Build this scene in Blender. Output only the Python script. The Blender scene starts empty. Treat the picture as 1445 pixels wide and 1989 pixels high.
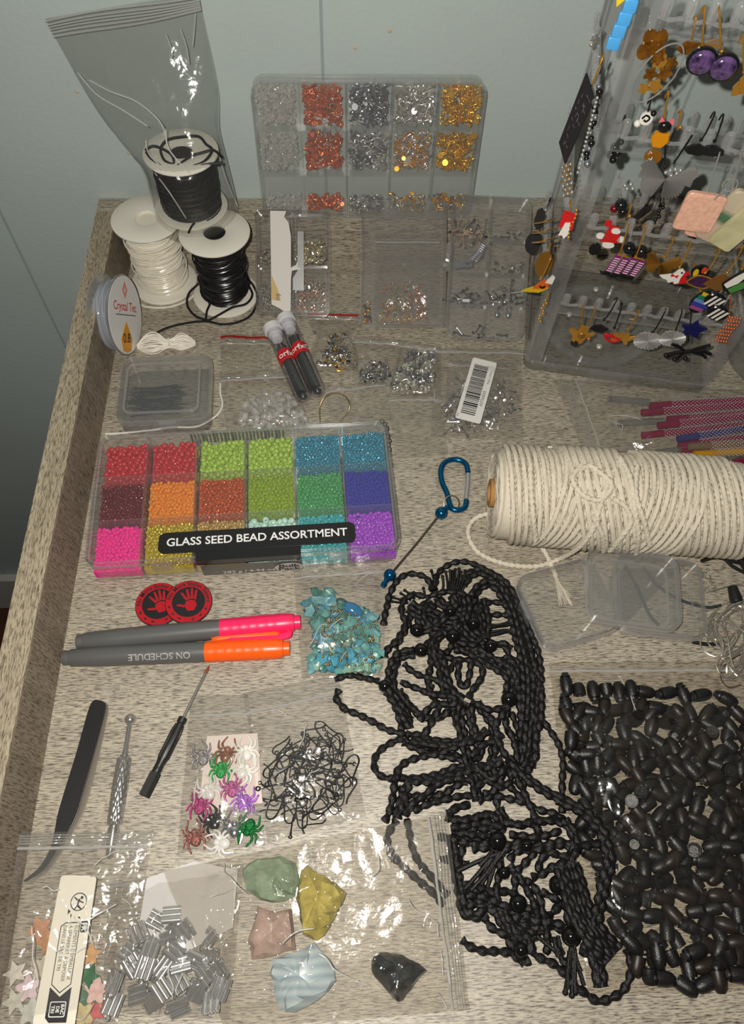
import bpy, math, random
import numpy as np
from mathutils import Matrix, Vector, noise as mnoise, Euler
random.seed(7); RNG = np.random.default_rng(7)
scene = bpy.context.scene
C = scene.collection
# ---------------------------------------------------------------- camera (all lengths below are in centimetres, U turns them into metres)
U = 0.01
FPX, PITCH, YAW, ROLL, CAMH = 1434.74, 1.05236, 0.0868736, -0.0555349, 45.0
CXP, CYP = 722.5, 994.5
_f = np.array([math.sin(YAW)*math.cos(PITCH), math.cos(YAW)*math.cos(PITCH), -math.sin(PITCH)])
_r = np.cross(_f, [0, 0, 1.]); _r /= np.linalg.norm(_r); _d = np.cross(_f, _r)
_c, _s = math.cos(ROLL), math.sin(ROLL)
CAMM = np.array([_c*_r+_s*_d, -_s*_r+_c*_d, _f])
cam_data = bpy.data.cameras.new('camera'); cam = bpy.data.objects.new('camera', cam_data); C.objects.link(cam)
cam_data.sensor_fit = 'VERTICAL'; cam_data.sensor_height = 24.0; cam_data.lens = FPX*24.0/1989.0
cam_data.clip_start = 0.01; cam_data.clip_end = 50
mw = Matrix.Identity(4)
for i in range(3):
    mw[i][0] = CAMM[0][i]; mw[i][1] = -CAMM[1][i]; mw[i][2] = -CAMM[2][i]
mw[2][3] = CAMH*U
cam.matrix_world = mw
scene.camera = cam
# ---------------------------------------------------------------- light: the phone's flash beside its lens, dim room light from the world
world = bpy.data.worlds.new('room'); scene.world = world; world.use_nodes = True
world.node_tree.nodes['Background'].inputs[0].default_value = (0.80, 0.88, 1.0, 1)
world.node_tree.nodes['Background'].inputs[1].default_value = 0.024
fl = bpy.data.lights.new('phone_flash', 'POINT'); fl.energy = 10.4; fl.shadow_soft_size = 0.0032; fl.color = (1.0, 0.95, 0.87)
flo = bpy.data.objects.new('phone_flash', fl); C.objects.link(flo); flo.location = (-0.021, 0.006, 0.462)
scene.view_settings.view_transform = 'Standard'; scene.view_settings.look = 'None'
scene.view_settings.gamma = 1.0; scene.view_settings.exposure = 0.0; scene.view_settings.use_curve_mapping = False
cy = scene.cycles
cy.transparent_max_bounces = 48; cy.max_bounces = 8; cy.caustics_reflective = False; cy.caustics_refractive = False
cy.sample_clamp_indirect = 4.0; cy.use_denoising = True
# ---------------------------------------------------------------- pixel -> world helpers
def at(px, py, z=0.0):
    d = CAMM.T @ np.array([(px-CXP)/FPX, (py-CYP)/FPX, 1.0]); t = (z-CAMH)/d[2]
    return np.array([0, 0, CAMH]) + t*d
def on_plane(px, py, p0, n):
    d = CAMM.T @ np.array([(px-CXP)/FPX, (py-CYP)/FPX, 1.0]); o = np.array([0, 0, CAMH])
    t = np.dot(np.asarray(p0)-o, n)/np.dot(d, n)
    return o + t*d
# ---------------------------------------------------------------- materials
MATS = {}
def _new(name):
    m = bpy.data.materials.new(name); m.use_nodes = True
    nt = m.node_tree
    for n in list(nt.nodes): nt.nodes.remove(n)
    out = nt.nodes.new('ShaderNodeOutputMaterial')
    return m, nt, out
def N(nt, typ, **kw):
    n = nt.nodes.new(typ)
    for k, v in kw.items():
        if k.startswith('_'): setattr(n, k[1:], v)
        else: n.inputs[k.replace('__', ' ')].default_value = v
    return n
def rgba(c): return (c[0], c[1], c[2], 1.0)
def srgb(r, g, b):
    f = lambda v: (v/255/12.92) if v/255 <= .04045 else ((v/255+.055)/1.055)**2.4
    return (f(r), f(g), f(b))
def pmat(name, col, rough=.5, metal=0., spec=.5, bump=0., bscale=300., var=0., vscale=60., coat=0., trans=0., sheen=0.):
    """principled; optional noise bump (bscale per metre) and noise colour variation"""
    if name in MATS: return MATS[name]
    m, nt, out = _new(name); L = nt.links
    p = N(nt, 'ShaderNodeBsdfPrincipled'); L.new(p.outputs[0], out.inputs[0])
    p.inputs['Base Color'].default_value = rgba(col); p.inputs['Roughness'].default_value = rough
    p.inputs['Metallic'].default_value = metal; p.inputs['Specular IOR Level'].default_value = spec
    p.inputs['Coat Weight'].default_value = coat; p.inputs['Transmission Weight'].default_value = trans
    p.inputs['Sheen Weight'].default_value = sheen
    tc = N(nt, 'ShaderNodeTexCoord')
    if bump:
        n = N(nt, 'ShaderNodeTexNoise', Scale=bscale, Detail=3.0); L.new(tc.outputs['Object'], n.inputs['Vector'])
        b = N(nt, 'ShaderNodeBump', Strength=bump, Distance=.001); L.new(n.outputs[0], b.inputs['Height']); L.new(b.outputs[0], p.inputs['Normal'])
    if var:
        n = N(nt, 'ShaderNodeTexNoise', Scale=vscale, Detail=4.0); L.new(tc.outputs['Object'], n.inputs['Vector'])
        r = N(nt, 'ShaderNodeValToRGB'); L.new(n.outputs[0], r.inputs[0])
        r.color_ramp.elements[0].position = .3; r.color_ramp.elements[1].position = .7
        r.color_ramp.elements[0].color = rgba([max(0, c*(1-var)) for c in col]); r.color_ramp.elements[1].color = rgba([min(1, c*(1+var)) for c in col])
        L.new(r.outputs[0], p.inputs['Base Color'])
    MATS[name] = m; return m
def film(name, haze=.06, tint=(.97, .97, .97), rough=.12, hcol=(.75, .75, .73), ior=1.45, bump=0., bscale=90., fine=0., fscale=420.):
    """thin clear plastic: see-through, slightly milky, glossy by Fresnel; a noise bump makes the creases glint"""
    if name in MATS: return MATS[name]
    m, nt, out = _new(name); L = nt.links
    tr = N(nt, 'ShaderNodeBsdfTransparent', Color=rgba(tint)); df = N(nt, 'ShaderNodeBsdfDiffuse', Color=rgba(hcol))
    tl = N(nt, 'ShaderNodeBsdfTranslucent', Color=rgba(hcol)); ms = N(nt, 'ShaderNodeMixShader', Fac=.4); L.new(df.outputs[0], ms.inputs[1]); L.new(tl.outputs[0], ms.inputs[2])
    gl = N(nt, 'ShaderNodeBsdfGlossy', Color=(1, 1, 1, 1), Roughness=rough)
    m1 = N(nt, 'ShaderNodeMixShader', Fac=haze); L.new(tr.outputs[0], m1.inputs[1]); L.new(ms.outputs[0], m1.inputs[2])
    # Schlick reflectance, the same from both sides of the sheet
    f0 = ((ior-1)/(ior+1))**2
    lw = N(nt, 'ShaderNodeLayerWeight', Blend=.5); pw = N(nt, 'ShaderNodeMath', _operation='POWER'); pw.inputs[1].default_value = 5.0
    ma = N(nt, 'ShaderNodeMath', _operation='MULTIPLY_ADD'); ma.inputs[1].default_value = .8*(1-f0); ma.inputs[2].default_value = f0
    L.new(lw.outputs['Facing'], pw.inputs[0]); L.new(pw.outputs[0], ma.inputs[0]); m2 = N(nt, 'ShaderNodeMixShader')
    L.new(ma.outputs[0], m2.inputs[0]); L.new(m1.outputs[0], m2.inputs[1]); L.new(gl.outputs[0], m2.inputs[2]); L.new(m2.outputs[0], out.inputs[0])
    if bump:
        tc = N(nt, 'ShaderNodeTexCoord')
        n = N(nt, 'ShaderNodeTexNoise', Scale=bscale, Detail=2.0, Distortion=.35); L.new(tc.outputs['Object'], n.inputs['Vector'])
        b = N(nt, 'ShaderNodeBump', Strength=bump, Distance=.004); L.new(n.outputs[0], b.inputs['Height']); last = b
        if fine:
            v = N(nt, 'ShaderNodeTexNoise', Scale=fscale, Detail=1.0); L.new(tc.outputs['Object'], v.inputs['Vector'])
            b2 = N(nt, 'ShaderNodeBump', Strength=fine, Distance=.001); L.new(v.outputs[0], b2.inputs['Height']); L.new(b.outputs[0], b2.inputs['Normal']); last = b2
        L.new(last.outputs[0], gl.inputs['Normal'])
    MATS[name] = m; return m
def wood(name, axis, light, dark, contrast=1.0, fine=1.0, rough=.6, spec=.25):
    """white-washed wood grain running along one axis"""
    m, nt, out = _new(name); L = nt.links
    p = N(nt, 'ShaderNodeBsdfPrincipled', Roughness=rough); p.inputs['Specular IOR Level'].default_value = spec; L.new(p.outputs[0], out.inputs[0])
    tc = N(nt, 'ShaderNodeTexCoord')
    def strk(la, ac, det=4., dis=.0):
        mp = N(nt, 'ShaderNodeMapping'); s = [ac]*3; s[axis] = la; mp.inputs['Scale'].default_value = s
        L.new(tc.outputs['Object'], mp.inputs['Vector'])
        n = N(nt, 'ShaderNodeTexNoise', Scale=1.0, Detail=det, Roughness=.6, Distortion=dis); L.new(mp.outputs[0], n.inputs['Vector']); return n
    a = strk(190*fine, 1500*fine); b = strk(9, 80, 3., .6); c = strk(75*fine, 900*fine, 3., .4)
    # dense short dark pores, modulated by broad streaks
    r1 = N(nt, 'ShaderNodeValToRGB'); L.new(a.outputs[0], r1.inputs[0]); e = r1.color_ramp.elements
    e[0].position = .37; e[0].color = rgba(dark); e[1].position = .53; e[1].color = rgba(light)
    r3 = N(nt, 'ShaderNodeValToRGB'); L.new(c.outputs[0], r3.inputs[0]); e = r3.color_ramp.elements
    e[0].position = .34; e[0].color = (.36, .34, .33, 1); e[1].position = .46; e[1].color = (1, 1, 1, 1)
    r2 = N(nt, 'ShaderNodeValToRGB'); L.new(b.outputs[0], r2.inputs[0]); e = r2.color_ramp.elements
    e[0].position = .33; e[0].color = (.74, .73, .73, 1); e[1].position = .62; e[1].color = (1.0, 1.0, 1.0, 1)
    x1 = N(nt, 'ShaderNodeMix', _data_type='RGBA', _blend_type='MULTIPLY'); x1.inputs[0].default_value = .75*contrast
    L.new(r1.outputs[0], x1.inputs[6]); L.new(r3.outputs[0], x1.inputs[7])
    x2 = N(nt, 'ShaderNodeMix', _data_type='RGBA', _blend_type='MULTIPLY'); x2.inputs[0].default_value = .8*contrast
    L.new(x1.outputs[2], x2.inputs[6]); L.new(r2.outputs[0], x2.inputs[7])
    L.new(x2.outputs[2], p.inputs['Base Color'])
    bm = N(nt, 'ShaderNodeBump', Strength=.35, Distance=.0006); L.new(a.outputs[0], bm.inputs['Height']); L.new(bm.outputs[0], p.inputs['Normal'])
    MATS[name] = m; return m
# ---------------------------------------------------------------- mesh building (centimetres)
def catmull(pts, per=6, closed=False):
    P = [np.asarray(p, float) for p in pts]; n = len(P)
    if n < 3 and not closed: return np.array([P[0] + (P[-1]-P[0])*t for t in np.linspace(0, 1, per+1)])
    res = []
    rng = range(n if closed else n-1)
    for i in rng:
        if closed: a, b, c, d = P[(i-1) % n], P[i], P[(i+1) % n], P[(i+2) % n]
        else: a, b, c, d = P[max(i-1, 0)], P[i], P[i+1], P[min(i+2, n-1)]
        for k in range(per):
            t = k/per
            res.append(.5*((2*b)+(-a+c)*t+(2*a-5*b+4*c-d)*t*t+(-a+3*b-3*c+d)*t**3))
    if not closed: res.append(P[-1])
    return np.array(res)
def resample(P, step, closed=False):
    P = np.asarray(P, float)
    if closed: P = np.vstack([P, P[:1]])
    s = np.concatenate([[0], np.cumsum(np.linalg.norm(np.diff(P, axis=0), axis=1))])
    n = max(2, int(round(s[-1]/step)))
    t = np.linspace(0, s[-1], n+1)
    Q = np.stack([np.interp(t, s, P[:, k]) for k in range(3)], 1)
    return Q[:-1] if closed else Q
def rr(w, d, r, n=4, cx=0, cy_=0):
    """rounded rectangle outline, counter-clockwise"""
    pts = []
    r = min(r, w/2-1e-4, d/2-1e-4)
    for (sx, sy, a0) in ((1, 1, 0), (-1, 1, 90), (-1, -1, 180), (1, -1, 270)):
        for k in range(n+1):
            a = math.radians(a0+90*k/n)
            pts.append((cx+sx*(w/2-r)+r*math.cos(a), cy_+sy*(d/2-r)+r*math.sin(a)))
    return pts
class MB:
    def __init__(s): s.v = []; s.f = []; s.m = []; s.n = 0; s.mat = 0; s.uv = None
    def add(s, V, F, mat=None):
        V = np.asarray(V, float).reshape(-1, 3); o = s.n
        s.v.append(V); s.n += len(V)
        k = s.mat if mat is None else mat
        for f in F: s.f.append([i+o for i in f]); s.m.append(k)
        return s
    def box(s, x0, x1, y0, y1, z0, z1, mat=None):
        V = [(x0, y0, z0), (x1, y0, z0), (x1, y1, z0), (x0, y1, z0), (x0, y0, z1), (x1, y0, z1), (x1, y1, z1), (x0, y1, z1)]
        return s.add(V, [(3, 2, 1, 0), (4, 5, 6, 7), (0, 1, 5, 4), (1, 2, 6, 5), (2, 3, 7, 6), (3, 0, 4, 7)], mat)
    def prism(s, pts, z0, z1, mat=None, bev=0.):
        """outline (x,y) extruded in z; bev rounds the top edge"""
        n = len(pts); V = [(x, y, z0) for x, y in pts]; F = [list(range(n))[::-1]]
        rings = [(z0, 0)]
        if bev:
            c = np.mean(pts, 0); P = np.array(pts)
            V += [(x, y, z1-bev) for x, y in pts]
            # inset by pulling towards centre proportionally
            ext = max(np.ptp(P[:, 0]), np.ptp(P[:, 1]))/2
            k = 1-bev/ext
            V += [(c[0]+(x-c[0])*k, c[1]+(y-c[1])*k, z1) for x, y in pts]
            L = 3
        else:
            V += [(x, y, z1) for x, y in pts]; L = 2
        for l in range(L-1):
            for i in range(n):
                j = (i+1) % n; F.append((l*n+i, l*n+j, (l+1)*n+j, (l+1)*n+i))
        F.append([(L-1)*n+i for i in range(n)])
        return s.add(V, F, mat)
    def shell(s, outer, inner, z0, z1, zf=None, mat=None):
        """wall between two outlines with the same number of points, from z0 to z1; zf: floor top (solid floor from z0 to zf)"""
        n = len(outer); V = [(x, y, z0) for x, y in outer]+[(x, y, z1) for x, y in outer]+[(x, y, z1) for x, y in inner]
        zi = z0 if zf is None else zf
        V += [(x, y, zi) for x, y in inner]; F = []
        for i in range(n):
            j = (i+1) % n
            F += [(i, j, n+j, n+i), (n+i, n+j, 2*n+j, 2*n+i), (2*n+i, 2*n+j, 3*n+j, 3*n+i)]
            if zf is None: F.append((3*n+i, 3*n+j, j, i))
        if zf is not None: F += [list(range(n))[::-1], [3*n+i for i in range(n)]]
        return s.add(V, F, mat)
    def lathe(s, prof, seg=24, M=None, mat=None, cap=True):
        """profile [(r,z)...] turned about z; M a 4x4 for placing"""
        V = []; F = []; k = len(prof)
        for i in range(seg):
            a = 2*math.pi*i/seg; c, sn = math.cos(a), math.sin(a)
            V += [(r*c, r*sn, z) for r, z in prof]
        for i in range(seg):
            j = (i+1) % seg
            for q in range(k-1): F.append((i*k+q, j*k+q, j*k+q+1, i*k+q+1))
        if cap:
            if prof[0][0] > 1e-6: F.append([i*k for i in range(seg)][::-1])
            if prof[-1][0] > 1e-6: F.append([i*k+k-1 for i in range(seg)])
        V = np.array(V)
        if M is not None: V = xf(M, V)
        return s.add(V, F, mat)
    def tube(s, P, r, seg=6, closed=False, lobes=0, depth=0., twist=0., cap=True, mat=None, flat=1.0):
        """sweep along P; r a number or list; lobes/twist give a laid rope (twist: radians per cm)"""
        P = np.asarray(P, float); n = len(P)
        R = np.full(n, r, float) if np.isscalar(r) else np.asarray(r, float)
        if closed: T = np.roll(P, -1, 0)-np.roll(P, 1, 0)
        else: T = np.gradient(P, axis=0)
        T /= np.maximum(np.linalg.norm(T, axis=1, keepdims=True), 1e-9)
        u = np.cross(T[0], [0, 0, 1.]); 
        if np.linalg.norm(u) < 1e-3: u = np.cross(T[0], [0, 1., 0])
        u /= np.linalg.norm(u)
        V = np.zeros((n, seg, 3)); L = 0.; ang = np.arange(seg)*2*math.pi/seg
        for i in range(n):
            if i: 
                L += np.linalg.norm(P[i]-P[i-1])
                u = u-T[i]*np.dot(u, T[i]); nu = np.linalg.norm(u); u = u/nu if nu > 1e-6 else u
            w = np.cross(T[i], u)
            if lobes:
                rad = R[i]*(1-depth+depth*np.abs(np.cos(lobes*(ang-twist*L)/2)))
            else: rad = np.full(seg, R[i])
            V[i] = P[i]+(np.cos(ang)*rad)[:, None]*u+(np.sin(ang)*rad*flat)[:, None]*w
        F = []
        for i in range(n if closed else n-1):
            a = i*seg; b = ((i+1) % n)*seg
            for k in range(seg):
                k2 = (k+1) % seg; F.append((a+k, a+k2, b+k2, b+k))
        if cap and not closed: F.append(list(range(seg))[::-1]); F.append([(n-1)*seg+k for k in range(seg)])
        return s.add(V.reshape(-1, 3), F, mat)
    def sphere(s, c, r, seg=12, rings=8, sc=(1, 1, 1), mat=None, M=None):
        prof = [(r*math.sin(math.pi*i/rings), -r*math.cos(math.pi*i/rings)) for i in range(rings+1)]
        prof[0] = (0, -r); prof[-1] = (0, r)
        V = []; F = []
        V.append((0, 0, -r))
        for i in range(1, rings):
            for k in range(seg):
                a = 2*math.pi*k/seg; V.append((prof[i][0]*math.cos(a), prof[i][0]*math.sin(a), prof[i][1]))
        V.append((0, 0, r)); top = len(V)-1
        for k in range(seg):
            k2 = (k+1) % seg
            F.append((0, 1+k2, 1+k)); F.append((top, top-seg+k, top-seg+k2))
            for i in range(rings-2): F.append((1+i*seg+k, 1+i*seg+k2, 1+(i+1)*seg+k2, 1+(i+1)*seg+k))
        V = np.array(V)*np.array(sc)
        if M is not None: V = xf(M, V)
        return s.add(V+np.asarray(c), F, mat)
    def grid(s, fn, nu, nv, mat=None):
        V = [fn(i/nu, j/nv) for j in range(nv+1) for i in range(nu+1)]
        F = [(j*(nu+1)+i, j*(nu+1)+i+1, (j+1)*(nu+1)+i+1, (j+1)*(nu+1)+i) for j in range(nv) for i in range(nu)]
        return s.add(V, F, mat)
    def xform(s, M):
        V = np.vstack(s.v); s.v = [xf(M, V)]; return s
    def mesh(s, name, mats, smooth=True, angle=40):
        me = bpy.data.meshes.new(name)
        V = (np.vstack(s.v)*U) if s.v else np.zeros((0, 3))
        me.from_pydata(V.tolist(), [], s.f)
        if not isinstance(mats, (list, tuple)): mats = [mats]
        for m in mats: me.materials.append(m)
        if len(mats) > 1: me.polygons.foreach_set('material_index', s.m)
        if smooth:
            me.polygons.foreach_set('use_smooth', [True]*len(me.polygons))
            if angle: 
                try: me.set_sharp_from_angle(angle=math.radians(angle))
                except Exception: pass
        me.update(); return me
    def build(s, name, mats, parent=None, loc=None, rot=None, smooth=True, angle=40):
        o = bpy.data.objects.new(name, s.mesh(name, mats, smooth, angle)); C.objects.link(o)
        if parent is not None: o.parent = parent
        if loc is not None: o.location = [c*U for c in loc]
        if rot is not None: o.rotation_euler = rot
        return o
def xf(M, V):
    M = np.array(M); V = np.asarray(V, float).reshape(-1, 3)
    return V @ M[:3, :3].T + M[:3, 3]
def TR(x=0, y=0, z=0, rx=0, ry=0, rz=0, s=1.0):
    M = (Matrix.Translation((x, y, z)) @ Euler((math.radians(rx), math.radians(ry), math.radians(rz))).to_matrix().to_4x4() @ Matrix.Scale(s, 4))
    return np.array(M)
def frame(o, xax, yax, zax=None):
    """4x4 with given origin and axes"""
    x = np.asarray(xax, float); x = x/np.linalg.norm(x); y = np.asarray(yax, float); y = y-x*np.dot(x, y); y = y/np.linalg.norm(y)
    z = np.cross(x, y); M = np.eye(4); M[:3, 0] = x; M[:3, 1] = y; M[:3, 2] = z; M[:3, 3] = o
    return M
def set_m(o, M):
    m = Matrix([[float(M[i][j]) for j in range(4)] for i in range(4)])
    for i in range(3): m[i][3] *= U
    o.matrix_world = m; return o
def tag(o, label, cat, group=None, kind=None):
    o['label'] = label; o['category'] = cat
    if group: o['group'] = group
    if kind: o['kind'] = kind
    return o
def thing(name, label, cat, loc=(0, 0, 0), rotz=0., group=None):
    o = bpy.data.objects.new(name, None); C.objects.link(o); o.empty_display_size = .01
    o.location = [c*U for c in loc]; o.rotation_euler = (0, 0, math.radians(rotz)); return tag(o, label, cat, group)
def struct(o): o['kind'] = 'structure'; return o
KIDS = {}
def copy_tree(o, parent=None):
    c = o.copy(); C.objects.link(c); c.parent = parent
    for ch in KIDS.get(o.name) or [x for x in bpy.data.objects if x.parent == o]:
        copy_tree(ch, c)
    return c
def inst(me, name, parent=None, M=None):
    o = bpy.data.objects.new(name, me); C.objects.link(o)
    if parent is not None: o.parent = parent
    if M is not None:
        m = Matrix([[float(M[i][j]) for j in range(4)] for i in range(4)])
        for i in range(3): m[i][3] *= U
        if parent is not None: o.matrix_local = m
        else: o.matrix_world = m
    return o
def text_geo(body, size, align='CENTER', bold=0., spacing=1.0, sx=1.0):
    """verts (cm, in xy) and faces of flat lettering"""
    cu = bpy.data.curves.new('lettering', 'FONT'); cu.body = body; cu.size = size; cu.align_x = align; cu.align_y = 'CENTER'
    cu.resolution_u = 3; cu.offset = bold; cu.space_character = spacing
    o = bpy.data.objects.new('lettering', cu); C.objects.link(o)
    dg = bpy.context.evaluated_depsgraph_get(); me = bpy.data.meshes.new_from_object(o.evaluated_get(dg))
    V = np.array([v.co[:] for v in me.vertices]).reshape(-1, 3); F = [list(p.vertices) for p in me.polygons]
    bpy.data.objects.remove(o); bpy.data.curves.remove(cu); bpy.data.meshes.remove(me)
    if len(V): V[:, 0] *= sx
    return V, F
def fbm(x, y, z=0., o=3):
    return mnoise.fractal((x, y, z), 1.0, 2.0, o)
# ================================================================ the room: wall, floor, table
WALLY = 52.75; RIMH = 4.8; INX = -17.5; OUTX = -19.1; RAILY = 51.15
m_wall = pmat('wall_paint', srgb(181, 193, 189), .42, bump=.25, bscale=260., var=.03, vscale=8.)
m_base = pmat('baseboard_paint', srgb(205, 203, 196), .5)
m_floor = pmat('floor_boards', srgb(92, 52, 34), .5, var=.3, vscale=14.)
m_groove = pmat('groove_paint', srgb(150, 163, 163), .6)
m_top = wood('whitewashed_top', 0, srgb(188, 178, 158), srgb(88, 81, 72), rough=.46, spec=.95)
m_rimtop = wood('whitewashed_rim', 1, srgb(178, 166, 142), srgb(108, 98, 82))
m_rimin = wood('whitewashed_inner', 2, srgb(164, 150, 132), srgb(100, 90, 80), .9, .8)
wall = struct(MB().box(-150, 150, WALLY+.12, WALLY+4, -77, 130).build('wall_back', m_groove))
gx0, gsp = -27.5, 26.9
for k in range(-4, 6):
    x = gx0+gsp*k
    b = MB().box(x+.11, x+gsp-.11, WALLY, WALLY+.3, -77, 130)
    b.build('panel', m_wall, wall)
for px, py in ((150, 178), (250, 297), (757, 60), (690, 93)):
    p = on_plane(px, py, (0, WALLY, 0), (0, 1, 0))
    MB().sphere(p, .16, 8, 6, (1, .35, .8)).build('paint_speck', pmat('speck', srgb(190, 178, 150), .7), wall)
struct(MB().box(-150, 150, WALLY-1.2, WALLY+.2, -77, -66).build('baseboard_back', m_base))
fl_ = MB()
floor = struct(MB().box(-150, 150, -120, WALLY+4, -80, -77.2).build('floor', m_floor))
for k in range(13):
    y0 = -120+13.3*k
    MB().box(-150, 150, y0+.1, min(y0+13.2, WALLY-.1), -77.2, -77).build('plank', m_floor, floor)
table = thing('table', 'whitewashed wooden table with raised rim, strewn with jewelry supplies', 'table', (20, 18, -77))
off = (-20, -18, 77)
def tpart(mb, name, m): return mb.build(name, m, table, off)
tpart(MB().box(INX, 58, -14, RAILY, -2.2, 0), 'tabletop', m_top)
rim = MB(); rim.box(OUTX, INX, -14, WALLY-.1, -2.2, RIMH, 0)
r_ = tpart(MB().box(OUTX, INX, -14, RAILY-.0, RIMH-.25, RIMH), 'rim_cap', m_rimtop)
tpart(MB().box(OUTX, INX, -14, RAILY, -2.2, RIMH-.26), 'side_board', m_rimin)
tpart(MB().box(OUTX, 58, RAILY+.02, WALLY-.05, -2.2, RIMH), 'back_rail', m_top)
for lx in (-17, 54):
    for ly in (-11, 48):
        tpart(MB().box(lx-2, lx+2, ly-2, ly+2, -77, -2.2), 'leg', m_rimin)
# ================================================================ spools in the back corner
m_flange = pmat('spool_plastic', srgb(226, 222, 208), .38, spec=.4)
m_satin = pmat('white_satin', srgb(228, 222, 204), .25, spec=.7, sheen=.3)
m_black = pmat('black_cord', (.010, .010, .010), .55, spec=.35)
m_blacksat = pmat('black_satin', (.012, .012, .013), .3, spec=.6)
m_elast = pmat('clear_elastic', srgb(238, 232, 220), .2, spec=.6)
def flange(z, t=.2, r=2.7, hole=.85):
    return MB().lathe([(hole, z), (r-.08, z), (r, z+.05), (r, z+t-.05), (r-.08, z+t), (hole+.25, z+t), (hole, z+t-.05), (hole, z)], 48, cap=False)
def winding(r0, z0, z1, rc, layers, seed, seg=5):
    mb = MB(); rnd = random.Random(seed)
    mb.lathe([(r0-.12, z0), (r0-.12, z1)], 24)
    for l in range(layers):
        pts = []; turns = (z1-z0-2*rc)/(rc*(1.9+1.6*l)); n = int(turns*26); d = 1 if l % 2 == 0 else -1
        ph = rnd.random()*6
        for i in range(n+1):
            a = i/26*2*math.pi; t = i/n; zz = (z0+rc)+(z1-z0-2*rc)*(t if d > 0 else 1-t)
            wob = .10*l*math.sin(a*.5+ph)+.06*l*math.sin(a*1.37+ph*2)
            zz = min(max(zz+wob, z0+rc), z1-rc)
            rr_ = r0+.06*l+.05*l*math.sin(a*.23+ph)
            pts.append((rr_*math.cos(a*d), rr_*math.sin(a*d), zz))
        mb.tube(np.array(pts), rc, seg)
    return mb
def spool(label, loc, h, rw, m_cord, seed, rc=.1, rotz=0, core=.85, layers=4, cat='cord spool'):
    t = thing('cord_spool', label, cat, loc, rotz)
    flange(0, hole=core).build('flange', m_flange, t); flange(h-.2, hole=core).build('flange', m_flange, t)
    MB().lathe([(core, .1), (core+.16, .1), (core+.16, h-.1), (core, h-.1), (core, .1)], 28, cap=False).build('core', m_flange, t)
    winding(rw, .22, h-.22, rc, layers, seed).build('wound_cord', m_cord, t)
    return t
W0 = (-14.4, 48.25, 0); B0 = (-9.15, 46.75, 0)
t = spool('white plastic spool wound with shiny white satin cord in the table corner', W0, 6.5, 1.75, m_satin, 1, .06, layers=5)
lo = catmull([(2.9, -.6, .08), (2.3, -2.0, .08), (.6, -2.95, .08), (-1.4, -2.8, .08), (-2.6, -1.7, .09), (-2.95, .2, .08)], 8)
MB().tube(lo, .09, 6).build('loose_cord', m_satin, t)
lo = catmull([(-2.4, -1.4, .3), (-1.4, -2.3, .3), (.3, -2.6, .32), (1.9, -1.9, .3), (2.4, -.7, .3)], 8)
MB().tube(lo, .08, 6).build('loose_cord', m_satin, t)
t = spool('white plastic spool wound with black satin cord beside four-compartment case', B0, 6.4, 1.62, m_blacksat, 2, .07, layers=5)
def pxpath(pts, z=.1, per=8, loc=(0, 0, 0)):
    return catmull([np.append(at(p[0], p[1], p[2] if len(p) > 2 else z)[:2], p[2] if len(p) > 2 else z)-np.array(loc) for p in pts], per)
for path in ([(300, 649), (324, 637), (360, 628), (399, 624), (432, 630), (464, 625), (489, 610), (500, 580, .2), (492, 555, .5), (478, 540, .9), (462, 530, 1.3)],
             [(404, 622), (380, 614), (364, 594), (366, 572, .3), (380, 556, .4), (398, 540, .8), (410, 520, 1.6)],
             [(399, 624), (402, 604, .35), (407, 590, .4), (398, 578, .42), (391, 565, .42), (398, 552, .6), (412, 540, 1.)],
             [(404, 623), (428, 610, .3), (452, 597, .4), (478, 590, .4), (490, 572, .4), (480, 550, .45)]):
    MB().tube(pxpath(path, .11, 8, B0), .095, 7).build('loose_cord', m_black, t)
# the bagged spool standing on the two flanges
S0 = (-10.95, 49.3, 6.56)
t = spool('white spool of black cord inside the upright zip bag', S0, 4.8, 2.15, m_black, 3, .06, layers=2)
for path in ([(282, 292), (300, 284), (330, 298), (338, 318), (320, 312), (312, 290), (325, 272), (352, 266), (385, 265), (400, 280), (412, 292), (395, 315), (360, 326), (325, 328), (296, 310), (284, 296)],
             [(305, 345), (318, 338), (345, 322), (370, 304), (392, 297), (415, 292), (430, 305)], [(432, 316), (400, 320), (370, 328), (340, 330)]):
    P = [on_plane(x, y, (0, 49, 11.6), np.array([0, -.25, 1])) for x, y in path]
    MB().tube(catmull(P, 6)-np.array(S0), .1, 6).build('loose_cord', m_black, t)
MB().tube(pxpath([(366, 452, 6.85), (372, 440, 6.9), (378, 433, 7.0)], 6.85, 5, S0), .09, 6).build('loose_cord', m_black, t)
f_bag = film('zip_bag_film', .045, (.90, .90, .89), .13, (.62, .63, .62), bump=.55, bscale=55., fine=.12)
f_bagthin = film('small_bag_film', .055, (.955, .95, .94), .14, (.72, .71, .68), bump=.5, bscale=80., fine=.1)
f_zip = film('zip_strip_film', .42, (.95, .95, .94), .18, (.80, .80, .78), bump=.2, bscale=60.)
f_lip = film('bag_lip_film', .2, (.95, .95, .94), .15, (.76, .76, .75), bump=.5, bscale=120.)
f_crease_glint = film('bag_crease_glint', .5, (.97, .97, .96), .22, (.97, .97, .96), ior=1.6)  # milky white film; highlight streaks along whitened folds are put into its colour
m_redstrip = pmat('red_zip_strip', srgb(176, 36, 34), .35)
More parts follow.
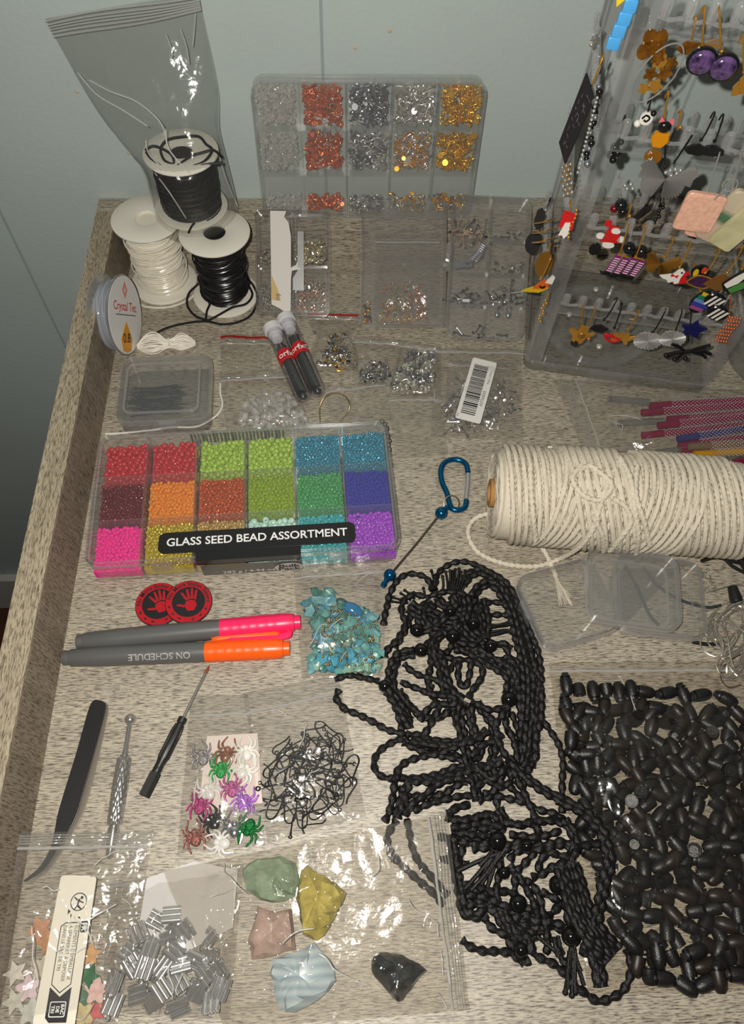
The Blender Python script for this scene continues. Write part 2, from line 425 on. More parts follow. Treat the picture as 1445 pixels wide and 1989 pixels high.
def ring_bag():
    rows = [((88, 36), (386, -14), 51.6, .10), ((99, 58), (389, 2), 51.6, .16), ((108, 76), (392, 20), 51.5, .2), ((130, 115), (400, 60), 51.3, .5), ((160, 168), (413, 120), 50.9, .9), ((196, 222), (424, 185), 50.4, 1.5),
            ((236, 268), (425, 250), 49.9, 2.1), ((272, 310), (437, 305), 49.4, 2.7), ((287, 350), (448, 350), 49.3, 2.92), ((299, 395), (458, 392), 49.3, 2.95), ((306, 425), (462, 418), 49.3, 2.95), ((318, 447), (452, 440), 49.3, 2.75)]
    key = []
    for (l, r, yc, th) in rows:
        L = on_plane(*l, (0, yc, 0), (0, 1, 0)); R = on_plane(*r, (0, yc, 0), (0, 1, 0)); key.append(np.concatenate([L, R, [th]]))
    key = np.array(key); key[-1, 2] = key[-1, 5] = 6.58
    K = catmull(key, 5); nr = len(K); seg = 64; V = []
    for i, k in enumerate(K):
        L, R, th = k[:3], k[3:6], k[6]; c = (L+R)/2; h = (R-L)/2
        for j in range(seg):
            a = 2*math.pi*j/seg; ca, sa = math.cos(a), math.sin(a)
            n = 1.0 if i > nr-24 else .75
            p = c+h*(abs(ca)**n*(1 if ca > 0 else -1))+np.array([0, -1, 0])*th*sa
            w = 0 if i > nr-3 else .28*min(1, th)
            nn = 1-abs(mnoise.noise((p[0]*.45+p[2]*.22, p[1]*.3, p[2]*.30)))*2
            n2 = 1-abs(mnoise.noise((p[0]*.9, 7+p[1]*.3, p[2]*.55-p[0]*.5)))*2
            p = p+np.array([0, -1 if sa > 0 else .3, 0])*w*(nn*.7+n2*.5)*abs(sa)
            p[1] = min(p[1], WALLY-.12); V.append(p)
    F = []
    for i in range(nr-1):
        for j in range(seg):
            j2 = (j+1) % seg; F.append((i*seg+j, i*seg+j2, (i+1)*seg+j2, (i+1)*seg+j))
    F.append([(nr-1)*seg+j for j in range(seg)])
    return np.array(V), F, K
V, F, K = ring_bag()
BG = np.array([-10.95, 49.3, 6.56])
bag = thing('zip_bag', 'tall clear zip bag standing upright against the wall around a spool', 'bag', BG)
MB().add(V-BG, F).build('film', f_bag, bag)
for k, (dz, r) in enumerate(((-.1, .09), (-.55, .07), (-.85, .07), (-1.15, .07), (-1.5, .09), (-1.9, .11))):
    i0 = K[0]; i2 = K[10]; s = -dz/2.2*1.0
    L = i0[:3]*(1-s)+i2[:3]*s; R = i0[3:6]*(1-s)+i2[3:6]*s
    P = np.array([L+(R-L)*q+np.array([0, -.22, .10*math.sin(q*5+k*.3)]) for q in np.linspace(0, 1, 30)])
    MB().tube(P-BG, r, 6, flat=.6).build('zip_rib', f_zip, bag)
def bag_front(px, py, lift=.05):
    """point on the upright bag's front film seen at a pixel"""
    for k in range(0, len(K)):
        L, R, th = K[k][:3], K[k][3:6], K[k][6]; c = (L+R)/2; yc = c[1]
        p = on_plane(px, py, (0, yc-th*.8-lift, 0), (0, 1, 0))
        if p[2] > c[2]: break
    w_ = (R[0]-L[0])/2; u = min(1, abs(p[0]-c[0])/w_); p = on_plane(px, py, (0, yc-th*math.sqrt(max(0, 1-u*u))-lift-.05, 0), (0, 1, 0)); return p
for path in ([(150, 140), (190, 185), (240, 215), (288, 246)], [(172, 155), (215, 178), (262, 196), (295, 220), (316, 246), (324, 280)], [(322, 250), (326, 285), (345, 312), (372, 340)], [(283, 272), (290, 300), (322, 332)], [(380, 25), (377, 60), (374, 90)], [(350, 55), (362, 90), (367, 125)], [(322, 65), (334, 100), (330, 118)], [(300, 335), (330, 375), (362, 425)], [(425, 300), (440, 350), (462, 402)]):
    MB().tube(catmull([bag_front(*q) for q in path], 6)-BG, [.02]+[.05]*(6*(len(path)-1)-1)+[.02], 6).build('crease', f_crease_glint, bag)  # pale tubes along the folds, painted highlights on the upright bag
# ---------------------------------------------------------------- disc spool standing on its edge by the rim
cs = thing('thread_spool', 'flat clear spool of transparent elastic standing on edge by the table rim', 'thread spool')
m_cdisc = pmat('spool_label_face', srgb(225, 225, 222), .35)
f_disc = film('spool_disc_clear', .22, (.93, .93, .94), .1, (.78, .79, .8))
m_line = film('clear_line', .35, (.9, .92, .95), .12, (.80, .82, .86))
ax = np.array([.975, -.185, .04]); up = np.array([.04, .70, .66]); 
cen = at(226, 612, 3.05)
M = frame(cen, np.cross(up, ax), up); set_m(cs, M)      # local z = axis, towards the label
Rd = 3.0
MB().lathe([(.9, .52), (Rd-.1, .52), (Rd, .58), (Rd, .66), (Rd-.1, .72), (.9, .72), (.9, .52)], 56, cap=False).build('disc', f_disc, cs)
MB().lathe([(.9, -.95), (Rd-.1, -.95), (Rd, -.9), (Rd, -.8), (Rd-.1, -.75), (.9, -.75), (.9, -.95)], 56, cap=False).build('disc', f_disc, cs)
MB().lathe([(.9, -.8), (1.1, -.8), (1.1, .6), (.9, .6), (.9, -.8)], 32, cap=False).build('core', f_disc, cs)
winding(2.35, -.75, .52, .07, 3, 5).build('wound_line', m_line, cs)
lab = MB().lathe([(0, .725), (Rd-.12, .725), (Rd-.12, .75), (0, .75)], 56).build('label', m_cdisc, cs)
m_red = pmat('print_red', srgb(200, 40, 36), .5); m_ora = pmat('print_orange', srgb(222, 150, 22), .5); m_ink = pmat('print_black', (.012, .012, .013), .5)
def letters(body, size, M, mat, parent, name='lettering', **kw):
    V, F = text_geo(body, size, **kw); o = MB().add(xf(M, V), F).build(name, mat, parent, smooth=False); return o
letters('Crystal Tec', .92, TR(-.05, .62, .76, rz=-2), m_red, cs, sx=.92, bold=.008)
MB().prism([(-1.7, .03), (1.75, -.03), (1.75, .03), (-1.7, .09)], .755, .765).build('printed_line', m_ink, cs)
dia = MB().prism([(0, -.45), (.98, -1.75), (.72, -2.62), (0, -2.78), (-.72, -2.62), (-.98, -1.75)], .752, .765).build('printed_diamond', m_ora, cs)
letters('0.8', 1.0, TR(0, -1.72, .768), m_ink, dia, sx=1.05, bold=.02)
for s_ in (1, .72, .45):
    q = [(0, .62*s_), (.42*s_, 0), (0, -.62*s_), (-.42*s_, 0)]; qi = [(x*.86, y*.86) for x, y in q]
    MB().shell([(x, y+1.85) for x, y in q], [(x, y+1.85) for x, y in qi], .752, .762).build('printed_emblem', m_red, cs, smooth=False)
# ---------------------------------------------------------------- hank of clear elastic cord
hk = thing('elastic_hank', 'small hank of clear elastic cord tied in the middle', 'cord', at(320, 668, 0))
c0 = at(320, 668, 0); e1 = at(266, 672, .5)-c0; e2 = at(379, 665, .5)-c0
dx = (e2-e1)/np.linalg.norm(e2-e1); dy = np.array([-dx[1], dx[0], 0])
rr2 = random.Random(4)
hm = MB()
for k in range(30):
    o = (k-14.5)/14.5; zz = .25+.5*rr2.random()
    pts = []
    for tt in np.linspace(0, 1, 9):
        x = e1+(e2-e1)*tt+np.array([0, 0, 0]); sp = abs(math.sin(2*math.pi*tt)) if tt not in (0, 1) else .0
        sp = .10+.85*(math.sin(math.pi*min(tt/.55, 1)) if tt < .55 else .75*math.sin(math.pi*(tt-.55)/.45))*1.0
        pts.append(x+dy*o*sp*1.0+np.array([0, 0, zz*(.3+.7*sp)-.35+.12*rr2.random()]))
    hm.tube(catmull(pts, 4), .048, 5)
hm.build('cord_loops', m_elast, hk)
mid = e1+(e2-e1)*.56
MB().tube(np.array([mid+dy*.3*math.cos(a)+np.array([0, 0, .28+.3*math.sin(a)]) for a in np.linspace(0, 6.28, 20)]), .05, 6).build('tie', m_elast, hk)
# ================================================================ clear compartment boxes
f_case = film('case_plastic', .022, (.992, .992, .99), .1, (.75, .75, .75), ior=1.45)
f_edge = film('case_edge', .10, (.965, .965, .965), .12, (.75, .75, .76), ior=1.45)
f_milky = film('milky_plastic', .055, (.985, .985, .98), .2, (.78, .79, .78), ior=1.45)
f_milkyedge = film('milky_edge', .18, (.96, .96, .96), .2, (.78, .79, .79), ior=1.45)
f_div = film('divider_plastic', .05, (.985, .985, .985), .1, (.75, .75, .75), ior=1.45)
def inset(w, d, r, t): return rr(w-2*t, d-2*t, max(r-t, .05))
def case(name, label, cat, M, w, d, h, r, cols=1, rows=1, t=.13, lid=.45, fb=None, fe=None, latch=(), group=None, rowsat=None):
    """clear box in local coordinates: x width, y depth, z up, origin at the centre of its underside"""
    fb = fb or f_case; fe = fe or f_edge; fd = f_div if fb is f_case else fb
    o = thing(name, label, cat, group=group); set_m(o, M)
    MB().shell(rr(w-.1, d-.1, r), inset(w-.1, d-.1, r, t), 0, h-.14, .12).build('body', fb, o)
    for c in range(1, cols):
        x = -w/2+w*c/cols; MB().box(x-.05, x+.05, -d/2+t+.06, d/2-t-.06, .12, h-.16).build('divider', fd, o)
    for c in range(1, rows):
        y = -d/2+d*(c/rows if rowsat is None else rowsat[c-1]); MB().box(-w/2+t+.06, w/2-t-.06, y-.05, y+.05, .12, h-.16).build('divider', fd, o)
    ld = MB(); n_out = rr(w, d, r)
    ld.prism(n_out, h-.13, h)
    ld = ld.build('lid', fb, o)
    MB().shell(rr(w+.06, d+.06, r+.03), rr(w-.02, d-.02, r-.01), h-lid, h+.02).build('lid_rim', fe, o)
    for side, pos in latch:
        if side in 'FB':
            s_ = -1 if side == 'F' else 1
            MB().prism([(pos-.7, s_*(d/2)), (pos+.7, s_*(d/2)), (pos+.55, s_*(d/2+.28)), (pos-.55, s_*(d/2+.28))], h-.6, h-.05).build('latch', fe, o)
        else:
            s_ = -1 if side == 'L' else 1
            MB().prism([(s_*(w/2), pos-.75), (s_*(w/2), pos+.75), (s_*(w/2+.3), pos+.6), (s_*(w/2+.3), pos-.6)], h-.7, h-.05).build('latch', fe, o)
    return o
def tmpl(mb):
    return np.vstack(mb.v), mb.f
def put(mb, T, M, mat=0):
    mb.add(xf(M, T[0]), T[1], mat)
def rndM(rnd, p, s=1.0):
    return TR(p[0], p[1], p[2], rnd.uniform(0, 360), rnd.uniform(0, 360), rnd.uniform(0, 360), s)
def bead_mb(r, hole=.38, h=1.35, seg=8, k=5):
    """round bead with a hole along z"""
    prof = []
    for i in range(k+1):
        a = -math.pi/2+math.pi*i/k; prof.append((r*(.62+.38*math.cos(a)), r*h*.5*math.sin(a)*1.0))
    prof += [(r*hole, r*h*.42), (r*hole, -r*h*.42), prof[0]]
    return MB().lathe(prof, seg, cap=False)
# ---------------------------------------------------------------- seed bead box
SBM = TR(-6.42, 26.25, 0, rz=2.6); SBW, SBD, SBH = 20.2, 10.2, 2.2
sb = case('bead_box', 'long clear box of rainbow seed beads with black GLASS SEED BEAD ASSORTMENT label', 'bead box', SBM, SBW, SBD, SBH, .8, 6, 3, lid=.3,
          latch=(('F', -5.3), ('F', 6.1), ('B', 5.2), ('B', -6.3)))
MB().shell(rr(SBW-.35, SBD-.35, .7), rr(SBW-.6, SBD-.6, .6), SBH-.02, SBH+.05).build('lid_rim', f_edge, sb)
# label: rounded black band over the lid, folded down the front
m_lab = pmat('label_black', (.010, .010, .011), .28, spec=.55); m_wht = pmat('print_white', (.80, .80, .78), .5); m_labg = pmat('label_grey', srgb(92, 90, 86), .35)
lb = MB().prism(rr(12.7, 1.5, .4, 4, .85, -3.75), SBH+.06, SBH+.085).build('label_band', m_lab, sb)
letters('GLASS SEED BEAD ASSORTMENT', .80, TR(.85, -3.75, SBH+.092), m_wht, lb, bold=.012, sx=1.0)
fr = MB(); y0 = -SBD/2-.02
fr.grid(lambda u, v: (-3.1+6.7*u, -4.45+(y0-.06+4.45)*min(1, v*2) , (SBH+.07 if v < .5 else SBH+.07-(v-.5)*2*.62)), 2, 4)
fr.build('label_fold', m_lab, sb)
gp = MB(); gp.grid(lambda u, v: (-2.9+6.5*u, y0-.1, .15+1.45*v), 1, 1); gp.build('label_front', m_labg, sb)
ov = MB().lathe([(0, 0), (1, 0), (1, .02), (0, .02)], 28); ov.xform(np.diag([.95, .58, 1, 1])).xform(TR(2.75, y0-.16, .78, rx=90)); ovo = ov.build('label_oval', pmat('label_oval_white', srgb(190, 182, 178), .5), sb)
letters('Bulk', .62, TR(2.75, y0-.185, 1.0, rx=90), m_ink, ovo, bold=.02, sx=1.25); letters('Pack', .62, TR(2.75, y0-.185, .56, rx=90), m_ink, ovo, bold=.02, sx=1.25)
letters('282 g / 9.94 oz', .5, TR(.1, y0-.11, .45, rx=90), m_wht, sb, sx=1.15)
bcm = MB()
for k in range(26):
    x = -3.9+k*.26; bcm.box(x, x+random.choice((.07, .1, .15)), SBD/2-.05, SBD/2-.03, .8, 2.0)
bcm.build('printed_barcode', pmat('barcode_olive', srgb(70, 84, 40), .5), sb)
def gmat(n, c, r=.25, metal=0., spec=.5): return pmat(n, srgb(*c), r, metal, spec, var=.12, vscale=500.)
cellw, celld = SBW/6, SBD/3
colr = {  # (col,row from back): name, colour, radius, kind
 (0, 0): ('red', (196, 32, 46), .215), (1, 0): ('red', (196, 32, 46), .215), (2, 0): ('lime green', (164, 196, 66), .215), (3, 0): ('lime green', (164, 196, 66), .215),
 (4, 0): ('sparkling aqua', (50, 150, 180), .135), (5, 0): ('sparkling aqua', (50, 150, 180), .135),
 (0, 1): ('dark garnet', (118, 12, 36), .135), (1, 1): ('matte orange', (232, 136, 16), .148), (2, 1): ('silver-lined copper orange', (206, 84, 16), .148), (3, 1): ('matte olive lime', (138, 166, 16), .148), (4, 1): ('leaf green', (66, 156, 88), .148), (5, 1): ('royal blue', (40, 40, 160), .135),
 (0, 2): ('hot pink', (242, 34, 150), .148), (1, 2): ('clear yellow', (208, 184, 30), .135), (2, 2): ('pale gold', (206, 168, 92), .125), (3, 2): ('mint white', (190, 228, 214), .23), (4, 2): ('turquoise', (52, 172, 176), .158), (5, 2): ('bright purple', (164, 62, 204), .158)}
where = {0: 'back', 1: 'middle', 2: 'front'}
used_lab = {}
big_groups = {'red': 'large red seed beads', 'lime green': 'large lime green seed beads', 'mint white': 'large mint seed beads'}
for (c, rw), (nm, col, rad) in colr.items():
    rnd = random.Random(c*10+rw)
    xc = -SBW/2+cellw*(c+.5); yc = SBD/2-celld*(rw+.5); hw, hd = cellw/2-.10, celld/2-.10
    if c == 0: xc += .06; hw -= .06
    if c == 5: xc -= .06; hw -= .06
    if rw == 0: yc -= .06; hd -= .06
    if rw == 2: yc += .06; hd -= .06
    silver = any(w in nm for w in ('sparkling', 'garnet', 'silver', 'clear', 'pale'))
    matte = 'matte' in nm or nm in ('royal blue', 'hot pink')
    mt = gmat('bead_'+nm.replace(' ', '_'), col, .18 if silver else (.6 if matte else .22), .35 if silver else 0., .3 if matte else .6)
    big = nm in big_groups
    fill = 1.15 if rw < 2 else 1.25
    bm = bead_mb(rad, .36, 1.35, 7 if not big else 10, 4 if not big else 5)
    T = tmpl(bm)
    mb = MB(); 
    base = fill-rad*2.2
    mb.box(xc-hw, xc+hw, yc-hd, yc+hd, .13, base)
    stp = rad*1.85; nx = int(2*hw/stp); ny = int(2*hd/stp); singles = []
    for layer in range(2):
        for i in range(nx):
            for j in range(ny):
                x = xc-hw+rad+(2*hw-2*rad)*(i+.5*((j+layer) % 2)*.9+rnd.uniform(-.18, .18))/max(1, nx-.55); y = yc-hd+rad+(2*hd-2*rad)*(j+rnd.uniform(-.2, .2))/max(1, ny-1)
                x = min(max(x, xc-hw+rad), xc+hw-rad); y = min(max(y, yc-hd+rad), yc+hd-rad)
                z = base+rad*.7+layer*rad*1.5+rnd.uniform(-.45, .5)*rad+.10*mnoise.noise((x*.8, y*.8, c))+ (.12 if y > yc+hd*.45 and rnd.random() < .4 else 0)
                if layer == 1 and rnd.random() < (.12 if big else .15): continue
                Mx = rndM(rnd, (x, y, z))
                if layer == 1 and big: singles.append(Mx)
                else: put(mb, T, Mx)
    pos = ' '.join((where[rw], ('leftmost', 'second', 'third', 'fourth', 'fifth', 'rightmost')[c]))
    if c in (0, 5): place = 'in the %s %s corner cell of the bead box' % (where[rw], 'rim-side' if c == 0 else 'carabiner-side') if rw != 1 else 'in the middle row of the bead box'
    else: place = 'in the %s row of the bead box' % where[rw]
    if nm in ('red', 'lime green', 'sparkling aqua'):
        place = {0: 'in the back corner cell of the bead box', 1: 'in the back cell beside lime green beads', 2: 'in the back cell beside red beads', 3: 'in the back cell beside aqua beads', 4: 'in the back cell beside lime green beads', 5: 'in the back corner cell of the bead box'}[c]
    o = mb.build('seed_beads', mt); set_m(o, SBM)
    tag(o, ('lower layer of %s seed beads %s' if big else '%s seed beads heaped %s') % (nm, place), 'beads', kind='stuff')
    if big:
        me = bm.mesh('seed_bead', mt); W = np.array(SBM)
        for Mx in singles:
            b = inst(me, 'seed_bead', None, W @ Mx); tag(b, 'large glossy %s seed bead %s' % (nm, place), 'bead', '%s, %s cell %s' % (big_groups[nm], where[rw], ('one', 'two', 'three', 'four', 'five', 'six')[c]))
b = inst(bead_mb(.115, .36, 1.35, 7, 4).mesh('stray_bead', MATS['bead_royal_blue']), 'seed_bead', None, np.array(SBM) @ TR(7.55, -2.2, 1.42, rx=40)); tag(b, 'single stray blue seed bead among the bright purple ones', 'bead')
# ---------------------------------------------------------------- findings box leaning on the wall
p0 = on_plane(515, 398, (0, 51.9, 0), (0, 1, 0)); p1 = on_plane(908, 380, (0, 51.9, 0), (0, 1, 0)); 
FBW, FBH, FBT = 16.6, 10.3, 1.45
fbc = np.array([(p0[0]+p1[0])/2, 52.62, RIMH+.03])
FBM = frame(fbc+np.array([0, -.08, FBH/2]), (1, 0, 0), (0, .10, .995)) ; FBM[:3, 3] += np.array([0, -.5, 0])
# local: x width, y up, z towards the room
m_cop = pmat('copper_metal', srgb(226, 124, 84), .32, .7); m_gun = pmat('gunmetal', srgb(150, 152, 158), .3, .75); m_sil = pmat('silver_metal', srgb(232, 230, 224), .25, .8)
m_gold = pmat('gold_metal', srgb(236, 180, 50), .3, .7); m_clr = film('clear_rubber', .34, (.97, .97, .96), .1, (.88, .88, .86)); m_ros = pmat('rose_gold', srgb(238, 196, 172), .3, .75)
fb = case('findings_box', 'milky fifteen-compartment box of earring findings standing against the wall', 'organizer box', FBM, FBW, FBH, FBT, .9, 5, 3, fb=f_milky, fe=f_milkyedge, lid=.35)
T_disc = tmpl(MB().lathe([(.0, 0), (.26, 0), (.26, .03), (0, .03)], 10)); T_post = tmpl(MB().lathe([(0, 0), (.2, 0), (.2, .03), (.035, .04), (.035, .95), (0, 1.0)], 8))
T_back = tmpl(MB().lathe([(.05, 0), (.2, 0), (.2, .04), (.12, .08), (.14, .25), (.05, .27), (.05, 0)], 9, cap=False)); T_ball = tmpl(MB().sphere((0, 0, 0), .13, 8, 6)); T_pin = tmpl(MB().tube([(0, 0, 0), (0, 0, .55), (0, 0, 1.1)], .035, 5))
T_cup = tmpl(MB().lathe([(0, 0), (.14, .02), (.2, .12), (.22, .14), (.14, .06), (0, .05)], 9))
def tm(T, name, m): 
    mb = MB(); mb.add(T[0], T[1]); return mb.mesh(name, m)
kinds5 = [('clear rubber', [m_clr], [T_back, T_back, T_cup]), ('copper', [m_cop], [T_disc, T_post, T_back, T_pin]), ('gunmetal', [m_gun], [T_disc, T_post, T_back, T_post]), ('silver', [m_sil], [T_disc, T_back, T_post, T_pin]), ('gold', [m_gold], [T_disc, T_back, T_post, T_ball])]
rown = ['top', 'middle', 'bottom']; cw, ch = FBW/5, FBH/3
mixm = {(2, 1): [m_gun, m_sil], (3, 1): [m_sil, m_gold, m_ros], (2, 2): [m_gun, m_sil], (3, 2): [m_gold, m_sil, m_gun], (4, 2): [m_gun, m_gold]}
findm = {}
for rw in range(3):
    for c in range(5):
        nm, ms, Ts = kinds5[c]; ms = mixm.get((c, rw), ms); rnd = random.Random(100+rw*5+c)
        if rw == 2: Ts = [T_back, T_ball, T_back] if c else [T_back, T_cup]
        x0 = -FBW/2+cw*c+.2; x1 = x0+cw-.4; y1 = FBH/2-ch*rw-.2; y0 = y1-ch+.4; top = y1-(.18 if rw < 2 else ch*.5)
        mb = MB(); n = 300 if rw < 2 else 130; single = 13 if rw < 2 else 8; W = np.array(FBM)
        lab = {0: 'in the top row', 1: 'in the middle row', 2: 'in the bottom row'}[rw]
        for k in range(n+single):
            i = rnd.randrange(len(Ts)); T = Ts[i]; mi = rnd.randrange(len(ms)); s_ = rnd.uniform(.55, 1.0)
            frt = k >= n
            hi = top-.25*rnd.random()
            p = (rnd.uniform(x0+.12, x1-.12), rnd.uniform(y0+.12, hi), rnd.uniform(.35, FBT-.42) if not frt else FBT-.36)
            if T is T_post or T is T_pin:
                Mx = TR(p[0], p[1], p[2], 90+rnd.uniform(-20, 20), rnd.uniform(-14, 14), 0, s_*.85) @ TR(0, 0, -.4); Mx = TR(p[0], p[1], min(p[2], FBT-.4), rz=rnd.uniform(0, 360)) @ TR(rx=90+rnd.uniform(-15, 15), s=.8*s_) @ TR(0, 0, -.5)
                q = Mx[:3, 3]; q2 = Mx @ np.array([0, 0, 1, 1.])
                for ax_, lo_, hi_ in ((0, x0+.1, x1-.1), (1, y0+.1, y1-.12)):
                    sh = max(0, lo_-min(q[ax_], q2[ax_]))-max(0, max(q[ax_], q2[ax_])-hi_); Mx[ax_, 3] += sh
            else: Mx = rndM(rnd, p, s_) if not frt else TR(p[0], p[1], p[2], rnd.uniform(-40, 40), rnd.uniform(-40, 40), rnd.uniform(0, 360), s_)
            if not frt: put(mb, T, Mx, mi)
            else:
                pn = {id(T_disc): 'metal_disc', id(T_post): 'earring_post', id(T_back): 'earring_nut', id(T_ball): 'metal_ball', id(T_pin): 'metal_pin', id(T_cup): 'rubber_cup'}[id(T)]
                key = (pn, ms[mi].name)
                if key not in findm: findm[key] = tm(T, pn, ms[mi])
                mn = ms[mi].name.split('_')[0]
                o = inst(findm[key], pn, None, W @ Mx); tag(o, 'tiny %s %s %s of findings box, %s' % (mn if mn != 'clear' else 'clear rubber', pn.replace('_', ' '), lab, ('bag-side end', 'second cell', 'centre cell', 'fourth cell', 'earring-stand end')[c]), 'finding', 'findings at the front of cell %s %d' % (rown[rw], c+1))
        o = mb.build('findings', ms); set_m(o, FBM)
        tag(o, 'heap of mixed %s earring findings %s of the wall box, %s column' % (nm, lab, ('first', 'second', 'third', 'fourth', 'last')[c]), 'findings', kind='stuff')
# ================================================================ leaning cases at the back rail
def lean(pxb, pyb, pxt, pyt, zt):
    """frame of a case leaning on the rail: local x to the side, y up the slope, z out of its face; origin at the lower edge's middle"""
    b = at(pxb, pyb, 0); tp = at(pxt, pyt, zt); y = tp-b
    return b, y
def lean_case(bl, br_, tl, tr, zt, T, z0=0.):
    B = (at(*bl, z0)+at(*br_, z0))/2; Tt = (at(*tl, zt)+at(*tr, zt))/2
    w = (np.linalg.norm(at(*bl, z0)-at(*br_, z0))+np.linalg.norm(at(*tl, zt)-at(*tr, zt)))/2
    y = Tt-B; L = np.linalg.norm(y); M = frame((B+Tt)/2, (1, (at(*br_)-at(*bl))[1]/w, 0), y)
    M[:3, 3] -= M[:3, 2]*T      # given corners are on the lid face
    return M, w, L
# four-compartment blister case with paper tape
T4 = 1.1
M, w, L = lean_case((496, 612), (640, 614), (496, 408), (640, 408), 5.9, T4, .6)
c4 = case('findings_case', 'small clear four-compartment case with torn white paper tape across it', 'small case', M, w, L, T4, .45, 2, 2, lid=.3, rowsat=[.48])
for sx in (-1, 1):
    for sy in (-1, 1):
        MB().shell(rr(w/2-.45, L/2-.5, .45, 4, sx*w/4, sy*L/4), rr(w/2-.65, L/2-.7, .35, 4, sx*w/4, sy*L/4), T4-.5, T4-.15).build('cell_rim', f_edge, c4)
m_tape = pmat('paper_tape', srgb(216, 212, 204), .8, bump=.3, bscale=400.)
tp = [(-1.72, 4.2), (-.45, 4.2), (-.62, 3.75), (-.28, 3.3), (-.1, 2.2), (-.12, -.35), (.3, -.1), (.42, .25), (.42, -.5), (-.05, -.6), (-.12, -1.2), (-.18, -3.9), (-.5, -4.1), (-1.1, -3.7), (-1.7, -3.4)]
sc_ = L/8.6
MB().prism([(x*w/5.9, y*sc_) for x, y in tp][::-1], T4+.03, T4+.06).build('paper_tape', m_tape, c4)
MB().prism([(.42*w/5.9, 2.6*sc_), (.9*w/5.9, 2.6*sc_), (.9*w/5.9, -2.2*sc_), (.02, -2.2*sc_), (.02, -1.2*sc_), (.4*w/5.9, -.6*sc_)][::-1], T4+.02, T4+.035).build('clear_tape', film('frosted_tape', .35, (.95, .95, .95), .3, (.8, .8, .82)), c4)
kr = MB().prism([(-1.68, -.9), (-1.2, -2.0), (-.95, -2.9), (-1.68, -2.85)], T4+.062, T4+.075).build('kraft_tag', pmat('kraft_paper', srgb(200, 170, 110), .7), c4)
letters('6u', .55, TR(-1.15, -2.6, T4+.08, rz=-90), m_ink, kr)
T_bit = tmpl(MB().sphere((0, 0, 0), .11, 6, 4)); T_tube = tmpl(MB().lathe([(.05, -.1), (.1, -.1), (.1, .1), (.05, .1), (.05, -.1)], 7, cap=False)); T_ring = tmpl(MB().tube([(0.16*math.cos(a), .16*math.sin(a), 0) for a in np.linspace(0, 5.9, 12)], .03, 5))
T_rice = tmpl(MB().sphere((0, 0, 0), .1, 6, 4, (1, 1, 1.7))); T_hook = tmpl(MB().lathe([(0, 0), (.05, 0), (.05, .7), (.12, .72), (.12, .85), (0, .86)], 6))
def pile(label, M, x0, x1, y0, y1, z0, z1, Ts, ms, n, seed, name='findings', slope=True, cat='findings', s=(.8, 1.15)):
    """settled heap of countless tiny pieces, higher towards y0"""
    rnd = random.Random(seed); mb = MB()
    for k in range(n):
        x = rnd.uniform(x0, x1); y = y0+(y1-y0)*(rnd.random()**(1.5 if slope else 1)); z = rnd.uniform(z0, z1)
        put(mb, rnd.choice(Ts), rndM(rnd, (x, y, z), rnd.uniform(*s)), rnd.randrange(len(ms)))
    o = mb.build(name, ms)
    if M is not None: set_m(o, M)
    tag(o, label, cat, kind='stuff'); return o
m_sil2 = pmat('bright_silver', srgb(240, 238, 228), .16, .85); m_pgold = pmat('pale_gold_metal', srgb(238, 222, 176), .2, .8); m_dk = pmat('dark_metal', srgb(96, 94, 92), .3, .8)
h2, w2 = L/2, w/2
pile('pale gold crimp beads in upper cell of the taped four-compartment case', M, .15, w2-.4, .1, 1.75, .25, T4-.25, [T_tube, T_bit], [m_pgold, m_pgold, m_sil2], 260, 41, slope=False)
pile('rose and silver crimp beads in lower cell of the taped case', M, .1, w2-.35, -h2+.35, -1.3, .25, T4-.25, [T_tube, T_ring, T_bit], [m_ros, m_sil2, m_sil2], 230, 42)
pile('bright silver crimp tubes in lower cell beside the kraft tag', M, -w2+.35, -.15, -h2+.35, -1.7, .25, T4-.25, [T_tube, T_rice], [m_sil2], 170, 43)
pile('few pale crimps in upper cell left of the paper tape', M, -w2+.35, -1.5, .05, 1.0, .25, T4-.25, [T_tube, T_bit], [m_pgold, m_sil2], 40, 44)
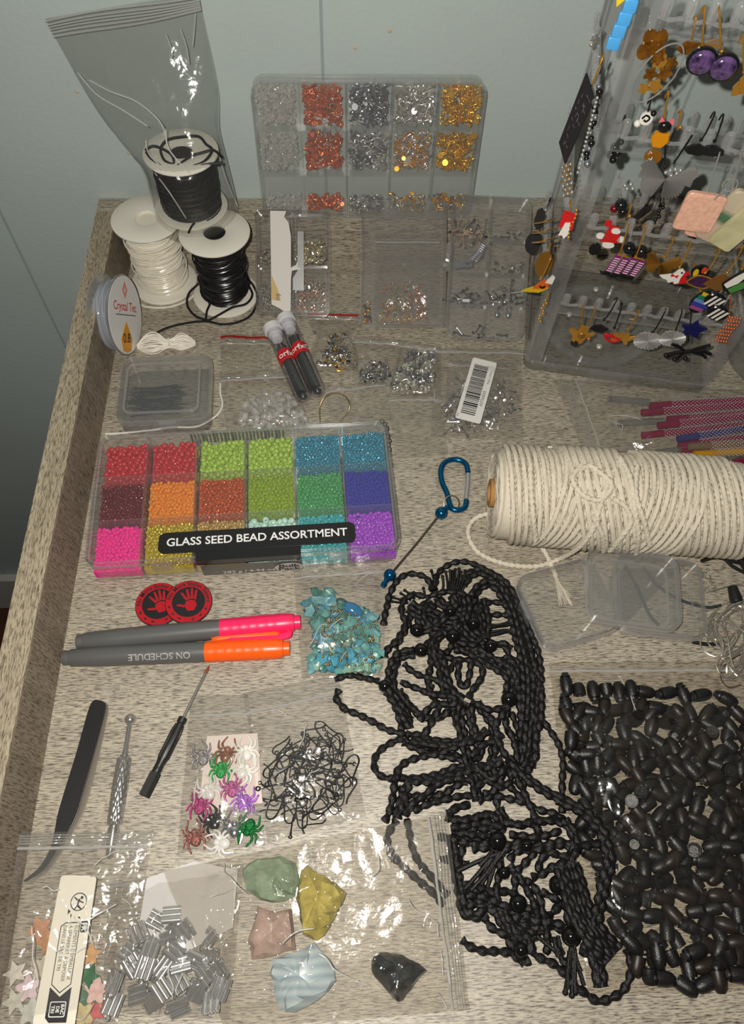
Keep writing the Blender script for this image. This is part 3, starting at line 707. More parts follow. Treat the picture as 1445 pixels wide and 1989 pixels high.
# flat case holding a little bag of jump rings
T5 = 1.2
M, w, L = lean_case((699, 632), (864, 634), (703, 390), (868, 390), 6.2, T5, .8)
cfl = case('flat_case', 'flat rectangular clear case with a small bag of rings inside', 'small case', M, w, L, T5, .25, lid=.5, fb=f_milky, fe=f_milkyedge, latch=(('R', .2),))
Mf = M; wf, Lf = w, L
def sheet_bag(label, M, w, L, z, bulge, seed, fm=None, cat='bag', strip=None, lipfrac=.1, group=None, name='zip_bag', amp=.12, n=30):
    """flat zip bag in the local xy plane (opening towards +y)"""
    o = thing(name, label, cat, group=group); set_m(o, M)
    def top(u, v):
        e = min(1, 6*min(u, 1-u))*min(1, 6*min(v, 1-v)); x = (u-.5)*w; y = (.5-v)*L
        b = bulge*(1-(2*u-1)**4)*(1-(2*v-1)**2*.6)*(0 if v < lipfrac else min(1, (v-lipfrac)*5))
        r1 = 1-2*abs(mnoise.noise((x*.55+seed, y*.4, seed*.7))); r2 = 1-2*abs(mnoise.noise((x*1.2, y*1.2+seed, 3.)))
        return (x+.05*mnoise.noise((y*.8, seed, 1.)), y+.05*mnoise.noise((x*.8, seed, 5.)), z+.03+e*(b+amp*(r1*.7+r2*.4+.5)))
    mf = MB().grid(top, n, n)
    mf.build('front_film', fm or f_bagthin, o)
    MB().grid(lambda u, v: ((.5-u)*w, (.5-v)*L, z), 10, 10).build('back_film', fm or f_bagthin, o)
    yz = L/2-L*lipfrac
    for k, (dy, r, m_) in enumerate(((0, .07, f_zip), (.2, .05, f_lip))):
        P = np.array([(xx, yz+dy+.03*math.sin(xx), z+.12) for xx in np.linspace(-w/2+.02, w/2-.02, 20)])
        MB().tube(P, r, 6, flat=.5).build('zip_rib', m_, o)
    if strip:
        MB().box(-w/2+.03, w/2-.03, yz+.28, yz+.42, z+.1, z+.13).build('red_strip', strip, o)
    return o
ib = sheet_bag('tiny zip bag of jump rings lying inside the flat clear case', M @ TR(.35, -.9, .15), 5.3, 7.0, .2, .5, 5.)
pile('gold and rose jump rings in the bag inside the flat case', M, -1.6, 2.0, -L/2+.5, -1.4, .4, .75, [T_ring, T_bit], [m_ros, m_pgold, m_cop], 170, 45)
pile('silver jump rings at the bottom of the flat case', M, -2.0, .6, -L/2+.4, -2.6, .4, .85, [T_ring], [m_sil2, m_pgold], 110, 46, s=(1, 1.5))
pile('amber brass bits in the corner of the flat case', M, -w/2+.3, -w/2+.75, -L/2+.4, -2.8, .2, .9, [T_ring, T_bit], [m_gold, m_cop, m_dk], 40, 47)
# eight-compartment case
T6 = 1.5
M, w, L = lean_case((868, 655), (1022, 662), (878, 378), (1028, 383), 7.2, T6, 1.0)
c8 = case('findings_case', 'narrow eight-compartment clear case with metal findings, leaning by the earring stand', 'small case', M, w, L, T6, .8, 2, 4, lid=.45, fb=f_milky, fe=f_milkyedge, latch=(('L', 1.2),), rowsat=[.24, .47, .71])
yb = [-L/2, -L/2+.24*L, -L/2+.47*L, -L/2+.71*L]; w2 = w/2
for k, (lab, x0, x1, r, h, Ts, ms, n) in enumerate((
    ('rose gold headpins in top cell of the eight-compartment case', -w2+.3, -.2, 3, .9, [T_hook, T_bit], [m_ros, m_dk, m_pgold], 60),
    ('few silver loops in top cell nearest the earring stand', .2, w2-.4, 3, .45, [T_ring, T_bit], [m_sil, m_dk], 22),
    ('silver dots in second-row cell of the eight-compartment case', .2, w2-.4, 2, .7, [T_bit, T_ring], [m_sil2, m_dk], 26),
    ('dark ribbon ends in third-row cell of the eight-compartment case', -w2+.3, -.3, 1, .9, [T_hook, T_tube], [m_dk, m_gun], 40),
    ('silver bails and pins in third-row cell by the stand', .2, w2-.4, 1, 1.3, [T_hook, T_ring, T_bit], [m_sil2, m_dk, m_sil], 70),
    ('scattered dark hooks in the bottom cell of the eight-compartment case', -w2+.3, 1.2, 0, .45, [T_hook, T_bit], [m_dk, m_gun], 22))):
    pile(lab, M, x0, x1, yb[r]+.2, yb[r]+.2+h, .3, T6-.35, Ts, ms, n, 60+k)
comb_m = MB().box(-.75, .75, -.16, .16, 0, .12)
for k in range(9): comb_m.box(-.7+k*.165, -.62+k*.165, -.26, .26, .1, .2)
me = comb_m.mesh('ribbon_clamp', m_gun)
for k, (x, y, a, lab) in enumerate(((-1.2, 1.1, 35, 'toothed silver ribbon clamp lying slanted in the eight-compartment case'), (-.75, 1.6, 62, 'toothed silver ribbon clamp propped upright in the eight-compartment case'), (-2.0, .55, 8, 'dark ribbon clamp flat at the bottom of a second-row cell'))):
    o = inst(me, 'ribbon_clamp', None, M @ TR(x, y-.3, T6-.55, rz=a)); tag(o, lab, 'ribbon clamp')
for k, (x, lab) in enumerate(((.95, 'teardrop pin hanging down over divider, nearer the middle, in the eight-compartment case'), (1.85, 'teardrop pin hanging down over divider, nearer the stand, in the eight-compartment case'))):
    o = MB().sphere((0, -.5, 0), .24, 10, 8, (.9, 1.2, .6)).tube([(0, -.3, 0), (0, .0, 0), (0, .5, 0)], .03, 5).build('teardrop_pin', m_gun); set_m(o, M @ TR(x, yb[1]-.1, T6-.45)); tag(o, lab, 'pin')
o = MB().lathe([(0, -.3), (.12, -.3), (.14, 0), (.12, .3), (0, .3)], 10).xform(TR(ry=90)).build('crystal_tube', pmat('white_bead', (.8, .8, .78), .2)); set_m(o, M @ TR(-1.6, yb[1]+.35, T6-.4)); tag(o, 'white tube bead on dark pin in the eight-compartment case', 'bead')
# ---------------------------------------------------------------- head pin case
PBM = TR(*((at(235, 700, 1.3)+at(405, 690, 1.3)+at(412, 822, 1.3)+at(238, 826, 1.3))/4*np.array([1, 1, 0])), rz=2)
pc = case('pin_case', 'square milky clear case of blackened ball-head pins', 'small case', PBM, 6.7, 6.1, 1.6, .8, fb=f_milky, fe=f_milkyedge, lid=.5, latch=(('F', .3),))
MB().shell(rr(5.5, 4.7, .6, 4, -.2, 0), rr(5.2, 4.4, .5, 4, -.2, 0), 1.55, 1.7).build('lid_rim', f_milkyedge, pc)
m_steel = pmat('blue_steel', srgb(84, 88, 96), .28, .8)
pm = MB().tube([(-1.7, 0, 0), (0, 0, 0), (1.7, 0, 0)], .028, 5).sphere((-1.75, 0, 0), .085, 8, 6); me = pm.mesh('head_pin', m_steel)
rnd = random.Random(12); Wm = np.array(PBM)
for k in range(64):
    s_ = 1 if k % 2 else -1; y = rnd.uniform(-1.45, 1.0); 
    o = inst(me, 'head_pin', None, Wm @ TR(-.85+rnd.uniform(-.35, .35)+s_*.3, y, .2+.5*rnd.random()+.25*(1-abs(y)), rz=(0 if s_ > 0 else 180)+rnd.uniform(-4, 9), ry=rnd.uniform(-2, 2)))
    tag(o, 'thin blackened ball-head pin lying crosswise inside the square milky case', 'pin', 'ball-head pins in the square case')
# white elastic strand curling round the case
P = pxpath([(205, 843, .06), (240, 841), (290, 836), (335, 830, .25), (380, 829, .25), (408, 816), (425, 802), (432, 785), (428, 764), (428, 745)], .08, 8)
o = MB().tube(P, .075, 7).build('elastic_strand', pmat('white_elastic', srgb(226, 224, 216), .4)); tag(o, 'single strand of white elastic curling around the milky pin case', 'cord')
# ---------------------------------------------------------------- two glass tubes
f_glass = film('tube_glass', .03, (.96, .96, .97), .04, (.6, .6, .62), ior=1.45); m_cap = pmat('cap_plastic', srgb(222, 220, 222), .4); m_dark = pmat('dark_pins', srgb(64, 62, 62), .35, .6)
for k, (a, b, lab) in enumerate((((530, 640), (588, 768), 'glass tube of dark pins with white cap, the one nearer the bead bags'), ((556, 622), (616, 758), 'glass tube of dark pins with white cap, the one nearer the findings case'))):
    A0 = at(*a, .75); B1 = at(*b, .75); y = A0-B1; L = np.linalg.norm(y); M = frame(B1, np.cross(y, (0, 0, 1)), (0, 0, 1)); M = frame(B1, np.cross((0, 0, 1), y), np.cross(y, np.cross((0, 0, 1), y)))
    g = thing('pin_tube', lab, 'glass tube'); set_m(g, M)      # local z towards the cap
    R = .66; pr = [(0, -.55), (.3, -.5), (.52, -.32), (R-.02, -.05), (R, .2), (R, L-.2), (R-.07, L-.2), (R-.07, .2), (.5, -.1), (.3, -.4), (0, -.46)]
    MB().lathe(pr, 24).build('glass', f_glass, g)
    MB().lathe([(0, L-1.25), (.42, L-1.2), (.5, L-.75), (.58, L-.7), (.58, L-.25), (.74, L-.22), (.76, L+.25), (.7, L+.32), (0, L+.33)], 24).build('cap', m_cap, g)
    rnd = random.Random(70+k)
    for j in range(16):
        a_ = rnd.uniform(0, 6.28); q = .42*math.sqrt(rnd.random()); 
        MB().tube([(q*math.cos(a_), q*math.sin(a_), .1), (q*math.cos(a_)*.9, q*math.sin(a_)*.9, L*.5), (q*math.cos(a_+.3), q*math.sin(a_+.3), L-1.9)], .06, 5).build('pin', m_dark, g)
    MB().sphere((0, 0, -.1), .3, 10, 8).build('steel_ball', m_dk, g)
    z0 = L*.42
    lb = MB(); lb.grid(lambda u, v: ((R+.015)*math.cos(.2+2.9*u), (R+.015)*math.sin(.2+2.9*u), z0+1.15*v+.28*math.sin(math.pi*u)), 14, 2); lo = lb.build('label', pmat('label_red', srgb(190, 30, 36), .4), g)
    V, F = text_geo('orfxC' if k else 'orfx', .72, bold=.01)
    V2 = np.array([((R+.03)*math.cos(math.pi/2+x/R), (R+.03)*math.sin(math.pi/2+x/R), z0+.82+yv) for x, yv, _ in V]); V2 = np.array([((R+.03)*math.cos(math.pi/2+x/R*1.0), (R+.03)*math.sin(math.pi/2+x/R), z0+.82+yv) for x, yv, _ in V])
    MB().add(V2, F).build('lettering', m_wht, lo, smooth=False)
# ================================================================ zip bags on the table
def quad_bag(name, label, TL, TR_, BR, BL, bulge=.4, seed=1., amp=.1, lip=.1, strip=None, fm=None, z=.04, zc=None, n=34, zips=2, cat='bag', curl=0., waist=0., ribs=0, creases=0):
    """zip bag lying on the table; the zip edge runs TL-TR; zc gives each corner's own height"""
    zc = zc or (z, z, z, z)
    cs_ = [at(p[0], p[1], q) for p, q in zip((TL, TR_, BR, BL), zc)]
    o0 = np.mean(cs_, 0); o0[2] = 0
    o = thing(name, label, cat, o0)
    def P(u, v):
        if waist: u = .5+(u-.5)*(1-waist*math.exp(-((v-.45)/.16)**2))
        return (cs_[0]*(1-u)+cs_[1]*u)*(1-v)+(cs_[3]*(1-u)+cs_[2]*u)*v
    fm = fm or f_bagthin
    def top(u, v):
        p = P(u, v); e = min(1, 7*min(u, 1-u))*min(1, 7*min(v, 1-v))
        b = bulge*(1-(2*u-1)**4)*(1-(2*v-1)**4)*min(1, max(0, (v-lip)*4))
        x, y = p[0], p[1]
        r1 = max(0, 1-3.2*abs(mnoise.noise((x*.38+seed*3.1, y*.38, seed)))); r2 = max(0, 1-3*abs(mnoise.noise((x*.9+y*.3, y*.9-x*.3+seed*2, seed+4.))))
        r3 = mnoise.noise((x*.5, y*.5, seed*5))
        ed = .07*mnoise.noise((x*.9, y*.9, seed+9))
        return np.array([x-o0[0]+ed, y-o0[1]+ed*.7, p[2]+.02+e*(b+amp*(r1*1.0+r2*.6+r3*.6+.35))+curl*(max(0, .12-v)*8)**2])
    MB().grid(top, n, n).build('front_film', fm, o, angle=None)
    MB().grid(lambda u, v: P(1-u, v)-o0, 10, 10).build('back_film', fm, o, angle=None)
    zz = [(lip, .075, f_zip), (lip*.72, .05, f_lip)]+[(lip*(.55-.16*k), .035, f_lip) for k in range(ribs)]
    for (v, r, m_) in zz:
        Q = np.array([top(u, v)+np.array([0, 0, .04]) for u in np.linspace(.005, .995, 24)])
        MB().tube(Q, r, 6, flat=.6).build('zip_rib', m_, o)
    crnd = random.Random(int(seed*17)+3)
    for k in range(creases):  # thin white tubes on random folds, painting glints onto the film
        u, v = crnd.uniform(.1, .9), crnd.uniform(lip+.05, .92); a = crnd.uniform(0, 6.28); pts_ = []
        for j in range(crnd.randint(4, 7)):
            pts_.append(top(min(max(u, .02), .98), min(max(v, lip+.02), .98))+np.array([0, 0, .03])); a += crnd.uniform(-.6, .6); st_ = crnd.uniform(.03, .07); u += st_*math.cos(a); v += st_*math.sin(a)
        Q = catmull(pts_, 4); MB().tube(Q, [.005]+[.018]+[.03]*(len(Q)-4)+[.018]+[.005], 6, flat=.7).build('crease', f_crease_glint, o)
    if strip:
        v0, v1 = lip*.25, lip*.5
        MB().grid(lambda u, v: top(.01+.98*u, v0+(v1-v0)*v)+np.array([0, 0, .03]), 16, 1).build('red_strip', strip, o)
    return o
def in_poly(x, y, P):
    c = False; j = len(P)-1
    for i in range(len(P)):
        if (P[i][1] > y) != (P[j][1] > y) and x < (P[j][0]-P[i][0])*(y-P[i][1])/(P[j][1]-P[i][1])+P[i][0]: c = not c
        j = i
    return c
def pack(poly, n, seed, tries=14):
    """n well-spread points (world x,y) inside a polygon given in photo pixels on the table"""
    P = [tuple(at(x, y, .4)[:2]) for x, y in poly]; rnd = random.Random(seed)
    xs = [p[0] for p in P]; ys = [p[1] for p in P]; out = []
    while len(out) < n:
        best = None; bd = -1
        for _ in range(tries):
            while True:
                x = rnd.uniform(min(xs), max(xs)); y = rnd.uniform(min(ys), max(ys))
                if in_poly(x, y, P): break
            d = min([(x-a)**2+(y-b)**2 for a, b in out] or [9e9])
            if d > bd: bd = d; best = (x, y)
        out.append(best)
    return out
def heap(label, poly, z0, z1, Ts, ms, n, seed, s=(.8, 1.15), cat='findings'):
    rnd = random.Random(seed); mb = MB()
    for x, y in pack(poly, n, seed, 3): put(mb, rnd.choice(Ts), rndM(rnd, (x, y, rnd.uniform(z0, z1)), rnd.uniform(*s)), rnd.randrange(len(ms)))
    o = mb.build('findings', ms); tag(o, label, cat, kind='stuff'); return o
quad_bag('zip_bag', 'small flat zip bag with red strip, nearly empty, below the black spool', (428, 648), (524, 650), (530, 722), (430, 722), .15, 1., .12, .3, m_redstrip, creases=1)
T_gem = tmpl(MB().lathe([(0, -.12), (.13, 0), (.08, .1), (0, .1)], 6))
for k, (x, y) in enumerate(((503, 708), (512, 713))):
    o = MB().add(*T_gem).build('crystal_bead', m_clr, None, at(x, y, .15)); tag(o, 'tiny clear crystal bead in the red-strip bag below the black spool', 'bead', 'crystals in the flat red-strip bag')
quad_bag('zip_bag', 'zip bag of clear plastic bead caps behind the bead box', (426, 724), (566, 715), (604, 828), (440, 838), .55, 2., .1, .16, creases=1)
T_cap = tmpl(MB().lathe([(.08, 0), (.28, .05), (.34, .2), (.3, .26), (.2, .1), (.08, .05), (.08, 0)], 9, cap=False))
me = tm(T_cap, 'flower_cone', m_clr); rnd = random.Random(3)
for x, y in pack([(470, 810), (492, 770), (520, 765), (552, 770), (580, 800), (592, 824), (545, 832), (470, 834)], 70, 9, 8):
    o = inst(me, 'flower_cone', None, rndM(rnd, (x, y, rnd.uniform(.2, .75)), rnd.uniform(.8, 1.15))); tag(o, 'clear flower-shaped plastic cone in the bag behind the bead box', 'bead', 'clear bead cones')
quad_bag('zip_bag', 'red-strip zip bag pinched in the middle, full of silver and gold bits', (597, 606), (697, 608), (696, 720), (604, 720), 1.0, 3., .12, .14, m_redstrip, waist=.28, creases=1)
heap('silver and brass findings in the pinched red-strip bag', [(640, 652), (668, 650), (676, 680), (692, 708), (652, 713), (618, 706), (634, 684)], .15, .85, [T_ring, T_bit, T_tube], [m_sil2, m_sil2, m_gun, m_gold, m_dk], 230, 31)
for k, (x, y) in enumerate(((658, 718), (665, 715))):
    o = MB().tube([(.2*math.cos(a), .2*math.sin(a)*.8, .12+.08*math.sin(a+k)) for a in np.linspace(0, 6.2, 16)], .045, 6).build('jump_ring', m_gold, None, at(x, y, 0)); tag(o, 'gold jump ring, %s of the two below the pinched bag' % ('the one nearer the glass tubes' if k == 0 else 'the one farther from the tubes'), 'ring')
quad_bag('zip_bag', 'zip bag with a small heap of dark silver crimps', (688, 652), (788, 661), (764, 752), (684, 742), .5, 4., .1, .16, creases=1)
heap('small heap of dark silver crimps in a zip bag', [(702, 712), (725, 700), (752, 704), (762, 730), (735, 740), (698, 738)], .12, .5, [T_tube, T_bit, T_ring], [m_gun, m_sil2, m_dk], 120, 32)
quad_bag('zip_bag', 'zip bag bulging with silver cord ends', (782, 660), (858, 672), (856, 770), (752, 768), .9, 5., .1, .14, creases=1)
T_cend = tmpl(MB().lathe([(.12, 0), (.2, 0), (.22, .18), (.12, .28), (.05, .3), (.1, .24), (.12, 0)], 9, cap=False)); me = tm(T_cend, 'cord_end', m_sil2); me2 = tm(T_cend, 'cord_end', m_gun); rnd = random.Random(33)
for i, (x, y) in enumerate(pack([(782, 690), (838, 684), (846, 720), (838, 758), (800, 764), (762, 760), (768, 735), (784, 715)], 78, 33, 6)):
    o = inst(me if i % 3 else me2, 'cord_end', None, rndM(rnd, (x, y, rnd.uniform(.2, .85)), rnd.uniform(.9, 1.3))); tag(o, 'shiny silver cord end in the bulging bag beside the barcode bag', 'cord end', 'silver cord ends')
quad_bag('zip_bag', 'empty zip bag with the bronze wire loop beside the glass tubes', (630, 752), (746, 736), (768, 836), (648, 842), .12, 6., .1, .14)
quad_bag('zip_bag', 'almost empty zip bag holding one open ring, behind the carabiner', (752, 764), (856, 764), (870, 884), (768, 892), .15, 7., .1, .13)
o = MB().tube([(.22*math.cos(a), .22*math.sin(a), .14) for a in np.linspace(.3, 5.8, 16)], .04, 6).build('jump_ring', m_sil2, None, at(822, 874, 0)); tag(o, 'single open silver ring in the almost empty bag behind the carabiner', 'ring')
o = MB().tube(pxpath([(622, 820, .1), (621, 792, .5), (630, 772, .9), (648, 763, 1.0), (668, 768, .9), (679, 785, .7), (676, 800, .4), (660, 818, .1)], .1, 8), .045, 6).build('wire_loop', pmat('bronze_wire', srgb(140, 118, 76), .35, .7)); tag(o, 'bronze wire bent into an open loop behind the bead box', 'wire')
# short black chain beside the bead box
ch = thing('chain', 'short length of black chain beside the bead box corner', 'chain', at(750, 845, 0)); c0 = at(750, 845, 0)
for k, p in enumerate(((742, 818), (748, 824), (752, 832), (749, 840), (754, 848), (757, 856), (754, 864), (757, 873))):
    q = at(*p, .12)-c0
    MB().tube([(.17*math.cos(a), .12*math.sin(a), .06*math.sin(a+k)) for a in np.linspace(0, 5.9, 12)], .035, 5).build('link', m_black, ch, q, (0, 0, k*1.1))
# barcode bag
quad_bag('zip_bag', 'larger zip bag with white barcode sticker and silver pins', (846, 676), (1013, 678), (1016, 858), (836, 848), .9, 8., .14, .06, zips=2, creases=2)
quad_bag('zip_bag', 'small inner bag inside the barcode bag', (870, 700), (985, 705), (960, 828), (862, 822), .5, 9., .1, .1, z=.08)
heap('loose silver pins in the barcode bag', [(952, 760), (980, 735), (998, 770), (992, 815), (962, 830), (940, 815)], .15, .6, [T_hook, T_ring, T_bit], [m_sil2, m_gun, m_sil], 90, 34)
heap('silver tubes around the inner bag of the barcode bag', [(862, 790), (880, 760), (905, 740), (930, 790), (945, 820), (900, 838), (868, 830)], .15, .55, [T_hook, T_ring, T_tube], [m_sil2, m_gun], 110, 35)
st = [at(*p, 1.15) for p in ((926, 697), (971, 706), (927, 823), (876, 808))]
so = np.mean(st, 0); sx_ = (st[1]+st[2])/2-(st[0]+st[3])/2; sy_ = (st[0]+st[1])/2-(st[2]+st[3])/2
M = frame(so, sx_, sy_); Ws, Ls = np.linalg.norm(sx_), np.linalg.norm(sy_)
sk = thing('barcode_sticker', 'white barcode sticker stuck on the larger zip bag', 'sticker'); set_m(sk, M)
MB().prism(rr(Ws, Ls, .15), -.02, .02).build('paper', pmat('sticker_paper', srgb(222, 220, 214), .6), sk)
bars = MB(); rnd = random.Random(5); y = -Ls/2+.6
while y < Ls/2-.6:
    h = rnd.choice((.05, .05, .09, .14)); bars.box(-Ws/2+.28, Ws/2-.55, y, y+h, .021, .026); y += h+rnd.choice((.05, .05, .09))
bars.build('printed_bars', m_ink, sk)
letters('437764203', .34, TR(Ws/2-.32, -.7, .025, rz=90), m_ink, sk); letters('Made in China', .22, TR(Ws/2-.25, 1.4, .025, rz=90), m_ink, sk); letters('PCS', .2, TR(-Ws/2+.15, -Ls/2+.35, .025, rz=90), m_ink, sk)
# ---------------------------------------------------------------- turquoise chips
quad_bag('zip_bag', 'zip bag of turquoise stone chips in front of the bead box', (569, 1098), (756, 1084), (744, 1312), (586, 1318), 1.3, 10., .14, .13, creases=5)
quad_mats = [pmat('turquoise_%d' % i, srgb(*c), .35, var=.3, vscale=220.) for i, c in enumerate(((100, 158, 152), (80, 148, 168), (132, 166, 148), (74, 126, 120), (118, 172, 176)))]
def rock(seed, sx=1, sy=1, sz=1, seg=10, rings=8, amp=.35, f=.9, facet=0):
    mb = MB().sphere((0, 0, 0), 1.0, seg, rings); V = mb.v[0]
    for i in range(len(V)):
        d = V[i]/np.linalg.norm(V[i]); n = mnoise.noise((d[0]*f+seed*7.3, d[1]*f, d[2]*f)); n2 = mnoise.noise((d[0]*2.3*f, d[1]*2.3*f+seed*3.1, d[2]*2.3*f))
        V[i] = d*(1+amp*n*1.6+amp*.6*n2)
    mb.v[0] = V*np.array([sx, sy, sz]); return mb
chips = [[rock(i+1, .38, .28, .22, 8, 6, .45, 1.2).mesh('turquoise_chip', m_) for m_ in quad_mats] for i in range(5)]
rnd = random.Random(21)
for i, (x, y) in enumerate(pack([(598, 1158), (640, 1150), (652, 1172), (700, 1185), (728, 1205), (738, 1298), (720, 1308), (604, 1302), (612, 1240), (600, 1200)], 98, 21, 10)):
    o = inst(chips[rnd.randrange(5)][rnd.randrange(5)], 'turquoise_chip', None, TR(x, y, rnd.uniform(.25, .95), rnd.uniform(-40, 40), rnd.uniform(-40, 40), rnd.uniform(0, 360), rnd.uniform(.8, 1.35))); tag(o, 'polished turquoise stone chip in the zip bag before the bead box', 'stone chip', 'turquoise chips')
m_brass = pmat('antique_brass', srgb(176, 140, 80), .3, .8); me = MB().sphere((0, 0, 0), .1, 8, 6).mesh('brass_bead', m_brass)
for i, (x, y) in enumerate(pack([(640, 1190), (690, 1195), (725, 1230), (730, 1300), (620, 1300), (625, 1230)], 70, 22, 6)):
    o = inst(me, 'brass_bead', None, TR(x, y, rnd.uniform(.7, 1.15))); tag(o, 'tiny round brass bead among the turquoise chips', 'bead', 'brass beads among the turquoise')
o = MB().sphere((0, 0, 0), 1., 18, 12, (.68, .42, .3)).build('cabochon', pmat('blue_cabochon', srgb(18, 112, 160), .15, spec=.7), None, at(686, 1184, .8), (0, .2, -.55)); tag(o, 'smooth deep blue oval cabochon among the turquoise chips', 'cabochon')
o = rock(9, .4, .35, .3).build('dark_stone', pmat('dark_teal', srgb(38, 66, 72), .3), None, at(662, 1170, .7)); tag(o, 'dark teal stone nugget beside the blue cabochon', 'stone')
# ---------------------------------------------------------------- spiders
quad_bag('zip_bag', 'narrow zip bag of glitter spider charms', (371, 1352), (482, 1350), (516, 1642), (344, 1657), .55, 11., .1, .14, z=.03, creases=1)
pc_ = [at(*p, .1) for p in ((402, 1430), (500, 1424), (510, 1560), (385, 1575))]
o = MB().add(pc_+[p-np.array([0, 0, .04]) for p in pc_], [(3, 2, 1, 0), (4, 5, 6, 7), (0, 1, 5, 4), (1, 2, 6, 5), (2, 3, 7, 6), (3, 0, 4, 7)]).build('paper_card', pmat('pink_card', srgb(222, 206, 198), .7)); tag(o, 'pale pink paper card behind the spider charms', 'card')
def spider_mb():
    mb = MB().sphere((0, -.12, .12), .3, 12, 8, (1, 1.15, .5)).sphere((0, .3, .12), .2, 10, 8, (1, 1, .6))
    for s in (-1, 1):
        for k, (a, l) in enumerate(((62, .85), (25, .72), (-15, .72), (-52, .85))):
            a = math.radians(a); b = np.array([s*.15, .12, .1]); e = b+np.array([s*math.cos(a), math.sin(a), 0])*l*.6; e2 = e+np.array([s*math.cos(a+.9*(1 if k < 2 else -1)), math.sin(a+.9*(1 if k < 2 else -1)), 0])*l*.55
            mb.tube(catmull([b, (b+e)/2+np.array([0, 0, .05]), e, e2], 3), [.075]*7+[.06, .05, .04][:3], 6, flat=.7)
    return mb
def gl(n, c, r=.35, m=.4): return pmat(n, srgb(*c), r, m, var=.6, vscale=900., bump=.9, bscale=900.)
sp = [((394, 1473), 20, gl('zebra_silver', (150, 148, 148)), 'silver and black'), ((439, 1466), -15, pmat('leopard_print', srgb(126, 84, 60), .3, var=.7, vscale=350.), 'leopard brown'), ((479, 1463), 10, pmat('white_enamel', srgb(226, 224, 214), .3), 'plain white, topmost'), ((429, 1497), 5, gl('green_glitter', (30, 160, 70)), 'bright green glitter'), ((473, 1499), -35, pmat('white_enamel', srgb(226, 224, 214), .3), 'plain white, beside the green glitter one'),
      ((406, 1539), 30, pmat('clear_white', srgb(214, 210, 204), .3), 'pale translucent white'), ((451, 1534), 12, gl('pink_glitter', (190, 96, 150)), 'pink glitter, in the middle'), ((474, 1560), -20, gl('purple_glitter', (176, 110, 210), .3, .2), 'lilac purple'), ((389, 1567), -10, gl('magenta_glitter', (176, 60, 120)), 'dark magenta glitter'), ((415, 1597), 25, pmat('black_enamel', (.012, .012, .012), .25), 'glossy black'), ((455, 1612), 0, pmat('chrome', srgb(220, 220, 220), .15, .9), 'chrome silver'), ((484, 1607), 160, gl('emerald_glitter', (10, 110, 50)), 'dark emerald glitter'), ((380, 1628), 15, gl('rose_gold_glitter', (150, 96, 86)), 'brown rose'), ((432, 1638), 80, pmat('clear_white', srgb(214, 210, 204), .3), 'pale see-through, lowest')]
T_sp = tmpl(spider_mb())
for k, (p, a, m_, d) in enumerate(sp):
    o = MB().add(*T_sp).build('spider_charm', m_, None, at(p[0], p[1], .16+.06*(k % 3)), (0, 0, math.radians(a))); tag(o, '%s spider charm in the narrow zip bag' % d, 'spider charm')
# ---------------------------------------------------------------- black ear wires
quad_bag('zip_bag', 'zip bag of tangled black ear wires', (472, 1346), (657, 1310), (711, 1584), (519, 1638), .75, 12., .15, .15, ribs=2, z=.05, creases=3)
def hook_mb(rw=.036):
    P = catmull([(0, -.95, 0), (0, -.55, 0), (.02, .2, 0), (.15, .6, 0), (.42, .72, 0), (.66, .5, 0), (.72, 0, .02), (.78, -.5, .05), (.95, -.85, .05)], 4)
    mb = MB().tube(P, rw, 5); mb.tube([(.1*math.cos(a), -1.06+.1*math.sin(a), 0) for a in np.linspace(1.6, 7.6, 10)], rw, 5)
    mb.lathe([(.0, 0), (.07, .02), (.07, .14), (0, .16)], 6, TR(0, -.9, 0, rx=-90)); return mb
me = hook_mb(.042).mesh('ear_wire', m_blacksat); rnd = random.Random(8)
for x, y in pack([(522, 1500), (560, 1448), (610, 1420), (652, 1425), (672, 1470), (678, 1530), (640, 1578), (560, 1598), (530, 1570)], 62, 8, 6):
    o = inst(me, 'ear_wire', None, TR(x, y, rnd.uniform(.15, .75), rnd.uniform(-22, 22), rnd.uniform(-22, 22), rnd.uniform(0, 360), rnd.uniform(.8, 1.05))); tag(o, 'thin black fish-hook ear wire tangled inside the zip bag', 'ear wire', 'black ear wires')
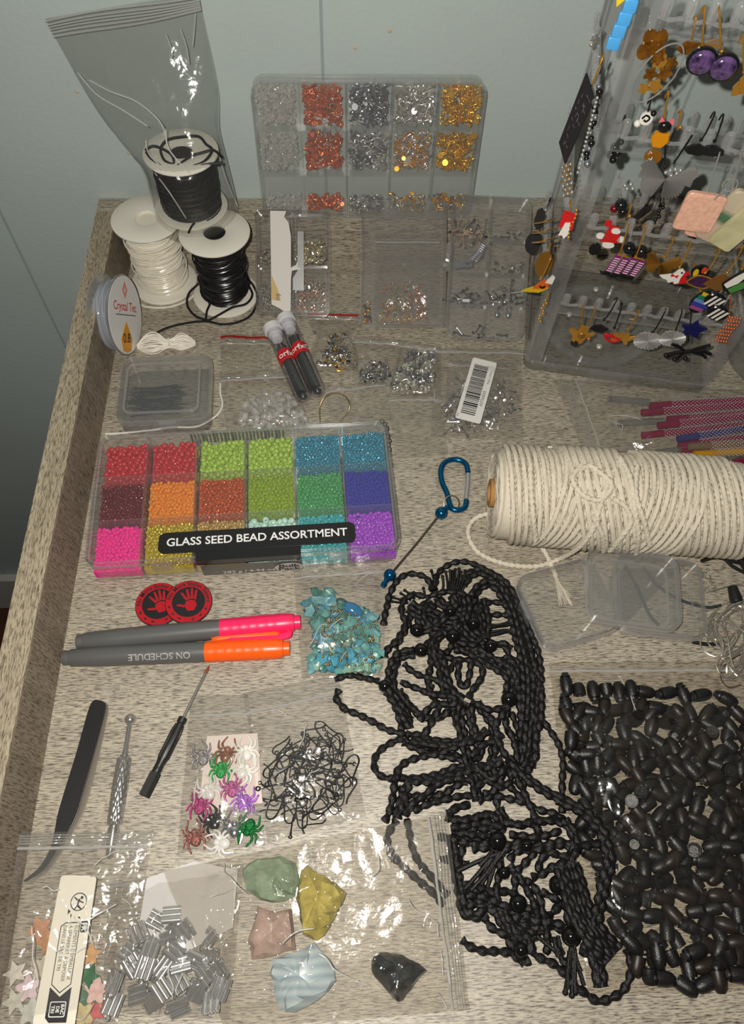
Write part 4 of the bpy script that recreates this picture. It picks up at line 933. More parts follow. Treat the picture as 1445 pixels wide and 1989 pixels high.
# ---------------------------------------------------------------- crystals bag
quad_bag('zip_bag', 'large zip bag of rough crystals with zip strip beside black cords', (868, 1578), (912, 1962), (436, 2000), (318, 1692), 1.7, 13., .5, .07, n=80, fm=film('crystal_bag_film', .045, (.955, .945, .925), .09, (.72, .70, .66), bump=.42, bscale=42., fine=.08), ribs=3, z=.35, zc=(.95, .35, .3, .5), creases=7)
def outline_rock(label, outline, h, m_, seed, z0=.38):
    """rough stone whose plan follows an outline; broken facets rise to a ridge"""
    rnd = random.Random(seed); base = [at(x, y, z0+h*.35) for x, y in outline]; c = np.mean(base, 0); n = len(base)*2; B = []
    for i in range(len(base)):
        a, b2 = base[i], base[(i+1) % len(base)]; B += [a, (a+b2)/2+np.array([rnd.uniform(-.08, .08), rnd.uniform(-.08, .08), 0])]
    V = []; F = []
    for (k, zz, jt) in ((.88, z0, .03), (1.0, z0+h*.35, .0), (.84, z0+h*.74, .10), (.46, z0+h*.98, .16)):
        for p in B: q = c+(p-c)*(k+rnd.uniform(-jt, jt)); V.append((q[0]-c[0], q[1]-c[1], zz+rnd.uniform(-jt, jt)*h*.9))
    for l in range(3):
        for i in range(n): j = (i+1) % n; F += [(l*n+i, l*n+j, (l+1)*n+j), (l*n+i, (l+1)*n+j, (l+1)*n+i)]
    V += [(.1, .1, z0+h*1.05), (0, 0, z0)]
    for i in range(n): j = (i+1) % n; F += [(3*n+i, 3*n+j, 4*n), (j, i, 4*n+1)]
    o = MB().add(V, F).build('crystal', m_, None, (c[0], c[1], 0), angle=28); return tag(o, label, 'crystal')
m_, nt, out = _new('banded_blue_stone'); p_ = N(nt, 'ShaderNodeBsdfPrincipled', Roughness=.3); nt.links.new(p_.outputs[0], out.inputs[0]); tc_ = N(nt, 'ShaderNodeTexCoord'); wv = N(nt, 'ShaderNodeTexWave', Scale=70., Distortion=3.); wv.bands_direction = 'Y'; nt.links.new(tc_.outputs['Object'], wv.inputs['Vector']); rp = N(nt, 'ShaderNodeValToRGB'); rp.color_ramp.elements[0].color = rgba(srgb(158, 176, 184)); rp.color_ramp.elements[1].color = rgba(srgb(186, 200, 204)); nt.links.new(wv.outputs[0], rp.inputs[0]); nt.links.new(rp.outputs[0], p_.inputs['Base Color'])
outline_rock('pale green fluorite crystal at the corner of the large bag', [(470, 1690), (500, 1668), (545, 1662), (572, 1676), (582, 1708), (574, 1740), (545, 1752), (505, 1748), (478, 1730)], .8, pmat('green_stone', srgb(132, 150, 124), .22, var=.3, vscale=140., bump=.5, bscale=260.), 1)
outline_rock('yellow citrine crystal, the tallest in the large bag', [(584, 1692), (597, 1680), (628, 1700), (673, 1735), (655, 1772), (640, 1802), (616, 1828), (588, 1816), (582, 1785), (575, 1745)], 1.3, pmat('yellow_stone', srgb(182, 166, 84), .2, var=.35, vscale=160., bump=.5, bscale=260.), 2)
outline_rock('dusky pink quartz crystal in the large bag', [(500, 1760), (535, 1772), (565, 1765), (574, 1845), (535, 1856), (488, 1864), (480, 1830)], .8, pmat('pink_stone', srgb(176, 150, 138), .25, var=.25, vscale=140., bump=.5, bscale=260.), 3)
outline_rock('pale blue banded crystal slab in the large bag', [(528, 1862), (572, 1850), (610, 1830), (640, 1862), (652, 1905), (618, 1942), (572, 1966), (542, 1958), (532, 1925), (524, 1890)], .85, m_, 4)
outline_rock('dark smoky black crystal alone near the zip strip', [(735, 1850), (765, 1852), (792, 1862), (829, 1885), (802, 1915), (788, 1932), (772, 1947), (756, 1930), (728, 1898), (721, 1870)], 1.1, pmat('black_stone', srgb(40, 44, 46), .15, var=.8, vscale=160., bump=.5, bscale=260.), 5)
# ---------------------------------------------------------------- connector bag
quad_bag('zip_bag', 'crumpled clear bag of silver three-tube connectors', (212, 1716), (474, 1676), (446, 1982), (196, 1966), 1.5, 14., .3, .03, n=56, z=.1, zips=1, creases=5)
pp = [at(*p, .35) for p in ((285, 1706), (376, 1673), (462, 1690), (452, 1802), (360, 1850), (268, 1812))]
o = MB().add(pp+[p-np.array([0, 0, .05]) for p in pp], [tuple(range(6))[::-1], tuple(range(6, 12))]+[(i, (i+1) % 6, 6+(i+1) % 6, 6+i) for i in range(6)]).build('paper_card', pmat('grey_white_card', srgb(206, 202, 200), .7)); tag(o, 'blank white paper card inside the connector bag', 'card')
m_chr = pmat('connector_chrome', srgb(222, 222, 220), .2, .82)
tb = MB()
me_t = MB().lathe([(.10, -.48), (.165, -.48), (.165, .48), (.10, .48), (.10, -.48)], 10, cap=False).mesh('tube', m_chr); me_b = MB().box(-.4, .4, -.42, .42, -.12, -.06).mesh('strap', m_chr); me_l = MB().tube([(.13*math.cos(a), .13*math.sin(a), 0) for a in np.linspace(0, 6, 12)], .04, 5).mesh('loop', m_chr)
rnd = random.Random(14)
for k, (x, y) in enumerate(pack([(262, 1810), (330, 1772), (360, 1800), (405, 1800), (425, 1870), (438, 1950), (340, 1958), (215, 1955), (228, 1880)], 27, 15, 24)):
    o = thing('connector', 'silver three-tube ribbed connector in the crumpled clear bag', 'connector', (x, y, rnd.uniform(.25, .95)), 0, 'silver three-tube connectors'); o.rotation_euler = [math.radians(v) for v in (rnd.uniform(-35, 35), rnd.uniform(-35, 35), rnd.uniform(0, 360))]
    for j in (-1, 0, 1): inst(me_t, 'tube', o, TR(j*.31, 0, 0, rx=90))
    inst(me_b, 'strap', o, TR()); inst(me_l, 'loop', o, TR(0, .6, -.05))
# ---------------------------------------------------------------- bag with the sorting label
quad_bag('zip_bag', 'zip bag with recycling label and leaf confetti against the rim', (32, 1617), (299, 1613), (224, 2010), (-18, 2010), 1.2, 15., .25, .09, n=50, zc=(1.5, .5, .3, 1.2), ribs=3, creases=7)
leaf = []
for k in range(10):
    a = 2*math.pi*k/10+.3; r = .62 if k % 2 == 0 else .3; leaf.append((r*math.cos(a), r*math.sin(a)))
fl_o = [(.5*(1+.25*math.cos(5*a))*math.cos(a), .5*(1+.25*math.cos(5*a))*math.sin(a)) for a in np.linspace(0, 6.2, 30)]
T_lf = tmpl(MB().prism(leaf, 0, .05)); T_fl = tmpl(MB().prism(fl_o, 0, .05))
cf = [((92, 1830), T_lf, (190, 130, 80), 'tan maple leaf, nearest the rim side of the label'), ((84, 1880), T_fl, (206, 196, 180), 'cream flower, beside the tan leaf'), ((176, 1855), T_lf, (206, 150, 80), 'orange maple leaf, beside the label'), ((172, 1895), T_lf, (14, 96, 50), 'dark green glitter leaf, upper'), ((168, 1945), T_fl, (16, 92, 50), 'dark green glitter blossom, lower'), ((55, 1920), T_fl, (214, 190, 196), 'pale pink blossom'), ((28, 1945), T_lf, (206, 204, 190), 'off-white leaf at the bag corner'), ((188, 1925), T_fl, (214, 178, 170), 'salmon blossom'), ((60, 1965), T_fl, (196, 200, 190), 'grey-white blossom near the frame edge'), ((182, 1965), T_lf, (206, 90, 96), 'coral red leaf'), ((160, 1972), T_fl, (206, 190, 140), 'straw yellow blossom'), ((30, 1890), T_lf, (214, 208, 196), 'ivory leaf near the bag edge'), ((78, 1805), T_fl, (196, 140, 100), 'brown-orange blossom above the tan leaf')]
for k, (p, T, c, d) in enumerate(cf):
    o = MB().add(*T).build('confetti_piece', pmat('confetti_%d' % k, srgb(*c), .5, var=.2, vscale=300.), None, at(p[0], p[1], .25+.12*(k % 4)), (random.uniform(-.2, .2), random.uniform(-.2, .2), random.uniform(0, 6))); tag(o, '%s confetti piece in the label bag' % d, 'confetti')
# label
La = at(158, 1703, 1.75); Lb = at(112, 1995, 1.6); xd = Lb-La; LL = np.linalg.norm(xd); yd = np.cross((0, 0, 1), xd)
kl = LL/9.55; M = frame((La+Lb)/2, xd, yd) @ TR(s=kl); LL = 9.55; m_pap = pmat('label_paper', srgb(228, 222, 206), .6)
for k in range(2):
    lo = thing('paper_label', 'white French recycling label with sorting-bin print in the front bag' if k == 0 else 'second white label tucked behind the printed recycling label', 'label'); set_m(lo, M @ TR(-.1*k, -.55*k, -.12*k, rz=-1.5*k))
    Wl = 2.35
    MB().prism(rr(LL, Wl, .22), -.02, .0).build('paper', m_pap, lo)
    if k: continue
    x0 = -LL/2
    ic = MB().shell([(x0+1.7+.62*math.cos(a), .1+.62*math.sin(a)) for a in np.linspace(0, 2*math.pi, 33)[:-1]], [(x0+1.7+.55*math.cos(a), .1+.55*math.sin(a)) for a in np.linspace(0, 2*math.pi, 33)[:-1]], .0, .008).build('printed_circle', m_ink, lo, smooth=False)
    fg = MB(); fg.lathe([(0, .001), (.11, .001), (.11, .008)], 14, TR(x0+1.42, .3, 0))
    for q in ([(1.5, .2), (2.0, .1), (2.0, -.02), (1.5, .05)], [(1.9, .12), (2.2, .42), (2.26, .36), (2.0, .0)], [(1.6, .2), (1.75, .5), (1.82, .46), (1.7, .15)], [(1.55, .02), (1.35, -.25), (1.42, -.3), (1.66, 0)], [(1.95, .06), (2.25, -.1), (2.22, -.18), (1.92, -.04)]): fg.prism([(x0+a, b) for a, b in q][::-1], .001, .008)
    fg.build('printed_figure', m_ink, lo, smooth=False)
    for j in range(4):
        a = .6+j*.5; 
        MB().prism([(x0+2.0+.75*math.cos(-a+.9)-.1, .1+.75*math.sin(-a+.9)), (x0+2.15+.8*math.cos(-a+1.05), .1+.8*math.sin(-a+1.05)), (x0+2.2+.55*math.cos(-a+.8), .1+.5*math.sin(-a+.8))], .001, .008).build('printed_arrow', m_ink, lo, smooth=False)
    fr_ = MB().prism(rr(.75, .5, .1, 3, x0+3.35, .78), .001, .008).build('printed_tab', m_ink, lo, smooth=False)
    letters('FR', .5, TR(x0+3.35, .78, .012), m_wht, fr_, bold=.02)
    out_ = [(x0+3.05, .48), (x0+3.05, -.6), (x0+3.3, -.95), (x0+7.0, -.95), (x0+7.55, -.25), (x0+7.0, .48)]; inn = [(x0+3.12, .42), (x0+3.12, -.58), (x0+3.34, -.89), (x0+6.97, -.89), (x0+7.46, -.25), (x0+6.97, .42)]
    MB().shell(out_[::-1], inn[::-1], .001, .008).build('printed_outline', m_ink, lo, smooth=False)
    for j, tx in enumerate(("ÉLÉMENTS D'EMBALLAGE", 'À SÉPARER ET À DÉPOSER', 'DANS LE BAC DE TRI')): letters(tx, .36, TR(x0+3.25, .22-.42*j, .01), m_ink, lo, align='LEFT', sx=.86)
    bx_ = MB().prism([(x0+7.15, .55), (x0+7.75, -.2), (x0+7.15, -1.0), (x0+9.0, -1.0), (x0+9.3, -.7), (x0+9.3, .55)][::-1], .001, .008).build('printed_panel', m_ink, lo, smooth=False)
    MB().shell(rr(.95, 1.15, .1, 2, x0+8.5, -.22), rr(.83, 1.03, .08, 2, x0+8.5, -.22), .009, .014).build('printed_bin', m_wht, bx_, smooth=False)
    for j, tx in enumerate(('BAC', 'DE', 'TRI')): letters(tx, .32, TR(x0+8.5, .12-.34*j, .014), m_wht, bx_, bold=.01)
# ================================================================ pens, badges and tools
def along(a, b, r, z=None):
    """frame with local z running from pixel a to pixel b on the table, y up"""
    A0 = at(*a, r if z is None else z); B1 = at(*b, r if z is None else z); d = B1-A0; L = np.linalg.norm(d)
    x = np.cross((0, 0, 1.), d); return frame(A0, x, np.cross(d, x)), L
m_pgrey = pmat('pen_grey', srgb(92, 92, 92), .38)
m_ptext = pmat('pen_print', srgb(170, 168, 160), .5)
for (a, b, ccol, nm, fr_, clipside, txt, tpos) in (((150, 1247), (584, 1208), (246, 36, 96), 'hot pink', .635, -1, 'Made in China', .42), ((123, 1278), (563, 1259), (255, 96, 12), 'orange', .625, 1, 'ON SCHEDULE', .43)):
    R = .62; M, L = along(a, b, R+.02)
    p = thing('highlighter_pen', 'grey highlighter pen with %s cap' % nm, 'pen'); set_m(p, M)
    zc = L*fr_
    MB().lathe([(0, 0), (.44, 0), (.46, .05), (.46, .42), (.5, .45)], 24).build('end_plug', m_pgrey, p)
    MB().lathe([(.5, .43), (.54, .5), (.62, 2.5), (.64, zc)], 28).build('barrel', m_pgrey, p)
    m_c = pmat('pen_cap_'+nm.replace(' ', '_'), srgb(*ccol), .35, spec=.5)
    pr = [(.645, zc)]
    for k in range(7): z0 = zc+.15+k*.55; pr += [(.655, z0), (.665, z0+.25), (.645, z0+.5)]
    pr += [(.64, L-.85), (.56, L-.42), (.46, L-.38), (.45, L-.02), (.40, L), (0, L)]
    MB().lathe(pr, 28).build('cap', m_c, p)
    # clip lies beside the cap
    s_ = clipside; 
    cp = MB()
    Q = catmull([(s_*.60, .12, L-.75), (s_*.86, .14, L-.9), (s_*.92, .15, L-2.2), (s_*.88, .14, zc+1.0), (s_*.74, .12, zc+.35)], 5)
    cp.tube(Q, [.12]*4+[.15]*(len(Q)-7)+[.12, .1, .08], 8, flat=1.7)
    cp.build('clip', m_c, p)
    V, F = text_geo(txt, .40 if 'Made' in txt else .56, bold=.004)
    # wrapped on the barrel, upside down as the pen lies
    up_ = -1.15 if nm == 'hot pink' else .55
    V2 = np.array([(.655*math.cos(math.pi/2+up_+yv/.63), .655*math.sin(math.pi/2+up_+yv/.63), L*tpos-x) for x, yv, _ in V])
    MB().add(V2, F).build('lettering', m_ptext, p, smooth=False)
# badges
m_bred = pmat('badge_red', srgb(178, 26, 38), .3, spec=.5); m_bblk = pmat('badge_black', (.016, .016, .017), .35)
def badge(px, py, z, label, rz, tilt):
    c = at(px, py, z); b = thing('pin_badge', label, 'badge', c, rz); b.rotation_euler[1] = math.radians(tilt)
    R = 1.5
    MB().lathe([(0, 0), (R-.05, 0), (R, .05), (R, .14), (R-.03, .17), (0, .17)], 48).build('disc', m_bblk, b)
    MB().lathe([(R*.70, .171), (R*.97, .171), (R*.97, .19), (R*.70, .19), (R*.70, .171)], 48, cap=False).build('red_ring', m_bred, b)
    V, F = text_geo('No More Stolen Sisters', .40, bold=.008); rr0 = R*.835
    V2 = np.array([((rr0+yv)*math.cos(math.pi/2-x/rr0), (rr0+yv)*math.sin(math.pi/2-x/rr0), .197) for x, yv, _ in V]); MB().add(V2, F).build('lettering', m_ink, b, smooth=False)
    hm = MB()
    hm.prism([(x, y) for x, y in ((.02, -.62), (.42, -.55), (.55, -.2), (.42, .1), (.1, .16), (-.18, .0), (-.22, -.3))][::-1], .172, .19)
    hm.build('palm_print', m_bred, b, smooth=False)
    for (x0, y0, x1, y1) in ((-.12, .12, -.52, .55), (.0, .2, -.22, .82), (.18, .24, .08, .92), (.36, .2, .38, .82), (-.2, -.32, -.66, -.28)):
        d = np.array([x1-x0, y1-y0]); d /= np.linalg.norm(d); n = np.array([-d[1], d[0]])*.085; a = np.array([x0, y0]); e = np.array([x1, y1])
        MB().prism([tuple(a-n), tuple(e-n*.8), tuple(e+d*.08), tuple(e+n*.8), tuple(a+n)], .172, .19).build('finger_print', m_bred, b, smooth=False)
    for a in (200, 225, 250, 290, 315, 340):
        MB().prism([((R*.79+dx)*math.cos(math.radians(a+da)), (R*.79+dx)*math.sin(math.radians(a+da))) for dx, da in ((0, -4), (.12, -2), (.1, 5), (.0, 6))], .191, .197).build('printed_leaf', m_ink, b, smooth=False)
badge(309, 1175, .02, 'round black and red handprint badge, lying under the other one', 8, 0)
badge(367, 1171, .20, 'round black and red handprint badge, overlapping on top of the other', -4, 3)
# tweezers
m_tw = pmat('tweezer_black', (.018, .018, .02), .42, .2, bump=.12, bscale=2500.); m_twe = pmat('tweezer_edge', srgb(190, 180, 165), .3, .8)
tw = thing('tweezers', 'black tweezers with bent tips reaching under the label bag', 'tweezers', at(160, 1500, 0)); o0 = at(160, 1500, 0)
def strip(px, z, t, hw0, m, name, par, dz=0.):
    P = catmull([at(x, y, zz)-o0 for x, y, zz, _ in px], 6); H = catmull([np.array([h, 0, 0]) for *_, h in px], 6)[:, 0]
    T = np.gradient(P, axis=0); T /= np.linalg.norm(T, axis=1, keepdims=True); S = np.cross(T, (0, 0, 1.)); S /= np.linalg.norm(S, axis=1, keepdims=True)
    V = []; n = len(P)
    for i in range(n): V += [P[i]-S[i]*H[i], P[i]+S[i]*H[i], P[i]+S[i]*H[i]+np.array([0, 0, t]), P[i]-S[i]*H[i]+np.array([0, 0, t])]
    F = [(0, 1, 2, 3), tuple((n-1)*4+k for k in (3, 2, 1, 0))]
    for i in range(n-1):
        for k in range(4): F.append((i*4+k, i*4+(k+1) % 4, (i+1)*4+(k+1) % 4, (i+1)*4+k))
    return MB().add(V, F).build(name, m, par)
strip([(194, 1361, .42, .18), (192, 1367, .42, .42), (186, 1390, .44, .5), (167, 1460, .5, .5), (145, 1535, .55, .52), (130, 1585, .55, .5), (117, 1620, .5, .32), (104, 1652, .45, .2), (82, 1686, .4, .13), (48, 1712, .4, .05)], 0, .1, .5, m_tw, 'upper_arm', tw)
strip([(197, 1364, .1, .2), (196, 1372, .1, .44), (192, 1395, .1, .5), (176, 1465, .08, .52), (156, 1540, .06, .55), (139, 1592, .06, .5), (124, 1625, .06, .3), (113, 1655, .06, .2), (90, 1690, .06, .12), (56, 1716, .06, .05)], 0, .09, .5, m_twe, 'lower_arm', tw)
# silver ball tool
M, L = along((253, 1396), (216, 1640), .36); bt = thing('ball_stylus', 'knurled silver stylus with a ball end', 'tool'); set_m(bt, M)
m_tool = pmat('tool_steel', srgb(190, 188, 184), .22, .8)
MB().sphere((0, 0, .05), .33, 16, 12).build('ball', m_tool, bt)
MB().lathe([(.13, .2), (.13, 1.7), (.17, 1.9), (.17, 2.1)], 14).build('shaft', m_tool, bt)
kn = MB(); nseg = 28; z0, z1 = 2.1, 6.0; nz = 40
def knf(u, v):
    a = 2*math.pi*u; z = z0+(z1-z0)*v; r = .34+.05*math.sin(math.pi*v)+.022*abs(math.sin(a*7+z*4))*1.4+.022*abs(math.sin(a*7-z*4))*1.4
    if v < .03 or v > .97: r = .26
    return (r*math.cos(a), r*math.sin(a), z)
kn.grid(knf, 84, nz); kn.build('knurled_grip', m_tool, bt)
MB().lathe([(.3, 6.0), (.32, 6.3), (.2, 7.4), (.16, 7.5), (0, 7.6)], 18).build('tip', m_tool, bt)
# precision screwdriver
M, L = along((407, 1292), (280, 1546), .34); sd = thing('screwdriver', 'small black precision screwdriver with thin steel shaft', 'screwdriver'); set_m(sd, M)
MB().lathe([(0, 0), (.06, .15), (.1, .3), (.1, .55)], 10).build('tip', pmat('coppered_tip', srgb(176, 104, 70), .35, .6), sd)
MB().lathe([(.095, .5), (.095, L*.42)], 12).build('shaft', m_tool, sd)
hd = L*.42; m_sdb = pmat('screwdriver_black', (.016, .016, .016), .4)
MB().lathe([(.22, hd), (.27, hd+.05), (.27, hd+.35), (.22, hd+.4), (.24, hd+1.0), (.33, hd+1.6), (.34, hd+2.4), (.25, hd+2.9), (.27, hd+3.0), (.25, hd+3.08), (.28, hd+3.15), (.26, hd+3.25), (.28, hd+3.4)], 20).build('handle', m_sdb, sd)
for k in range(6):
    a = k*math.pi/3; MB().tube([(.32*math.cos(a)*(.78 if z < hd+.7 else 1), .32*math.sin(a)*(.78 if z < hd+.7 else 1), z) for z in (hd+.45, hd+.9, hd+1.5, hd+2.0, hd+2.5)], .035, 5).build('grip_ridge', m_sdb, sd)
MB().lathe([(.2, hd+3.35), (.34, hd+3.4), (.34, L), (.3, L+.03), (0, L+.03)], 6).build('hex_end', m_sdb, sd, angle=20)
# carabiner key chain
kc = thing('key_chain', 'blue carabiner clip with ring, steel rod and two blue beads', 'key chain', at(850, 1000, 0)); o0 = at(850, 1000, 0)
m_blue = pmat('anodised_blue', srgb(14, 92, 138), .22, .75); m_rod = pmat('rod_steel', srgb(120, 112, 100), .3, .85)
P = catmull([at(x, y, .28)-o0 for x, y in ((909, 918), (905, 902), (893, 894), (877, 893), (862, 900), (856, 916), (859, 938), (868, 958), (872, 975), (878, 988), (891, 991), (903, 985), (906, 972))], 5)
MB().tube(P, .2, 10).build('hook_body', m_blue, kc)
MB().tube(catmull([at(x, y, .3)-o0 for x, y in ((909, 920), (908, 944), (905, 970))], 4), .16, 10).build('gate', pmat('gate_silver', srgb(196, 196, 200), .3, .7), kc)
P = [at(877, 978, .35)-o0+np.array([.55*math.cos(a), .5*math.sin(a), .25*math.sin(a)]) for a in np.linspace(0, 6.28, 26)]
MB().tube(P, .05, 6).build('split_ring', m_rod, kc)
for (px, py, r, nm) in ((857, 997, .45, 'bead'), (757, 1117, .42, 'bead')): MB().sphere(at(px, py, .45)-o0, r, 18, 14).build(nm, m_blue, kc)
MB().tube([at(851, 1003, .45)-o0, at(810, 1055, .42)-o0, at(765, 1108, .4)-o0], .085, 8).build('rod', m_rod, kc)
q = at(857, 997, .45)-o0; d = at(868, 986, .45)-at(857, 997, .45); d /= np.linalg.norm(d)
MB().tube([q+d*.35, q+d*.7], .2, 12).build('collar', m_blue, kc)
q = at(757, 1117, .42)-o0; d = at(745, 1136, .42)-at(757, 1117, .42); d /= np.linalg.norm(d)
MB().tube([q+d*.3, q+d*.5, q+d*.55, q+d*.75, q+d*.8, q+d*1.0], [.2, .2, .14, .2, .2, .16], 12).build('finial', m_blue, kc)
# ================================================================ cotton cord cone
CR = 3.25
Ca = at(958, 958, CR); Cb = at(1442, 988, CR); M = frame(Ca, (0, 0, 1), np.cross(Cb-Ca, (0, 0, 1))); M = frame(Ca, np.cross((0, 0, 1), Cb-Ca), np.cross(Cb-Ca, np.cross((0, 0, 1), Cb-Ca)))
CL = np.linalg.norm(Cb-Ca); CINV = np.linalg.inv(M)
def cl(x, y, z): return (CINV @ np.append(at(x, y, z), 1))[:3]
m_cot = pmat('cotton_cord', srgb(212, 203, 184), .9, spec=.1, bump=.5, bscale=1500., var=.06, vscale=200.); m_card = pmat('cardboard', srgb(168, 124, 70), .7)
ct = thing('cotton_cord_roll', 'big roll of cream twisted cotton cord on a cardboard tube', 'cord roll'); set_m(ct, M)
MB().lathe([(.62, -.28), (.95, -.28), (.95, CL+.3), (.62, CL+.3), (.62, -.28)], 28, cap=False).build('cardboard_tube', m_card, ct)
MB().lathe([(.96, .15), (CR-.55, .1), (CR-.22, .3), (CR-.2, CL-.6), (CR-.6, CL-.3), (.96, CL-.2)], 40).build('inner_winding', m_cot, ct)
def helix(z0, z1, pitch, R, rc, d=1, ph=0., per=36, tilt=0., endr=0.):
    n = int(abs(z1-z0)/pitch*per); pts = []
    for i in range(n+1):
        a = ph+d*2*math.pi*i/per; t = i/n; z = z0+(z1-z0)*t
        Rr = R-endr*max(0, 1-min(t, 1-t)*14)
        zz = min(max(z+tilt*math.sin(a*1.0+.4), .25), CL-.3)
        pts.append((Rr*math.cos(a), Rr*math.sin(a), zz))
    return np.array(pts)
rope = dict(seg=10, lobes=3, depth=.42, twist=5.2)
MB().tube(helix(.3, CL-.4, .36, CR-.22, .21, 1, 0, 110, .0, .35), .21, **rope).build('wound_cord', m_cot, ct)
for (z0, z1, pt, R, d, tl) in ((.8, 3.2, .42, CR-.05, 1, -.35), (3.0, 7.0, .44, CR-.02, -1, .75), (5.2, 8.6, .46, CR+.08, 1, -1.0), (8.2, 12.2, .46, CR+.02, 1, .85), (11.4, CL-.8, .45, CR-.02, -1, -.85)):
    MB().tube(helix(z0, z1, pt, R, .2, d, .5, 110, tl), .2, **rope).build('wound_cord', m_cot, ct)
# thread-end swirl on the end face
sw = np.array([((1.05+.19*a/6.283*2.0)*math.cos(a), (1.05+.19*a/6.283*2.0)*math.sin(a), .12+.03*math.sin(a*3)) for a in np.linspace(0, 6.283*5, 150)])
MB().tube(sw, .2, **rope).build('end_coil', m_cot, ct)
def surf(px, py, lift=.15):
    """point on the roll's surface seen at a pixel"""
    d = CAMM.T @ np.array([(px-CXP)/FPX, (py-CYP)/FPX, 1.0]); o = np.array([0, 0, CAMH]); R = CR+lift
    o2 = xf(CINV, o)[0]; d2 = CINV[:3, :3] @ d
    A_ = d2[0]**2+d2[1]**2; B_ = 2*(o2[0]*d2[0]+o2[1]*d2[1]); C_ = o2[0]**2+o2[1]**2-R*R; D_ = B_*B_-4*A_*C_
    t = (-B_-math.sqrt(max(D_, 0)))/(2*A_); return o2+t*d2
loop = [cl(955, 997, .8), cl(930, 1003, .4), cl(913, 1018, .25), cl(910, 1042, .22), cl(930, 1074, .22), cl(980, 1095, .22), cl(1040, 1100, .24), cl(1085, 1086, .5), surf(1125, 1062, .2), surf(1150, 1030), surf(1165, 985), surf(1180, 940), surf(1206, 890)]
MB().tube(resample(catmull(loop, 8), .12), .2, **rope).build('loose_loop', m_cot, ct)
for path in ([(1128, 905), (1112, 930), (1130, 960), (1160, 972), (1180, 960), (1188, 940), (1168, 920), (1145, 905), (1125, 915)], [(1190, 968), (1215, 985), (1225, 1015), (1205, 1045), (1185, 1070)], [(1205, 890), (1225, 930), (1232, 985), (1240, 1040), (1235, 1075)], [(1150, 1000), (1170, 1040), (1172, 1070)], [(1238, 905), (1235, 960), (1250, 1010), (1262, 1060)], [(1030, 905), (1032, 960), (1036, 1010), (1040, 1050)]):
    MB().tube(resample(catmull([surf(x, y, .22) for x, y in path], 8), .12), .2, **rope).build('crossing_cord', m_cot, ct)
tail = [cl(1046, 1052, .5), cl(1058, 1072, .25), cl(1072, 1100, .25), cl(1082, 1128, .2)]
MB().tube(resample(catmull(tail, 8), .12), .2, **rope).build('tail', m_cot, ct)
rnd = random.Random(2); tas = MB()
for k in range(26):
    e = cl(1086+rnd.uniform(0, 26), 1165+rnd.uniform(-6, 12), .1+.25*rnd.random()); s = cl(1081+rnd.uniform(-3, 3), 1126, .2); md = (s+e)/2+np.array([0, rnd.uniform(0, .12), 0])
    tas.tube(catmull([s, md, e], 4), .035, 4)
tas.build('frayed_end', m_cot, ct)
# ================================================================ three small square cases
def sqcase(label, quad, z, h, fb=None):
    Q = [at(x, y, z+h) for x, y in quad]; c = np.mean(Q, 0); x = (Q[1]+Q[2])/2-(Q[0]+Q[3])/2; y = (Q[0]+Q[1])/2-(Q[2]+Q[3])/2
    w, d = np.linalg.norm(x), np.linalg.norm(y); M = frame(c-np.array([0, 0, h]), (x[0], x[1], 0), (y[0], y[1], 0))
    o = case('square_case', label, 'small case', M, w, d, h, .9, fb=fb or f_milky, fe=f_milkyedge, lid=.45, latch=(('L', .3),))
    MB().shell(rr(w-.7, d-.7, .8), rr(w-1.0, d-1.0, .7), .13, .28).build('inner_rim', f_milkyedge, o)
    MB().shell(rr(w+.12, d+.12, .95), rr(w-.06, d-.06, .85), h*.5, h*.5+.12).build('side_ridge', f_milkyedge, o)
    return o
sqcase('square clear case lying flat beside the frayed cord end', [(998, 1128), (1138, 1076), (1222, 1222), (1060, 1258)], 0, 1.1, f_case)
sqcase('square clear case lying flat next to the silver chain', [(1192, 1072), (1362, 1094), (1374, 1240), (1206, 1224)], 0, 1.1, f_case)
sqcase('square clear case resting on top of the two flat ones', [(1146, 1058), (1318, 1080), (1324, 1226), (1142, 1198)], 1.14, 1.2)
for k, (path, lab) in enumerate((([(1213, 1098), (1232, 1130), (1248, 1165), (1262, 1195), (1280, 1215)], 'short dark cord end curving under the square cases'), ([(1248, 1100), (1275, 1135), (1310, 1160), (1340, 1172), (1375, 1180), (1400, 1176)], 'longer dark cord running under the cases to the chain'))):
    o = MB().tube(pxpath(path, .12, 6), .11, 7).build('dark_strand', pmat('dark_blue_cord', srgb(40, 46, 54), .6)); tag(o, lab, 'cord')
# ================================================================ silver chain and black cords at the edge
m_chain = pmat('snake_chain', srgb(206, 200, 186), .25, .8)
rnd = random.Random(31)
ch = thing('silver_chain', 'tangled heap of thin silver snake chain beside the cases', 'chain', at(1420, 1200, 0)); o0 = at(1420, 1200, 0)
base = [(1400, 1160), (1440, 1150), (1470, 1200), (1430, 1250), (1385, 1240), (1400, 1190), (1450, 1170), (1468, 1240), (1420, 1290), (1405, 1250), (1395, 1215), (1440, 1185), (1460, 1280), (1430, 1310), (1402, 1280), (1440, 1230), (1390, 1200), (1372, 1242), (1410, 1262), (1450, 1215), (1400, 1150), (1425, 1210), (1455, 1265), (1415, 1235)]
for s in range(5):
    pts = [(x+rnd.uniform(-16, 16), y+rnd.uniform(-16, 16), .1+.75*rnd.random()) for x, y in base[s:]+base[:s]][:16]
    MB().tube(catmull([at(*p)-o0 for p in pts], 7), .055, 6).build('chain_strand', m_chain, ch)
